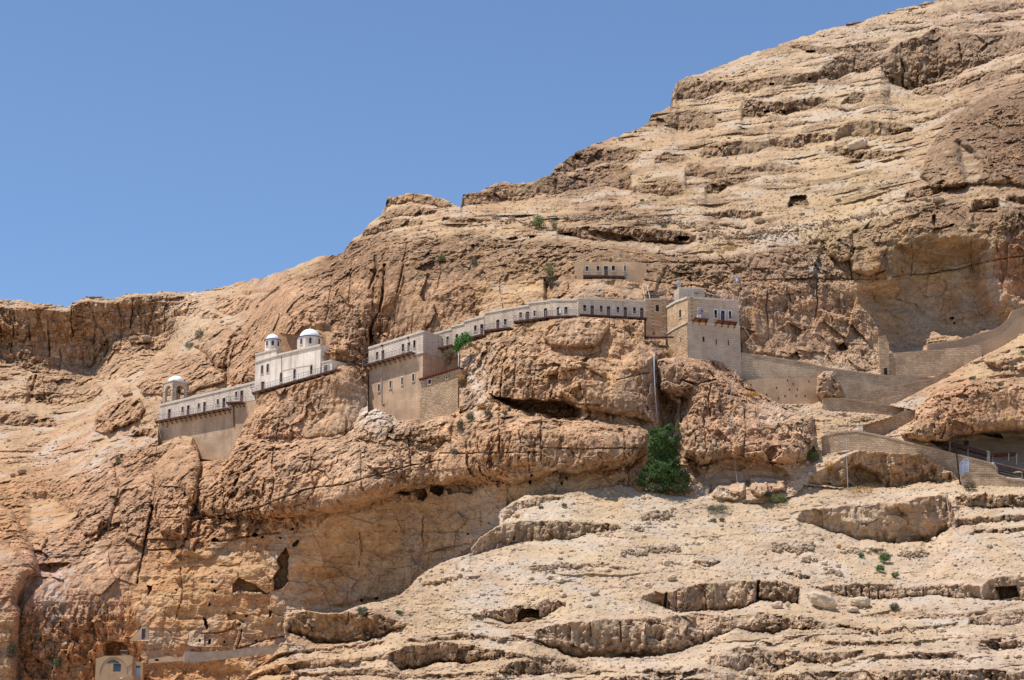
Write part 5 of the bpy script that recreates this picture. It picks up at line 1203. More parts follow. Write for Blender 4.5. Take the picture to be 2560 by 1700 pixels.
# ================================================================ recess wall with pilaster, red-roofed store
F = F_REC
root = thing('buttress_wall', 'reddish rubble wall with pale pilaster under the gallery, left of the green tree', 'wall', F.w(0, F.sz(1085, 940)[1]))
wall(F, line_px(F, [(1080, 876), (1150, 858)]), line_px(F, [(1080, 950), (1150, 940)]), [], .8, root, M['lower_plaster'])
pa, pb = F.sz(1089, 890), F.sz(1100, 890); b = MB(); b.fbox(F, pa[0], pb[0], F.sz(1094, 945)[1], F.sz(1094, 884)[1], 0, .5); part(b, 'pilaster', M['rubble'], root)
F = F_RA
root = thing('store_house', 'rubble store under a sloping dark red roof edge below the tall corner house', 'building', F.w(F.L / 2, F.sz(1100, 1000)[1]))
oh = holes_px(F, *c2, [(880,1057,912,1106),(1083,1018,1101,1048,True),(900,1160,909,1182)])
wall(F, [(s, z - .05) for s, z in line_px(F, [(1051, 948), (1145, 919)])], line_px(F, [(1010, 1062), (1051, 1070), (1145, 1060)]), oh, 4.5, root, M['rubble'])
window(F, oh[0], root, 'dark', 'wood'); window(F, oh[1], root, 'dark', False)
r0, r1 = F.sz(1049, 948), F.sz(1147, 918.5)
b = MB(); b.hexa([F.w(r0[0], r0[1] - .16, .45), F.w(r1[0], r1[1] - .16, .45), F.w(r1[0], r1[1] + .5, -4.5), F.w(r0[0], r0[1] + .5, -4.5), F.w(r0[0], r0[1] + .02, .45), F.w(r1[0], r1[1] + .02, .45), F.w(r1[0], r1[1] + .7, -4.5), F.w(r0[0], r0[1] + .7, -4.5)])
rf = part(b, 'roof', plain('dark_red_sheet', (.17, .035, .03), vary=.2), root)
for i in range(15):
    a = r0[0] + .2 + (r1[0] - r0[0] - .4) * i / 14; z = r0[1] + (r1[1] - r0[1]) * i / 14
    b = MB(); b.fbox(F, a - .05, a + .05, z - .34, z - .17, -.1, .38); part(b, 'rafter', M['rust'], rf)

# ================================================================ upper gallery: five stepped sections
c3 = (1180, 640, 4.722)
def section(F, label, top, flo, wins, doors, deckpts, red=(), wallmat='gal_stone', cm=c3, cw=None, under=2.0, pal=()):
    root = thing('gallery_house', label, 'building', F.w(F.L / 2, F.sz((top[0][0] + top[-1][0]) / 2, flo[0][1])[1]), 'houses of the cliff gallery')
    T_, B_ = line_px(F, top), line_px(F, flo)
    wh, dh = holes_px(F, *cm, wins), holes_px(F, *cm, doors)
    wall(F, T_, B_, wh + dh, 6.0, root, M[wallmat])
    coping(F, T_, root, .26, .12, M['trim'])
    for o in wh: window(F, o, root)
    for i, o in enumerate(dh): door(F, o, root, 'wood' if i not in pal else 'wood_pale')
    for dp in deckpts: balcony(F, line_px(F, dp), root, 1.0, mat='deck', panel=True)
    wall(F, [(s, z - .02) for s, z in B_], [(B_[0][0], B_[0][1] - under), (B_[-1][0], B_[-1][1] - under)], [], 5.5, root, M['rubble'], 'footing_wall', d=-.25)
    return root
section(F_G1, 'gallery house with a three step roof, green tree at its foot',
        [(1082,834),(1129,821),(1129.5,815),(1160,808),(1160.5,802),(1209.5,789)], [(1084,878),(1136,863),(1181,846),(1210,839)],
        [(1025,582,1050,670),(1195,530,1225,590),(1262,515,1285,560),(1407,430,1438,500)], [(945,603,972,695),(1088,560,1118,668),(1478,417,1517,540)],
        [[(1083,878.5),(1137,864)],[(1178,847),(1213,838)]], cm=c2, pal=(1,))
section(F_G2, 'short gallery house with one arched red door and one window, second of the stepped row',
        [(1211.5,781),(1285.5,767.5)], [(1213,830),(1285.5,821)], [(375,742,410,812)], [(285,750,327,872,.5)], [[(1217,828.5),(1283,821)]])
section(F_G3, 'gallery house with arched red door between a window and a narrow twin window',
        [(1286,767.5),(1322,762),(1322.5,756),(1375.5,750)], [(1286.5,807),(1375.5,796)], [(558,665,590,732),(725,645,752,712)], [(632,655,680,762,.5),(848,615,888,738,.3)], [[(1290,806.5),(1370,796)]])
section(F_G4, 'gallery house with a white towel in its door, above the pale rounded rock',
        [(1376,748),(1438,748),(1444.5,745)], [(1376,795),(1444.5,793)], [(1090,600,1130,687)], [(1000,600,1048,720,.4)], [[(1370,794.5),(1446,792.5)]], under=1.0)
section(F_G5, 'long straight gallery house with four brown doors and four windows, next to the square tower',
        [(1445.2,744),(1613,752)], [(1446,788.5),(1613,797)], [(1312,577,1348,650),(1508,585,1542,660),(1705,598,1740,670),(1902,605,1935,678)],
        [(1397,582,1443,702,.4),(1590,590,1635,712,.4),(1787,600,1832,722,.4),(1983,610,2025,735,.4)], [[(1446,789),(1614,798)]], under=1.4)
a, z = F_G4.sz(1180 + 1036 / 4.722, 640 + 640 / 4.722); b = MB(); b.fbox(F_G4, a - .16, a + .16, z - .45, z + .5, -.12, -.06)
solid(b, 'towel', M['white'], 'white towel hanging in the door above the pale rounded rock', 'towel', F_G4.w(a, z, -.1))

# ================================================================ the square tower house
c4 = (1580, 640, 4.9)
root = thing('tower_house', 'big square stone tower house with two orange balconies at the right end of the gallery', 'building', F_T3.w(F_T3.L / 2, F_T3.sz(1780, 900)[1]))
F = F_T1
oh = holes_px(F, *c4, [(288,598,332,680,.3),(262,920,278,968),(355,697,367,713)])
top = line_px(F, [(1613.3, 747), (1667, 745)])
wall(F, top, line_px(F, [(1613.3, 868), (1667, 868)]), oh, 6.5, root, M['tower_sunlit'], 'corner_wall')
window(F, oh[0], root); window(F, oh[1], root, 'dark', False, False); coping(F, top, root, .24, .1)
nt_ = open_from_px(F, *rpx(*c4, 352, 895, 405, 935), arch=True); b = MB()
b.fbox(F, nt_['a0'], nt_['a1'], nt_['z0'], nt_['z0'] + .3, .0, .04); nn_ = part(b, 'arched_niche', M['trim'], root); surround(F, nt_, nn_, w=.12)
F = F_T2
top = line_px(F, [(1667.3, 766), (1690, 752.5), (1718.8, 742)]); m2 = line_px(F, [(1667.3, 835), (1690, 821), (1718.8, 806)])
oh = holes_px(F, *c4, [(578,658,605,758)]); ol = holes_px(F, *c4, [(597,1005,610,1060)])
wall(F, top, m2, oh, 8.0, root, M['tower_sunlit'], 'slanted_upper_wall'); window(F, oh[0], root); coping(F, top, root, .3, .14)
wall(F, m2, line_px(F, [(1667.3, 890), (1718.8, 905)]), ol, 8.0, root, M['rubble'], 'slanted_lower_wall', d=.07); window(F, ol[0], root, 'dark', False, False)
b = MB()
for p, q_ in zip(m2[:-1], m2[1:]): b.fbox(F, p[0], q_[0], p[1] - .1, p[1] + .1, .07, .2, 0, q_[1] - .1, q_[1] + .1)
part(b, 'string_course', M['trim'], root)
F = F_T3
top = line_px(F, [(1719, 742), (1846.5, 750.5)]); m2 = line_px(F, [(1719, 807), (1847, 817)])
wh = holes_px(F, *c4, [(1007,660,1042,757),(1185,675,1217,772)]); dh = holes_px(F, *c4, [(808,643,857,775),(1088,668,1138,802)])
wall(F, top, m2, wh + dh, 9.0, root, M['tower_stone'], 'upper_wall'); coping(F, top, root, .30, .14)
for o in wh: window(F, o, root, 'dark', 'black', True, M['white'])
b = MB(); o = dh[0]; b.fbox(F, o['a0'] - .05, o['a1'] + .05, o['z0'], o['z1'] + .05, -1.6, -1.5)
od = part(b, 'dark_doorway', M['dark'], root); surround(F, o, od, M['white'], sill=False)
door(F, dh[1], root, 'black', True, M['white'])
sl = holes_px(F, *c4, [(862,990,888,1053),(1022,1020,1038,1088),(1172,1032,1186,1100)])
m3 = line_px(F, [(1719, 807), (1849.5, 817.5)])
wall(F, m3, line_px(F, [(1719, 925), (1849.5, 960)]), sl, 9.0, root, M['tower_stone'], 'lower_wall', d=.10)
for o in sl: window(F, o, root, 'dark', False, False)
b = MB(); b.fbox(F, m3[0][0], m3[1][0], m3[0][1] - .12, m3[0][1] + .12, .10, .24, 0, m3[1][1] - .12, m3[1][1] + .12); part(b, 'string_course', M['trim'], root)
for pts in ([(1729, 799), (1764, 802)], [(1786, 805), (1836, 810)]):
    balcony(F, line_px(F, pts), root, 1.25, .14, 'orange', True, True, 1.0, bmat='rust', panel=True, step=1.2)
# roof railing and terrace
def rail_line(F, pts, d, h=1.05, step=1.2, name='roof_railing'):
    r = MB(); L = pts[-1][0] - pts[0][0]; n = max(2, int(L / step))
    for i in range(n + 1):
        a = pts[0][0] + L * i / n; z = interp(pts, a); r.fbox(F, a - .025, a + .025, z, z + h, d - .025, d + .025)
    for hh in (h, h * .66, h * .33):
        for p, q_ in zip(pts[:-1], pts[1:]): r.fbox(F, p[0], q_[0], p[1] + hh - .015, p[1] + hh + .015, d - .015, d + .015, 0, q_[1] + hh - .015, q_[1] + hh + .015)
    part(r, name, M['rail'], root)
rail_line(F_T3, line_px(F_T3, [(1722, 741), (1846, 749)]), -.25, step=.55); rail_line(F_T2, line_px(F_T2, [(1668, 765), (1690, 752), (1718, 741)]), -.25); rail_line(F_T1, line_px(F_T1, [(1618, 746), (1666, 744)]), -.25)
# roof hut
fh = Facade(1696, F_T3.t(1719, 742) + 4.5, 1761, F_T3.t(1719, 742) + 5.5)
th_ = line_px(fh, [(1697, 719), (1760.5, 721)])
wall(fh, th_, line_px(fh, [(1697, 752), (1760.5, 752)]), [], 3.0, root, M['gal_stone'], 'roof_hut_wall'); coping(fh, th_, root, .2, .1)
b = MB(); a0, z0_ = fh.sz(1736, 733); b.fbox(fh, a0, a0 + .75, z0_ - .08, z0_ + .1, -.02, .03); part(b, 'roof_hut_slot', M['dark'], root)
a, z = fh.sz(1697, 708); c = fh.w(a, z, -.2)
root2 = thing('satellite_dish', 'pale satellite dish on the roof hut of the tower house', 'satellite dish', c)
b = MB(); b.tube([c + Vector((0, 0, -1.0)), c], .04); part(b, 'mast', M['rail'], root2)
b = MB(); n = 16
for i in range(n):
    for j in range(3):
        def q(i_, j_):
            r_ = .5 * j_ / 3; t_ = 2 * math.pi * i_ / n
            v_ = Vector((r_ * math.cos(t_), -.15 + .35 * r_ * r_, r_ * math.sin(t_) * 1.15)); v_.rotate(__import__('mathutils').Euler((.3, 0, -.5))); return c + v_
        b.quad(q(i, j), q(i + 1, j), q(i + 1, j + 1), q(i, j + 1))
part(b, 'reflector', M['pvc'], root2)
# flag
p0 = F_T3.w(F_T3.L - .35, F_T3.sz(1846, 750)[1], -.4); h_ = (P(1848, 690, p0.y) - P(1848, 750, p0.y)).z
root2 = thing('flag', 'small blue and white flag flying above the tower house roof corner', 'flag', p0)
b = MB(); b.tube([p0, p0 + Vector((0, 0, h_))], .025, 6, r1=.018); part(b, 'pole', M['rail'], root2)
fm, nt, bb = newmat('flag_cloth'); qq = N(nt); bb.inputs["Base Color"].default_value = (.03, .07, .35, 1)
b = MB()
for k in range(9):
    for i in range(8):
        def q(x, r_): return p0 + Vector((.03 + x * .72 - .10 * r_ / 9, .08 * math.sin(x * 7), h_ - .08 - r_ * .065 - x * .38))
        canton = k < 5 and i < 3; cross = canton and (k == 2 or i == 1)
        wht = cross or (not canton and k % 2 == 1)
        b.quad(q(i / 8, k), q((i + 1) / 8, k), q((i + 1) / 8, k + 1), q(i / 8, k + 1), 1 if wht else 0)
part(b, 'cloth', [fm, M['white']], root2)

# ---- hoist beam in front of the tower foot
root = thing('hoist_beam', 'dark horizontal hoist beam with dangling rods beside the tower house foot', 'hoist beam', P(1645, 850, 335.5))
b = MB(); A0, B0 = P(1610, 843, 335.5), P(1684, 843, 334.5); b.tube([A0, B0], .17, 6); part(b, 'beam', M['rust'], root)
for uu, l in ((1611, 8), (1619, 8), (1628, 14), (1637, 10), (1646, 8)):
    b = MB(); b.tube([P(uu, 843, 335.3), P(uu + (6 if l == 14 else 0), 843 + l, 335.3)], .07); part(b, 'rod', M['rust'], root)
for uu in (1661, 1663.5):
    b = MB(); b.tube([P(uu, 849, 335.3), P(uu, 878, 335.0)], .06); part(b, 'post', M['pvc'], root)
b = MB(); c = P(1637, 867, 335.2); b.lathe(c - Vector((0, 0, .2)), [(.05, 0), (.2, .1), (.22, .22), (.08, .4)], 10); b.tube([c + Vector((0, 0, .15)), P(1637, 844, 335.3)], .015, 4)
solid(b, 'hanging_lamp', M['white'], 'small white lamp hanging on a wire under the hoist beam', 'lamp', c, smooth=True)
b = MB(); b.tube([P(1635, 884, 326.5), P(1635.5, 930, 325.5), P(1639, 1000, 325.0), P(1644, 1058, 325.5)], .075, 8)
solid(b, 'drop_pipe', M['pvc'], 'long thin grey pipe running down the cliff into the big green shrub', 'pipe', P(1644, 1058, 325.5), smooth=True)
b = MB(); b.tube([P(1146.5, 880, 343.0), P(1146.5, 931, 341.0)], .08, 6)
solid(b, 'drop_pipe', M['pvc'], 'short grey pipe hanging below the green tree beside the store roof', 'pipe', P(1146, 931, 341), smooth=True)

# ================================================================ upper hermit cells with stair
F = F_UC
root = thing('upper_cell_house', 'small tan cell house high on the cliff with a balcony and a slanting stair', 'building', F.w(F.L / 2, F.sz(1500, 695)[1]))
oh = holes_px(F, *c3, [(1340,122,1375,180),(1473,118,1505,178),(1650,115,1687,175),(1787,113,1815,178)]); od = holes_px(F, *c3, [(1557,118,1605,240)])
wall(F, line_px(F, [(1437, 654), (1600, 656), (1616, 658)]), line_px(F, [(1437, 697), (1560, 699), (1595, 716), (1606, 718), (1616, 690)]), oh + od, 1.6, root, M['cream2'] if 'cream2' in M else masonry('tan_cell_wall', (.47, .33, .21), (.52, .37, .24), (.42, .29, .18), .7, .3, .02, 1, 0, .18, .4, .12))
for o in oh: window(F, o, root)
door(F, od[0], root)
b = MB()
for px in ((1457.5, 1458.8), (1490, 1491), (1559, 1560.5)):
    a0 = F.sz(px[0], 675)[0]; a1 = F.sz(px[1], 675)[0]; b.fbox(F, a0, a1, F.sz(px[0], 693)[1], F.sz(px[0], 656)[1], 0, .08)
part(b, 'pale_quoins', M['trim'], root)
balcony(F, line_px(F, [(1457.5, 692.5), (1561, 694.5)]), root, 1.1, .3, panel=True)
s0, s1 = F.sz(1560, 694), F.sz(1606, 726)
b = MB(); n = 14
for i in range(n):
    a = s0[0] + (s1[0] - s0[0]) * (i + .5) / n; z = s0[1] + (s1[1] - s0[1]) * (i + .5) / n
    t_ = MB(); t_.fbox(F, a - .14, a + .14, z - .04, z + .03, .1, 1.0); part(t_, 'tread', M['deck'], root)
b.hexa([F.w(s0[0], s0[1] - .3, .95), F.w(s1[0], s1[1] - .3, .95), F.w(s1[0], s1[1] - .3, 1.05), F.w(s0[0], s0[1] - .3, 1.05), F.w(s0[0], s0[1], .95), F.w(s1[0], s1[1], .95), F.w(s1[0], s1[1], 1.05), F.w(s0[0], s0[1], 1.05)])
b.hexa([F.w(s0[0], s0[1] - .3, .05), F.w(s1[0], s1[1] - .3, .05), F.w(s1[0], s1[1] - .3, .13), F.w(s0[0], s0[1] - .3, .13), F.w(s0[0], s0[1], .05), F.w(s1[0], s1[1], .05), F.w(s1[0], s1[1], .13), F.w(s0[0], s0[1], .13)])
st = part(b, 'stair_stringers', M['wood_pale'], root)
b = MB(); 
for i in range(13):
    a = s0[0] + (s1[0] - s0[0]) * i / 12; z = s0[1] + (s1[1] - s0[1]) * i / 12; b.fbox(F, a - .02, a + .02, z, z + 1.0, .98, 1.02)
b.tube([F.w(s0[0], s0[1] + 1.0, 1.0), F.w(s1[0], s1[1] + 1.0, 1.0)], .03, 5); part(b, 'stair_railing', M['rail'], st)
root = thing('ladder', 'steep wooden ladder between the gallery roof and the cell house stair', 'ladder', P(1616, 746, 341.5))
for pa, pb in (((1606, 714), (1613, 746)), ((1618, 714), (1625, 746))):
    b = MB(); b.tube([P(*pa, 342.5), P(*pb, 341.3)], .07, 5); part(b, 'rail', M['trim'], root)
for i in range(9):
    k = (i + .5) / 9; b = MB(); b.tube([P(1606 + 7 * k, 714 + 32 * k, 342.5 - 1.2 * k), P(1618 + 7 * k, 714 + 32 * k, 342.5 - 1.2 * k)], .035, 4); part(b, 'rung', M['deck'], root)

# ================================================================ boundary and path walls
def ribbon(name, label, top, bot, t0, t1, mat, th=.7, cop=True, bulge=0.0, group='rubble path walls on the right'):
    u0, u1 = top[0][0], top[-1][0]
    n = max(6, int((u1 - u0) / 5)); mb = MB(); cp = MB()
    us = sorted({u0 + (u1 - u0) * i / n for i in range(n + 1)} | {p[0] for p in top})
    def tt(u): return t0 + (t1 - t0) * (u - u0) / (u1 - u0) - bulge * math.sin(math.pi * (u - u0) / (u1 - u0))
    rr = random.Random(int(u0)); jt = {u: rr.uniform(-.4, .4) for u in us}
    cm = P((u0 + u1) / 2, interp(bot, (u0 + u1) / 2), tt((u0 + u1) / 2))
    root = thing('stone_wall', label, 'stone wall', cm, group)
    for a, c in zip(us[:-1], us[1:]):
        if c - a < .01: continue
        ta, tc_ = tt(a), tt(c); va, vc = interp(top, a + 1e-4) + jt[a], interp(top, c - 1e-4) + jt[c]; ba, bc = max(interp(bot, a), va + .8), max(interp(bot, c), vc + .8)
        A, Cc, D_, B = P(a, va, ta), P(c, vc, tc_), P(c, bc, tc_), P(a, ba, ta)
        D_.x, D_.y = Cc.x, Cc.y; B.x, B.y = A.x, A.y
        D_.z = CAMZ + tc_ * ray(c, bc)[1] - .3; B.z = CAMZ + ta * ray(a, ba)[1] - .3
        bk = Vector((0, th, 0))
        mb.quad(B, D_, Cc, A); mb.quad(A, Cc, Cc + bk, A + bk); mb.quad(B + bk, A + bk, Cc + bk, D_ + bk)
        if cop:
            o_ = Vector((0, -.08, 0)); up = Vector((0, 0, .22)); dn = Vector((0, 0, -.06))
            cp.hexa([A + o_ + dn, Cc + o_ + dn, Cc + bk + dn, A + bk + dn, A + o_ + up, Cc + o_ + up, Cc + bk + up, A + bk + up])
    for u, vv in ((u0, 0), (u1, 1)):
        A, B = P(u, interp(top, u), tt(u)), P(u, interp(bot, u), tt(u)); B.x, B.y = A.x, A.y; bk = Vector((0, th, 0)); mb.quad(A, B, B + bk, A + bk)
    part(mb, 'masonry', M[mat], root)
    if cop: part(cp, 'coping', M['masonry_shade'], root)
    return root
WL = {'upper': 'pale rubble path wall sloping away right from the foot of the tower house', 'plaster': 'brown plastered wall with putlog holes below the pale path wall',
      'ramp': 'rubble ramp wall rising behind the white domed drum', 'hairpin': 'rubble wall of the path bend right of the rounded boulder', 'lower ramp': 'short rubble ramp wall beside the white square box',
      'long': 'long curving rubble wall running down to the rusty walkway roof', 'foot': 'low rubble wall with a stepped top at the foot of the walkway',
      'courtyard': 'broad rubble enclosure wall right of the tall wall stub', 'back': 'high smooth grey-brown wall climbing under the overhanging cliff'}
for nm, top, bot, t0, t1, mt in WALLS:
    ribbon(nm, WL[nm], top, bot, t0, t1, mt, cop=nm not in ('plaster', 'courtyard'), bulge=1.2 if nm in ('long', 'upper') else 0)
pr = [o for o in bpy.data.objects if o.get('label') == WL['plaster']][0]
for x, y in ((440,650),(540,665),(600,663),(362,703),(505,715),(592,713),(660,712),(455,733),(568,620),(690,600),(525,592),(240,628)):
    u_, v_ = 1800 + x / 3.107, 760 + y / 3.107; t_ = 335.6 + .6 * (u_ - 1858) / 192; c = P(u_, v_, t_ - .005)
    b = MB(); b.box(c, .09, .02, .15); part(b, 'putlog_hole', M['dark'], pr)
# the tall stub of wall
t_ = 341.2; root = thing('wall_stub', 'tall narrow ruined stub of rubble wall standing under the overhang', 'wall', P(2208, 937, t_))
b = MB(); 
L_ = [(2203, 937), (2200, 905), (2197.5, 880), (2197.5, 855), (2199, 840)]; R_ = [(2223, 937), (2223, 905), (2223, 881), (2222, 857), (2213, 838)]
for (l0, r0_), (l1, r1_) in zip(zip(L_[:-1], R_[:-1]), zip(L_[1:], R_[1:])):
    pts = [P(*l0, t_), P(*r0_, t_), P(*r1_, t_), P(*l1, t_)]
    for p_ in pts: p_.y = t_
    bk = Vector((0, 1.3, 0)); b.hexa([pts[0], pts[1], pts[1] + bk, pts[0] + bk, pts[3], pts[2], pts[2] + bk, pts[3] + bk])
part(b, 'masonry', M['rubble'], root)
b = MB(); b.fbox(Facade(2203, t_ - .02, 2223, t_ - .02), .25, .75, P(2212, 936, t_).z, P(2212, 920, t_).z, 0, .03); part(b, 'slit_opening', M['dark'], root)

# ================================================================ the covered walkway
def poly_beam(mb, pts, w, h):
    for p, q_ in zip(pts[:-1], pts[1:]):
        u_ = Vector((0, 0, h / 2)); s_ = Vector((0, w / 2, 0))
        mb.hexa([p - u_ - s_, q_ - u_ - s_, q_ - u_ + s_, p - u_ + s_, p + u_ - s_, q_ + u_ - s_, q_ + u_ + s_, p + u_ + s_])
root = thing('walkway_canopy', 'dark rusty steel canopy sloping down over the cave path', 'canopy', P(2384, 1150, 324))
A0, B0 = P(2301, 1086, 325.5), P(2468, 1131, 323.0)
b = MB(); bk = Vector((0, 1.9, .55))
b.hexa([A0, B0, B0 + bk, A0 + bk, A0 + Vector((0, 0, .06)), B0 + Vector((0, 0, .06)), B0 + bk + Vector((0, 0, .06)), A0 + bk + Vector((0, 0, .06))]); part(b, 'roof_sheet', M['rust'], root)
b = MB(); dn = Vector((0, 0, -.16)); poly_beam(b, [A0 + dn, B0 + dn], .12, .34); part(b, 'edge_beam', M['rust'], root)
b = MB(); dn = Vector((0, .3, -.52)); poly_beam(b, [A0 + dn, B0 + dn], .2, .34); part(b, 'lower_beam', M['pole_dark'], root)
for u_, v0_, v1_ in ((2305, 1090, 1114), (2375, 1103, 1136), (2420, 1116, 1146), (2467, 1132, 1160)):
    b = MB(); b.tube([P(u_, v0_, 323.8), P(u_, v1_, 323.8)], .05, 6); part(b, 'post', M['pvc'], root)
root = thing('side_canopy', 'short reddish canopy above the white gate pillar', 'canopy', P(2505, 1160, 323))
A0, B0 = P(2480, 1133, 322.5), P(2542, 1129, 323.5); b = MB(); bk = Vector((0, 1.3, -.5))
b.hexa([A0 + bk, B0 + bk, B0, A0, A0 + bk + Vector((0, 0, .08)), B0 + bk + Vector((0, 0, .08)), B0 + Vector((0, 0, .08)), A0 + Vector((0, 0, .08))]); part(b, 'roof_sheet', plain('red_rust_sheet', (.11, .05, .035), vary=.3), root)
b = MB(); poly_beam(b, [A0 + Vector((0, 0, -.12)), B0 + Vector((0, 0, -.12))], .1, .2); part(b, 'edge_beam', M['rust'], root)
for u_, v1_ in ((2482, 1165), (2522, 1152), (2542, 1162)):
    b = MB(); b.tube([P(u_, 1133, 322.8), P(u_, v1_, 322.8)], .045, 5); part(b, 'post', M['rail'], root)
root = thing('lower_canopy', 'long low canopy edge running out of the picture right of the white pillar', 'canopy', P(2520, 1180, 321))
A0, B0 = P(2487, 1157, 321.5), P(2680, 1205, 320.0); b = MB(); bk = Vector((0, 2.0, .5))
b.hexa([A0, B0, B0 + bk, A0 + bk] + [p_ + Vector((0, 0, .07)) for p_ in (A0, B0, B0 + bk, A0 + bk)]); part(b, 'roof_sheet', M['deck'], root)
b = MB(); poly_beam(b, [A0 + Vector((0, -.01, -.2)), B0 + Vector((0, -.01, -.2))], .12, .3); part(b, 'edge_beam', M['rust'], root)
b = MB()
for k in (.9, 1.3, 1.7): b.tube([A0 + Vector((0, .1, -k)), B0 + Vector((0, .1, -k))], .03, 5)
part(b, 'side_rails', M['rail'], root)
for u_, v0_, v1_ in ((2489, 1160, 1190), (2555, 1176, 1203)):
    b = MB(); b.tube([P(u_, v0_, 321.0), P(u_, v1_, 320.8)], .05, 6); part(b, 'post', M['rail'], root)
b = MB(); c0, c1_ = P(2474, 1152, 321.6), P(2488, 1187, 321.6); b.box(((c0.x + c1_.x) / 2, 321.9, (P(2480, 1156, 321.6).z + P(2480, 1188, 321.6).z) / 2), .30, .3, (P(2480, 1156, 321.6).z - P(2480, 1188, 321.6).z) / 2, rz=.1)
b2_ = P(2470, 1130, 324.0); solid(b, 'gate_pillar', M['white'], 'white plastered square pillar at the end of the walkway', 'pillar', (c0.x, 321.9, c1_.z))
b = MB(); b.box((P(2470, 1140, 323.4).x, 323.6, P(2470, 1143, 323.4).z), .25, .3, 1.0); solid(b, 'concrete_pier', M['roof'], 'grey concrete pier carrying the lower end of the rusty canopy', 'pier', P(2470, 1158, 323.4))
root = thing('mesh_gate', 'pale blue wire mesh gate in front of the long rubble wall', 'gate', P(2408, 1190, 319.5))
b = MB(); g0 = [(2400, 1192), (2400, 1160), (2408, 1151), (2410, 1147), (2419, 1147), (2421, 1150), (2421, 1187)]
b.tube([P(*p_, 319.5) for p_ in g0], .05, 5); b.tube([P(2409, 1150, 319.5), P(2409, 1190, 319.5)], .04, 5); part(b, 'frame', plain('light_blue_steel', (.40, .50, .66), vary=.1), root)
b = MB()
for i in range(15):
    u_ = 2400.7 + i * 1.4; v0_ = interp([(2400, 1160), (2408, 1151), (2410, 1147.5), (2421, 1149)], u_); b.tube([P(u_, v0_, 319.5), P(u_, 1190, 319.5)], .022, 4)
for j in range(14):
    v_ = 1162 + j * 2; b.tube([P(2400, v_, 319.5), P(2421, v_, 319.5)], .022, 4)
part(b, 'wire_mesh', plain('light_blue_wire', (.42, .50, .64), vary=.1), root)
b = MB(); c = P(2416, 1107, 326.5); b.box(c, .30, .25, .36); b.box(c + Vector((0, -.25, 0)), .24, .02, .30); solid(b, 'meter_box', M['black'], 'black box fixed to the plaster behind the canopy', 'box', c)
# poles
for (pts, r, mt, lb) in (([(2115, 1096), (2120, 1223)], .055, 'pvc', 'slim grey metal pole in front of the hollow boulder'), ([(2387, 1099), (2401, 1210)], .14, 'pole_dark', 'dark leaning wooden pole in front of the mesh gate')):
    t_ = 317.2
    a_, b_2 = P(*pts[0], t_), P(*pts[1], t_); root = thing('pole', lb, 'pole', b_2)
    b = MB(); b.tube([b_2 - Vector((0, 0, .6)), a_], r, 8, r1=r * .7); part(b, 'shaft', M[mt], root)
    b = MB()
    for k in range(4): b.lathe(a_ + Vector((0, 0, -.5 - .35 * k)), [(r * 1.2, 0), (r * 2.4, .05), (r * 1.2, .1)], 8)
    part(b, 'insulator', M[mt], root)
# box and drum
root = thing('water_tank', 'white square water box on the end of the lowest ramp wall', 'water tank', P(2149, 1079, 327.0))
c = P(2149, 1072, 327.0); b = MB(); b.box(c, .42, .4, .36); part(b, 'body', M['white'], root); b = MB(); b.box(c + Vector((0, 0, .39)), .46, .44, .03); part(b, 'lid', M['pvc'], root)
root = thing('water_tank', 'white water drum with rounded top beside the path bend', 'water tank', P(2265, 1032, 332.0))
c = P(2265, 1032, 332.0); b = MB(); b.lathe(c, [(.34, 0), (.34, .45), (.30, .6), (.18, .7), (.06, .72)], 16); part(b, 'body', M['white'], root, True); b = MB(); b.lathe(c + Vector((0, 0, .72)), [(.1, 0), (.1, .06)], 10); part(b, 'cap', M['pvc'], root)
# cables
def cable(pts, label, r=.03, sag=0):
    b = MB(); b.tube(pts, r, 5); solid(b, 'cable', M['pvc'], label, 'cable', pts[-1])
cable([P(1840, 925, 327), P(1832, 960, 321.5), P(1824, 1000, 320.5), P(1826, 1060, 320), P(1834, 1130, 319.5), P(1844, 1215, 318)], 'thin pale cable hanging down the cliff below the tower house corner')
cable([P(1861, 820, 341), P(1880, 850, 340), P(1900, 880, 338.5)], 'thin cable slanting across the cliff just right of the tower house')
cable([P(2365, 1226, 315), P(2370, 1270, 310), P(2376, 1305, 307), P(2402, 1339, 304)], 'thin cable falling over the pale quarried wall at lower right')

# ================================================================ cave hermitage, bottom left
T_H = 329.0
FH = Facade(238, T_H, 332, T_H - .6); c5 = (200, 1540, 7.378)
root = thing('cave_house', 'cream rendered cave house front with a barred square window', 'building', P(290, 1700, T_H))
oh = holes_px(FH, *c5, [(612,878,755,1025)])
top = line_px(FH, [(240, 1646), (262, 1640), (300, 1639), (322, 1637.5), (332, 1641)])
wall(FH, top, line_px(FH, [(240, 1760), (332, 1760)]), oh, 3.0, root, M['cream'], roof=M['cream'])
w_ = window(FH, oh[0], root, 'dark', False, False)
b = MB(); o = oh[0]
for i in range(7): a = o['a0'] + (o['a1'] - o['a0']) * (i + .5) / 7; b.fbox(FH, a - .02, a + .02, o['z0'], o['z1'], -.1, -.06)
for i in range(6): z = o['z0'] + (o['z1'] - o['z0']) * (i + .5) / 6; b.fbox(FH, o['a0'], o['a1'], z - .02, z + .02, -.1, -.061)
part(b, 'window_grille', M['blueglass'], w_)
b = MB(); n = 16; ca, cz = FH.sz(283, 1680); ra = 2.1
for i in range(n):
    t0, t1 = math.pi * i / n, math.pi * (i + 1) / n
    def q(t, rr, d): return FH.w(ca - math.cos(t) * rr, cz + math.sin(t) * rr * 1.12, d)
    b.hexa([q(t0, ra, 0), q(t1, ra, 0), q(t1, ra, .08), q(t0, ra, .08), q(t0, ra + .12, 0), q(t1, ra + .12, 0), q(t1, ra + .12, .08), q(t0, ra + .12, .08)])
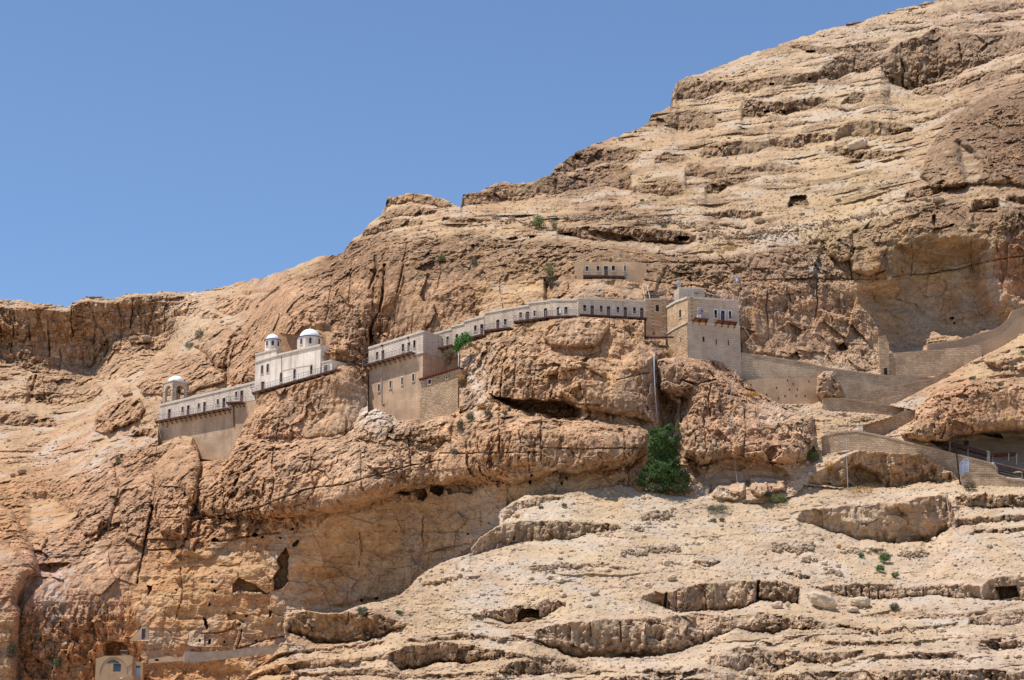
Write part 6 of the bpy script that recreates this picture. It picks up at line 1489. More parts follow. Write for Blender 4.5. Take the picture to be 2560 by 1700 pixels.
part(b, 'blind_arch', M['cream'], root)
b = MB()
for i in range(5):
    k0, k1 = -1 + 2 * i / 5, -1 + 2 * (i + 1) / 5; s_, zz = FH.sz(283, 1652)
    b.hexa([FH.w(s_ + k0 * .95, zz - .25 - .12 * abs(k0), .0), FH.w(s_ + k1 * .95, zz - .25 - .12 * abs(k1), .0), FH.w(s_ + k1 * .95, zz - .25 - .12 * abs(k1), .03), FH.w(s_ + k0 * .95, zz - .25 - .12 * abs(k0), .03),
            FH.w(s_ + k0 * .95, zz + .28 - .45 * abs(k0), .0), FH.w(s_ + k1 * .95, zz + .28 - .45 * abs(k1), .0), FH.w(s_ + k1 * .95, zz + .28 - .45 * abs(k1), .03), FH.w(s_ + k0 * .95, zz + .28 - .45 * abs(k0), .03)])
part(b, 'fanlight', M['glass'], root)
b = MB(); p0 = P(318, 1692, T_H - 1.6); p1_ = P(332, 1686, T_H - 1.4); p2_ = P(352, 1700, T_H - .9)
b.hexa([P(300, 1720, T_H - 1.6), P(332, 1720, T_H - 1.4), P(352, 1720, T_H - .2), P(300, 1720, T_H - .2), P(300, 1697, T_H - 1.6), P(332, 1688, T_H - 1.4), P(352, 1696, T_H - .2), P(300, 1692, T_H - .2)]); part(b, 'porch_wall', M['cream'], root)
FD = Facade(332, T_H - .3, 360, T_H - .3)
root = thing('cave_porch', 'rendered panel with a pale blue door right of the cream cave house', 'entrance', P(345, 1700, T_H))
od = open_from_px(FD, 339, 1664, 350, 1697)
wall(FD, line_px(FD, [(333, 1652), (358, 1656)]), line_px(FD, [(333, 1750), (358, 1750)]), [od], 1.5, root, M['cream'])
M['paleblue'] = plain('pale_blue_door', (.36, .42, .50), vary=.08); door(FD, od, root, 'paleblue', False, top_light=.16)
FC = Facade(324, 331.2, 374, 331.2)
root = thing('cave_cell_front', 'walled up cave mouth with a tall dark blue grey door in the orange cliff', 'cave cell', P(350, 1601, 331.2))
od = open_from_px(FC, 354, 1572, 363.5, 1599)
wall(FC, line_px(FC, [(326, 1597), (342, 1582), (354, 1567), (366, 1563), (372, 1570)]), line_px(FC, [(326, 1602), (372, 1602)]), [od], .5, root, M['lower_plaster'])
M['slate'] = plain('slate_door', (.10, .10, .15), vary=.1); door(FC, od, root, 'slate', False, top_light=0)
b = MB(); a0 = P(303, 1637, 327.9); a1 = P(321, 1637, 327.9)
b.tube([P(301, 1626, 327.9), P(318, 1626, 327.9)], .025, 4)
for i in range(8): b.tube([P(302 + 2.3 * i, 1626, 327.9), P(302.5 + 2.4 * i, 1638, 327.9)], .02, 4)
solid(b, 'railing', M['rail'], 'small steel railing at the cave mouth above the cream cave house', 'railing', a0)
FP = Facade(375, 327.2, 720, 326.5)
root = thing('path_parapet', 'long grey plastered parapet along the foot of the orange cliff', 'parapet wall', P(540, 1650, 327))
oh = [open_from_px(FP, 387, 1647, 397, 1652.5)]
wall(FP, line_px(FP, [(372, 1649), (420, 1640), (455, 1645), (462, 1628)]), line_px(FP, [(372, 1658), (455, 1652), (462, 1658)]), oh, .5, root, M['masonry_plaster'], 'parapet_end')
wall(FP, line_px(FP, [(462, 1628), (500, 1630), (560, 1627), (640, 1618), (700, 1612)]), line_px(FP, [(462, 1657), (520, 1653), (620, 1640), (700, 1632)]), [], .5, root, plain('grey_parapet_render', (.30, .235, .18), vary=.25), 'parapet')
window(FP, oh[0], root, 'dark', False, False)

# ================================================================ person on the left tower balcony
def skin_body(name, joints, edges, mat, parent, sub=2):
    me = bpy.data.meshes.new(name); o0 = WORLD0[parent.name]
    me.from_pydata([tuple(Vector(j[0]) - o0) for j in joints], edges, [])
    o = bpy.data.objects.new(name, me); COL.objects.link(o); o.parent = parent; WORLD0[o.name] = o0
    md = o.modifiers.new('skin', 'SKIN'); 
    for i, j in enumerate(joints): me.skin_vertices[0].data[i].radius = (j[1], j[2] if len(j) > 2 else j[1])
    me.skin_vertices[0].data[0].use_root = True
    s_ = o.modifiers.new('sub', 'SUBSURF'); s_.levels = sub; s_.render_levels = sub; me.materials.append(mat)
    return o
F = F_T3; a, z = F.sz(1751, 799.5); pb = F.w(a, z, .45); ax = Vector((F.dir.x, F.dir.y, 0)); ay = Vector((F.n.x, F.n.y, 0)); up = Vector((0, 0, 1))
def pj(x, y, h): return pb + ax * x + ay * y + up * h
root = thing('person', 'person in a bright blue shirt and pale trousers leaning on the left tower balcony rail', 'person', pb)
J = [(pj(0, .05, .92), .16, .12), (pj(-.09, .05, .86), .10), (pj(-.10, .08, .48), .07), (pj(-.11, .0, .08), .045), (pj(-.11, .12, .03), .045),
     (pj(.09, .05, .86), .10), (pj(.11, .05, .48), .07), (pj(.12, -.02, .08), .045), (pj(.12, .10, .03), .045), (pj(0, .12, 1.15), .15, .11), (pj(0, .22, 1.40), .17, .11),
     (pj(0, .27, 1.52), .06), (pj(0, .30, 1.60), .085, .095), (pj(0, .31, 1.70), .09, .10), (pj(-.19, .24, 1.40), .065), (pj(-.26, .34, 1.16), .05), (pj(-.16, .55, 1.05), .038), (pj(-.10, .60, 1.04), .035),
     (pj(.19, .24, 1.40), .065), (pj(.27, .34, 1.16), .05), (pj(.18, .55, 1.05), .038), (pj(.12, .60, 1.04), .035)]
E = [(0, 1), (1, 2), (2, 3), (3, 4), (0, 5), (5, 6), (6, 7), (7, 8), (0, 9), (9, 10), (10, 11), (11, 12), (12, 13), (10, 14), (14, 15), (15, 16), (16, 17), (10, 18), (18, 19), (19, 20), (20, 21)]
skin_body('body', J, E, M['skin'], root)
skin_body('shirt', [(pj(0, .06, .98), .175, .135), (pj(0, .13, 1.16), .165, .125), (pj(0, .22, 1.40), .185, .125), (pj(-.19, .24, 1.40), .082), (pj(-.25, .32, 1.20), .07), (pj(.19, .24, 1.40), .082), (pj(.26, .32, 1.20), .07)], [(0, 1), (1, 2), (2, 3), (3, 4), (2, 5), (5, 6)], M['cloth_blue'], root)
skin_body('trousers', [(pj(0, .05, .93), .18, .14), (pj(-.09, .05, .84), .115), (pj(-.10, .08, .48), .085), (pj(-.11, .0, .12), .065), (pj(.09, .05, .84), .115), (pj(.11, .05, .48), .085), (pj(.12, -.02, .12), .065)], [(0, 1), (1, 2), (2, 3), (0, 4), (4, 5), (5, 6)], M['khaki'], root)
b = MB(); b.lathe(pj(0, .29, 1.68), [(.105, 0), (.115, .06), (.09, .12), (.03, .15)], 12); part(b, 'hair', M['hair'], root, True)
for sx in (-1, 1):
    for k in range(5):
        b = MB(); h0 = pj(sx * .10 - sx * .02 * (k - 2), .60, 1.035); l = (.07, .085, .09, .08, .06)[k]
        b.tube([h0, h0 + ay * l * .6 + up * .005, h0 + ay * l + up * -.03], .010, 5); part(b, 'finger', M['skin'], root)
b = MB(); a, z = F.sz(1745, 799.5); c = F.w(a, z, .75)
n = 10; rr = random.Random(3)
for i in range(n):
    for j in range(4):
        def q(i_, j_): return c + ax * (-.38 + .76 * i_ / n) + ay * (.05 * math.sin(i_ * 2.1 + j_)) + up * (.02 + .16 * j_ + .05 * math.sin(i_ * 1.3) * (j_ > 2))
        b.quad(q(i, j), q(i + 1, j), q(i + 1, j + 1), q(i, j + 1))
o_ = solid(b, 'laundry_cloth', M['white'], 'white cloth bundled on the balcony beside the person in blue', 'cloth', c)
o_.modifiers.new('thick', 'SOLIDIFY').thickness = .12
# ================================================================ boulders, scree, dry-stone terraces
RND = random.Random(11)
_ico_v = []
_phi = (1 + 5 ** .5) / 2
for a in (-1, 1):
    for b_ in (-_phi, _phi): _ico_v += [(0, a, b_), (a, b_, 0), (b_, 0, a)]
_bm = __import__('bmesh').new(); __import__('bmesh').ops.create_icosphere(_bm, subdivisions=1, radius=1.0)
ICO_V = np.array([v.co[:] for v in _bm.verts]); ICO_F = np.array([[v.index for v in f.verts] for f in _bm.faces]); _bm.free()
_bm = __import__('bmesh').new(); __import__('bmesh').ops.create_icosphere(_bm, subdivisions=4, radius=1.0)
ICO3_V = np.array([v.co[:] for v in _bm.verts]); ICO3_F = [tuple(v.index for v in f.verts) for f in _bm.faces]; _bm.free()
def stone_mat(name, col, col2):
    m, nt, b = newmat(name); q = N(nt); pos = q("NewGeometry").outputs["Position"]
    c = q.mix(q.ramp(q.noise(pos, 1.6, 5, .6), .35, .65), col, col2)
    nt.links.new(c, b.inputs["Base Color"]); nt.links.new(q("Bump", {"Height": q.noise(pos, 6, 5, .6), "Strength": .5, "Distance": .15}).outputs[0], b.inputs["Normal"])
    return m
M['stone'] = stone_mat('loose_stone', (.46, .34, .23), (.62, .49, .35))
M['stone_d'] = stone_mat('varnished_stone', (.28, .19, .13), (.46, .34, .23))
def boulder(u0, v0, u1, v1, label, tilt=0.0, deep=.8, seed=1, mat='stone', flat=.75):
    uc, vc = (u0 + u1) / 2, (v0 + v1) / 2
    t = tdepth(uc, v1) - .2; k = t / F_PX
    sx, sz = (u1 - u0) * k / 2, (v1 - v0) * k / 2 * 1.03; sy = sx * deep
    c = P(uc, vc, t)
    V_ = ICO3_V.copy()
    s_ = np.abs(V_) ** 2.6; V_ = V_ / (s_.sum(1) ** (1 / 2.6))[:, None]              # blocky
    x, y, z = V_.T
    w = 1 + .10 * fbm(x * 1.3, y * 1.3, z * 1.3, 3, seed) + .10 * facets(x * 1.5, y * 1.5, z * 1.5, seed) + .05 * facets(x * 4, y * 4, z * 4, seed + 3)
    V_ = V_ * w[:, None] * np.array([sx, sy, sz])
    ct, st_ = math.cos(tilt), math.sin(tilt)
    X_, Z_ = V_[:, 0] * ct - V_[:, 2] * st_, V_[:, 0] * st_ + V_[:, 2] * ct
    me = bpy.data.meshes.new('boulder'); me.from_pydata(np.stack([X_, V_[:, 1], Z_], 1).tolist(), [], ICO3_F); me.materials.append(M[mat]); me.update()
    o = bpy.data.objects.new('boulder', me); COL.objects.link(o); o.location = c; o['label'] = label; o['category'] = 'boulder'
    return o
boulder(2020, 1484, 2092, 1520, 'long tilted slab boulder lying between two rock benches, lower right', -.42, .5, 5, flat=.6)
boulder(2128, 1493, 2174, 1517, 'flat topped pale boulder casting a shadow, right of the long tilted slab', 0, .8, 6)
boulder(2117, 1517, 2147, 1530, 'small flat slab just below the flat topped pale boulder', .05, .9, 7)
boulder(2116, 350, 2172, 374, 'pale leaning slab boulder high on the right slope', .3, .5, 8)
boulder(1476, 1477, 1498, 1486, 'small pale slab alone on the open gravel slope', .15, .7, 9)
boulder(1668, 1437, 1692, 1451, 'tan boulder alone on the slope above the long rock bench', .3, .7, 10)
boulder(2331, 492, 2361, 507, 'rounded brown boulder at the lip of the big overhang', 0, .7, 12, 'stone_d')
boulder(1748, 566, 1763, 576, 'small red brown boulder on the terrace wall end', 0, .7, 13, 'stone_d')
boulder(322, 840, 346, 850, 'low tan slab on the far left ledge', .12, .7, 14, 'stone_d')
boulder(354, 838, 380, 852, 'angular tan boulder resting on the far left ledge', -.25, .7, 15, 'stone_d')
boulder(1930, 1504, 1958, 1521, 'squarish block fallen at the foot of the long rock bench', .1, .6, 16)
boulder(1964, 1504, 1975, 1517, 'small block leaning at the dark end of the long rock bench', .1, .6, 17)
boulder(44, 1171, 64, 1184, 'reddish boulder on the left scree slope', .1, .7, 18, 'stone_d')
boulder(25, 1182, 38, 1192, 'small reddish boulder left of the larger one on the left scree', .1, .7, 19, 'stone_d')
boulder(1884, 545, 1912, 558, 'brown boulder below the square cave on the right slope', .1, .6, 20, 'stone_d')

def scatter_stones(name, spots, mat, label=None, category=None, kind='stuff', emb=.3):
    """spots: (point, size, squash)"""
    n = len(spots); rs = np.random.RandomState(len(spots))
    base = np.repeat(ICO_V[None], n, 0) * (1 + .35 * (rs.rand(n, len(ICO_V), 1) - .5))
    ang = rs.rand(n) * 6.28; ca, sa = np.cos(ang), np.sin(ang)
    sz = np.array([s[1] for s in spots]); sq = np.array([s[2] for s in spots])
    x = base[..., 0] * 1.25 * sz[:, None]; y = base[..., 1] * sz[:, None]; z = base[..., 2] * (sz * sq)[:, None]
    X_ = x * ca[:, None] - y * sa[:, None]; Y_ = x * sa[:, None] + y * ca[:, None]
    p = np.array([s[0][:] for s in spots])
    co = np.stack([X_ + p[:, None, 0], Y_ + p[:, None, 1], z + p[:, None, 2] + (sz * sq * (1 - emb * 2))[:, None]], -1).reshape(-1, 3)
    f = (ICO_F[None] + (np.arange(n) * len(ICO_V))[:, None, None]).reshape(-1, 3)
    me = bpy.data.meshes.new(name); me.from_pydata(co.tolist(), [], f.tolist()); me.materials.append(mat); me.update()
    o = bpy.data.objects.new(name, me); COL.objects.link(o); o['kind'] = kind
    if label: o['label'] = label
    if category: o['category'] = category
    return o
def rock_at(u, v):
    i = int(np.argmin(np.abs(ucols - u))); j = int(np.clip(np.interp(-v, -V[:, i], np.arange(NV)), 0, NV - 1)); return R[j, i], CV[j, i]
spots, spots_d, tufts = [], [], []
tries = 0
while len(spots) < 6500 and tries < 40000:
    tries += 1
    u, v = RND.uniform(-20, 2580), RND.uniform(0, 1720)
    if v < np.interp(u, ucols, vsky) + 6: continue
    r_, cv_ = rock_at(u, v)
    if cv_ > .2: continue
    if r_ > .5 and RND.random() < .93: continue
    blocked = any(p[0][0] < 0 for p in ())
    s_ = min(.09 * math.exp(abs(RND.gauss(0, .62))), .55)
    spots.append((onground(u, v), s_, RND.uniform(.5, .9), u, v))
def in_keep(u, v):
    for poly, _f, _m in KEEP:
        if min(p[0] for p in poly) - 3 < u < max(p[0] for p in poly) + 3 and bool(inpoly(np.array([u]), np.array([v]), poly)[0]): return True
    return False
spots = [s for s in spots if not in_keep(s[3], s[4])]
nd = [s for s in spots if s[4] < 620 or s[3] < 900]
scatter_stones('scree', [s for s in spots if not (s[4] < 620 or s[3] < 900)], M['stone'])
scatter_stones('scree_dark', nd, M['stone_d'])
# little cliff-foot rubble and dry-stone terrace lines
def terrace(pts, hpx, label, per=1.0, size=.26, mat='stone'):
    sp = []
    L = sum(math.hypot(c - a, d - b_) for (a, b_), (c, d) in zip(pts[:-1], pts[1:]))
    for k in range(int(L * hpx * .16 * per)):
        s_ = RND.random() * L; acc_ = 0
        for (a, b_), (c, d) in zip(pts[:-1], pts[1:]):
            l = math.hypot(c - a, d - b_)
            if acc_ + l >= s_: break
            acc_ += l
        f_ = (s_ - acc_) / l; u = a + (c - a) * f_; v = b_ + (d - b_) * f_ + 3 * math.sin(u / 9.0) + RND.gauss(0, .42) * hpx * (1 if not callable(hpx) else 1)
        if in_keep(u, v): continue
        sp.append((onground(u, v) + Vector((0, -.15, 0)), size * min(RND.lognormvariate(-.25, .45), 1.7), RND.uniform(.5, .9)))
    return scatter_stones('dry_stone_terrace', sp, M[mat], label, 'dry stone wall', emb=.1)
terrace([(1410,547),(1530,546),(1640,550),(1740,568)], 10, 'rough dry stone terrace wall above the line of small caves', .8, .22, 'stone_d')
terrace([(1745,583),(1800,590),(1870,592),(2000,574),(2080,560)], 20, 'broad bank of piled stones curving below the upper right slope', .4, .2, 'stone_d')
terrace([(2080,556),(2130,548),(2200,538),(2260,525),(2330,520)], 7, 'dry stone terrace wall under the square cave slope', .7, .2, 'stone_d')
terrace([(1225,547),(1300,553),(1345,565)], 8, 'short broken terrace wall left of the pale green bush', 1, .2, 'stone_d')
terrace([(1605,1298),(1640,1291),(1680,1285)], 12, 'heap of brown stones on the slope below the big green shrub', .9, .24, 'stone_d')
terrace([(1585,1320),(1610,1321)], 8, 'small stone pile under the heap of brown stones', .9, .22, 'stone_d')
terrace([(1330,1428),(1380,1420),(1428,1412)], 8, 'line of loose brown stones crossing the middle of the gravel slope', .9, .2, 'stone_d')
terrace([(1552,1387),(1620,1380),(1700,1372)], 9, 'stone row at the foot of the gravel fan', .9, .22, 'stone_d')
terrace([(1930,1368),(1990,1374),(2035,1368)], 12, 'stone row below the yellow grass bank', 1, .26, 'stone_d')
terrace([(2100,1374),(2140,1382),(2180,1378)], 8, 'broken stone row left of the dark green bush', .9, .24)
terrace([(2245,1388),(2290,1386),(2318,1389)], 9, 'stone row right of the dark green bush', .9, .24, 'stone_d')
terrace([(2004,1404),(2040,1400)], 7, 'small patch of dark stones on the lower right slope', .9, .2, 'stone_d')
terrace([(2063,1434),(2085,1432),(2110,1437)], 8, 'cluster of reddish stones above the right rock bench', .7, .2, 'stone_d')
terrace([(583,1483),(620,1485),(655,1484)], 4, 'line of blocks along the sill of the triangular cave', 1.2, .16)
terrace([(690,1452),(722,1449)], 5, 'row of blocks beside the tall black cleft', 1.2, .2)
terrace([(900,1290),(1250,1430)], 2, 'thin trail of stones', .0001) if False else None

# ================================================================ plants
def leaf_mat(name, c1, c2, c3, tr=.25):
    m, nt, b = newmat(name); q = N(nt)
    g = q("NewGeometry"); pos = g.outputs["Position"]
    rnd = g.outputs["Random Per Island"]
    c = q.mix(rnd, c1, c2); c = q.mix(q.ramp(q.noise(pos, 1.2, 3, .6), .45, .62), c, c3)
    nt.links.new(c, b.inputs["Base Color"]); b.inputs["Roughness"].default_value = .6
    t = q("BsdfTranslucent"); nt.links.new(c, t.inputs[0]); mx = q("MixShader", {0: tr}); nt.links.new(b.outputs[0], mx.inputs[1]); nt.links.new(t.outputs[0], mx.inputs[2])
    nt.links.new(mx.outputs[0], nt.nodes["Material Output"].inputs[0])
    return m
LM = {'green': leaf_mat('dark_green_leaves', (.045, .085, .028), (.085, .155, .045), (.12, .185, .065)),
      'bright': leaf_mat('fresh_green_leaves', (.04, .14, .03), (.08, .22, .045), (.11, .26, .07)),
      'olive': leaf_mat('olive_leaves', (.12, .14, .05), (.20, .24, .09), (.24, .24, .11)),
      'grey': leaf_mat('grey_green_leaves', (.11, .125, .08), (.17, .18, .12), (.20, .20, .14)),
      'brown': leaf_mat('dead_twigs', (.13, .095, .06), (.22, .165, .10), (.18, .15, .09)),
      'straw': leaf_mat('dry_straw', (.48, .31, .10), (.56, .38, .15), (.50, .36, .17)),
      'orange': leaf_mat('rusty_dry_grass', (.50, .26, .06), (.58, .34, .10), (.46, .28, .12))}
M['bark'] = plain('grey_brown_bark', (.12, .085, .06), vary=.2)
def leaves(mb_v, mb_f, c, rad, n, size, rs, up=.3, hollow=.35):
    """leaf-sized faces spread through an uneven crown"""
    for _ in range(n):
        d = Vector((rs.gauss(0, 1), rs.gauss(0, 1), rs.gauss(0, 1))).normalized()
        lump = 1 + .30 * math.sin(d.x * 5 + c.x) * math.sin(d.z * 6 + c.z) + .18 * math.sin(d.y * 9 + d.x * 7 + c.x)
        r_ = (hollow + (1 - hollow) * rs.random() ** .5) * lump
        p = c + Vector((d.x * rad[0] * r_, d.y * rad[1] * r_, d.z * rad[2] * r_))
        s_ = size * rs.uniform(.6, 1.4)
        a = Vector((rs.gauss(0, 1), rs.gauss(0, 1), rs.gauss(0, 1) + up)).normalized(); b_ = a.orthogonal().normalized(); b_.rotate(__import__('mathutils').Quaternion(a, rs.uniform(0, 6.28)))
        cc = a.cross(b_)
        i = len(mb_v); mb_v += [p - b_ * s_, p + cc * s_ * .45, p + b_ * s_, p - cc * s_ * .45]; mb_f.append((i, i + 1, i + 2, i + 3))
def plant(name, label, cat, lobes, kind, foot, n=300, size=.12, group=None, stems=4, fr=.2, t=None):
    """lobes: (u, v, w px, h px, share, leaf kind)"""
    t = t or tdepth(*foot); root = thing(name, label, cat, P(*foot, t), group); rs = random.Random(int(foot[0] * 7 + foot[1]))
    k = t / F_PX; base = P(*foot, t)
    kinds = {}
    for (u, v, w, h, sh, kd) in lobes:
        c = P(u, v, t - max(w * k * .32, .2)); kinds.setdefault(kd, ([], []))
        rad = (w * k / 2 * .9, w * k / 2 * .75, h * k / 2 * .9)
        leaves(*kinds[kd], c, rad, int(n * sh), size, rs)
        for _ in range(stems):
            b = MB(); e = c + Vector((rs.uniform(-.6, .6) * rad[0], rs.uniform(-.4, .4) * rad[1], rs.uniform(-.2, .7) * rad[2])); m_ = (base + e) / 2 + Vector((rs.uniform(-.2, .2), rs.uniform(-.1, .1), rs.uniform(-.1, .2))) * rad[0]
            b.tube([base - Vector((0, 0, .2)), m_, e], max(.02, rad[0] * .05), 5, r1=.008); part(b, 'branch' if cat != 'tree' else 'limb', M['bark'], root)
    for kd, (vs, fs) in kinds.items():
        b = MB(); b.v = vs; b.f = fs; b.m = [0] * len(fs); part(b, 'crown' if cat == 'tree' else 'foliage', LM[kd], root, kind='stuff') if False else part(b, 'crown' if cat == 'tree' else 'foliage', LM[kd], root)
    return root
_b = random.Random(21); BIG = []
for _ in range(70):
    low = _b.random() < .55
    u_, v_ = (_b.uniform(1612, 1712), _b.uniform(1135, 1215)) if low else (_b.uniform(1618, 1695), _b.uniform(1068, 1150))
    if low and abs(u_ - 1660) > 22 + (v_ - 1128) * .55: continue
    w_ = _b.uniform(16, 36)
    kd_ = _b.choice(['green', 'green', 'green', 'olive', 'bright'] if v_ < 1200 and u_ < 1688 else ['olive', 'grey', 'green', 'brown'])
    BIG.append((u_, v_, w_, w_ * _b.uniform(.6, 1.1), .028, kd_))
BIG += [(1612,1205,34,26,.05,'green'),(1625,1216,36,22,.05,'olive'),(1606,1190,24,20,.03,'bright'),(1712,1196,30,34,.05,'green'),(1708,1214,34,22,.04,'olive'),(1660,1222,50,18,.04,'green'),(1690,1170,40,40,.06,'green'),(1652,1105,70,66,.2,'green'),(1660,1178,80,70,.25,'green'),(1645,1220,60,20,.06,'grey'),(1688,1218,50,24,.06,'olive'),(1694,1075,10,60,.03,'olive')]
plant('shrub', 'big dense dark green shrub filling the gully between two rock masses', 'shrub',
      BIG, 'green', (1655, 1232), 15000, .17, stems=2)
plant('tree', 'small bright green tree growing out from the wall below the gallery', 'tree', [(1165,846,34,34,.4,'bright'),(1150,855,34,36,.4,'bright'),(1145,868,24,26,.2,'bright')], 'bright', (1140, 880), 2200, .13, stems=4, t=344.0)
plant('dry_bush', 'hanging brown dry bush left of the small bright green tree', 'bush', [(1122,886,30,30,.5,'brown'),(1118,905,26,30,.3,'brown'),(1130,880,20,20,.2,'olive')], 'brown', (1125, 905), 1100, .12, t=346.5)
plant('dry_bush', 'rusty brown plant hanging from the corner of the rubble store', 'bush', [(1152,944,22,20,.6,'orange'),(1156,958,18,26,.6,'brown')], 'brown', (1152, 958), 600, .10, t=339.5)
plant('bush', 'pale green bush on the terrace above the small caves', 'bush', [(1348,554,38,28,.7,'olive'),(1345,545,26,18,.3,'bright'),(1340,560,24,16,.3,'olive')], 'olive', (1350, 569), 900, .13)
plant('bush', 'small yellow green bush in front of the dark panels', 'bush', [(1386,558,24,16,.6,'olive'),(1386,566,18,14,.3,'grey')], 'olive', (1386, 571), 380, .11)
plant('cliff_bush', 'tall brown bush in the cleft left of the upper cell house', 'bush', [(1374,672,34,36,.5,'olive'),(1376,695,30,44,.4,'brown'),(1380,716,20,30,.2,'brown')], 'brown', (1376, 720), 1300, .12)
plant('cliff_bush', 'lower brown bush in the same cleft just above the gallery roof', 'bush', [(1362,742,16,16,.5,'brown')], 'brown', (1362, 750), 200, .10)
for i_, (u, v, w, h, kd, lb) in enumerate([
 (1205,1014,30,16,'orange','orange dry tuft on the ledge below the grey stained rock'),(1218,1030,22,16,'grey','grey green bush just below the orange dry tuft'),(1262,1030,16,10,'grey','small grey bush alone on the ledge right of the orange tuft'),
 (1175,1040,24,26,'grey','grey green bush on the rounded grey rock left of the orange tuft'),(1150,1060,20,30,'brown','brown bush below the rounded grey rock'),(1672,880,30,12,'straw','yellow grass clump below the tower house corner'),
 (1136,1128,20,18,'grey','grey bush on the fluted cliff below the store'),(1945,1246,54,22,'olive','yellow green bush at the left end of the quarried wall'),(1920,1236,30,14,'grey','pale grey grass left of the yellow green bush'),
 (2034,1140,30,26,'olive','olive bush at the left end of the long rubble wall'),(2022,1132,22,20,'bright','green bush beside the olive one, under the right rock mass'),(1793,1270,62,18,'grey','pale feathery grass clump on the slope right of the big shrub'),
 (2212,1393,34,26,'green','dark green bush alone on the lower right slope'),(2200,1420,26,20,'bright','light green bush below the dark green bush'),(2238,1436,22,16,'olive','olive bush at the bottom of the green cluster'),(2154,1388,16,12,'bright','small light green bush left of the dark green bush'),
 (2424,1214,36,22,'brown','brown bush at the foot of the stepped rubble wall'),(30,1625,34,46,'brown','grey brown bush on the reddish rock at the left edge'),(142,1656,24,30,'grey','grey green bush left of the cream cave house'),
 (498,835,26,34,'grey','grey green bush on the far ledge above the bell tower'),(474,862,32,20,'grey','low grey bush under the one on the far ledge'),(1104,643,22,18,'olive','olive bush on the sheer cliff, left one of two'),(1186,654,18,20,'grey','grey bush on the sheer cliff, right one of two'),
 (997,1530,17,9,'bright','small vivid green bush at the left edge of the gravel slope'),(906,1524,32,16,'grey','grey clump on the lip of the gorge'),(2236,1516,26,20,'grey','grey dry bush below the right rock bench'),(296,1150,16,22,'grey','grey bush on the reddish left slope'),
 (2075,1165,30,22,'orange','rusty grass clump left of the hollow boulder'),(2060,1205,40,10,'straw','straw grass strip under the hollow boulder'),(2150,1222,90,8,'straw','yellow grass fringe on the lip of the quarried wall'),(2010,955,20,8,'straw','straw tuft at the foot of the plastered wall'),
 (1880,985,40,14,'orange','orange grass bed on the crest of the right rock mass'),(1598,1223,18,14,'orange','orange tuft at the left foot of the big green shrub'),(1720,1226,36,12,'brown','brown bush at the right foot of the big green shrub'),(1690,1228,26,10,'grey','grey bush at the foot of the big green shrub'),
 (1410,1262,16,9,'brown','small brown bush on the pale knoll'),(1352,1268,14,8,'brown','brown tuft on the pale knoll, left one'),(1292,1290,14,8,'orange','orange tuft below the pale knoll'),(1785,1300,14,9,'grey','grey tuft under the pale feathery clump'),(1805,1298,16,9,'brown','brown tuft right of the grey one under the feathery clump'),
 (2097,1365,16,9,'orange','orange tuft on the yellow bank'),(2195,1375,40,10,'brown','brown scrub above the dark green bush'),(1825,620,40,12,'straw','yellow grass patch in the hollow above the tower house'),(1800,628,26,9,'straw','yellow grass below the patch in the hollow'),
 (2500,960,22,12,'grey','grey bush on the crest of the right rock with the cave'),(2430,945,20,10,'grey','grey bush on the sandy crest at the right'),(2560,880,24,10,'bright','small green plant at the foot of the high wall'),(2200,500,20,8,'grey','grey bush on the yellow slope below the square cave'),(2320,500,22,9,'grey','grey green bush at the edge of the yellow slope'),
 (2095,500,18,8,'grey','grey tuft right of the square cave'),(1605,500,14,8,'bright','small green bush above the scree fan'),(1660,565,20,9,'grey','grey bush on the terrace wall'),(1500,640,1,1,'grey','')]):
    if w < 2: continue
    plant('dry_tuft' if kd in ('straw', 'orange', 'brown') else 'scrub_bush', lb, 'bush', [(u, v, w, h, .6, kd), (u - w * .2, v + h * .1, w * .5, h * .7, .2, kd), (u + w * .22, v, w * .5, h * .8, .2, 'grey' if kd == 'bright' else kd)], kd, (u, v + h * .45), int(60 + w * h * 1.1), .10 if kd not in ('straw',) else .09, group='scrub bushes on the rock', stems=1)
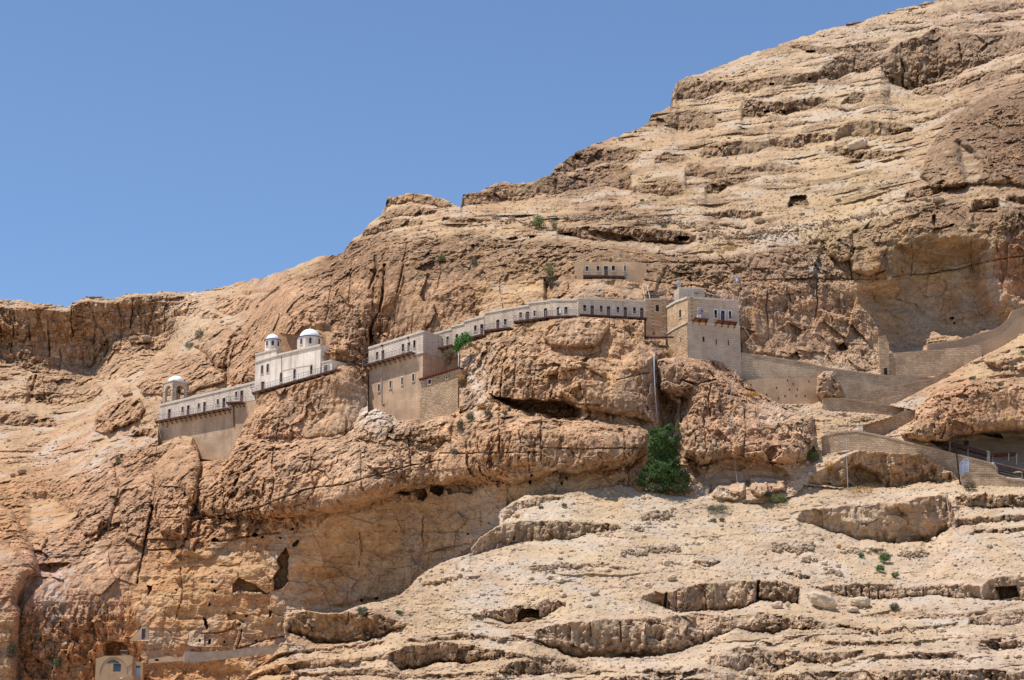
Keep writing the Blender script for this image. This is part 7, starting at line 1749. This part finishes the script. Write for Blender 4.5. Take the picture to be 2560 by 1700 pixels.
# ground scrub too small and many to count
vs, fs = [], []; rs = random.Random(5); cnt = 0; tries = 0
while cnt < 4200 and tries < 60000:
    tries += 1
    u, v = rs.uniform(-10, 2570), rs.uniform(0, 1715)
    if v < np.interp(u, ucols, vsky) + 6: continue
    dens = .9 if v < 620 and u > 1000 else (.28 if v > 1220 and u > 900 else .25)
    if rs.random() > dens: continue
    r_, cv_ = rock_at(u, v)
    if cv_ > .2 or (r_ > .5 and rs.random() < .85) or in_keep(u, v): continue
    p = onground(u, v); s_ = rs.uniform(.10, .30) * (1.25 if v < 620 else .9)
    for _ in range(9):
        d = Vector((rs.gauss(0, .5), rs.gauss(0, .5), rs.uniform(.2, 1.0))) * s_
        a = Vector((rs.gauss(0, 1), rs.gauss(0, 1), rs.gauss(0, 1))).normalized(); b_ = a.orthogonal(); l = s_ * .38
        i = len(vs); vs += [p + d - b_ * l, p + d + a.cross(b_) * l * .7, p + d + b_ * l]; fs.append((i, i + 1, i + 2))
    cnt += 1
me = bpy.data.meshes.new('ground_scrub'); me.from_pydata([tuple(x) for x in vs], [], fs)
me.materials.append(leaf_mat('scrub_mix', (.13, .11, .06), (.28, .24, .14), (.18, .17, .11))); me.update()
o = bpy.data.objects.new('ground_scrub', me); COL.objects.link(o); o['kind'] = 'stuff'

# dark panels behind the pale green bush
t = tdepth(1385, 552) - .3; root = thing('solar_panel', 'dark glossy panels on a low frame beside the pale green bush', 'solar panel', P(1385, 552, t))
c = P(1381, 544, t)
b = MB(); b.hexa([c + Vector(p_) for p_ in ((-1.1, 0, 0), (.9, 0, .18), (.9, .9, .62), (-1.1, .9, .44), (-1.1, 0, .06), (.9, 0, .24), (.9, .9, .68), (-1.1, .9, .5))]); part(b, 'panel', M['black'], root)
c = P(1390, 547, t - .3); b = MB(); b.hexa([c + Vector(p_) for p_ in ((-.7, 0, 0), (.75, 0, -.1), (.75, .8, .3), (-.7, .8, .4), (-.7, 0, .06), (.75, 0, -.04), (.75, .8, .36), (-.7, .8, .46))]); part(b, 'panel', M['black'], root)
for u_ in (1373, 1378, 1395): b = MB(); b.tube([P(u_, 545, t + .1), P(u_, 553, t + .1)], .04, 5); part(b, 'post', M['pole_dark'], root)
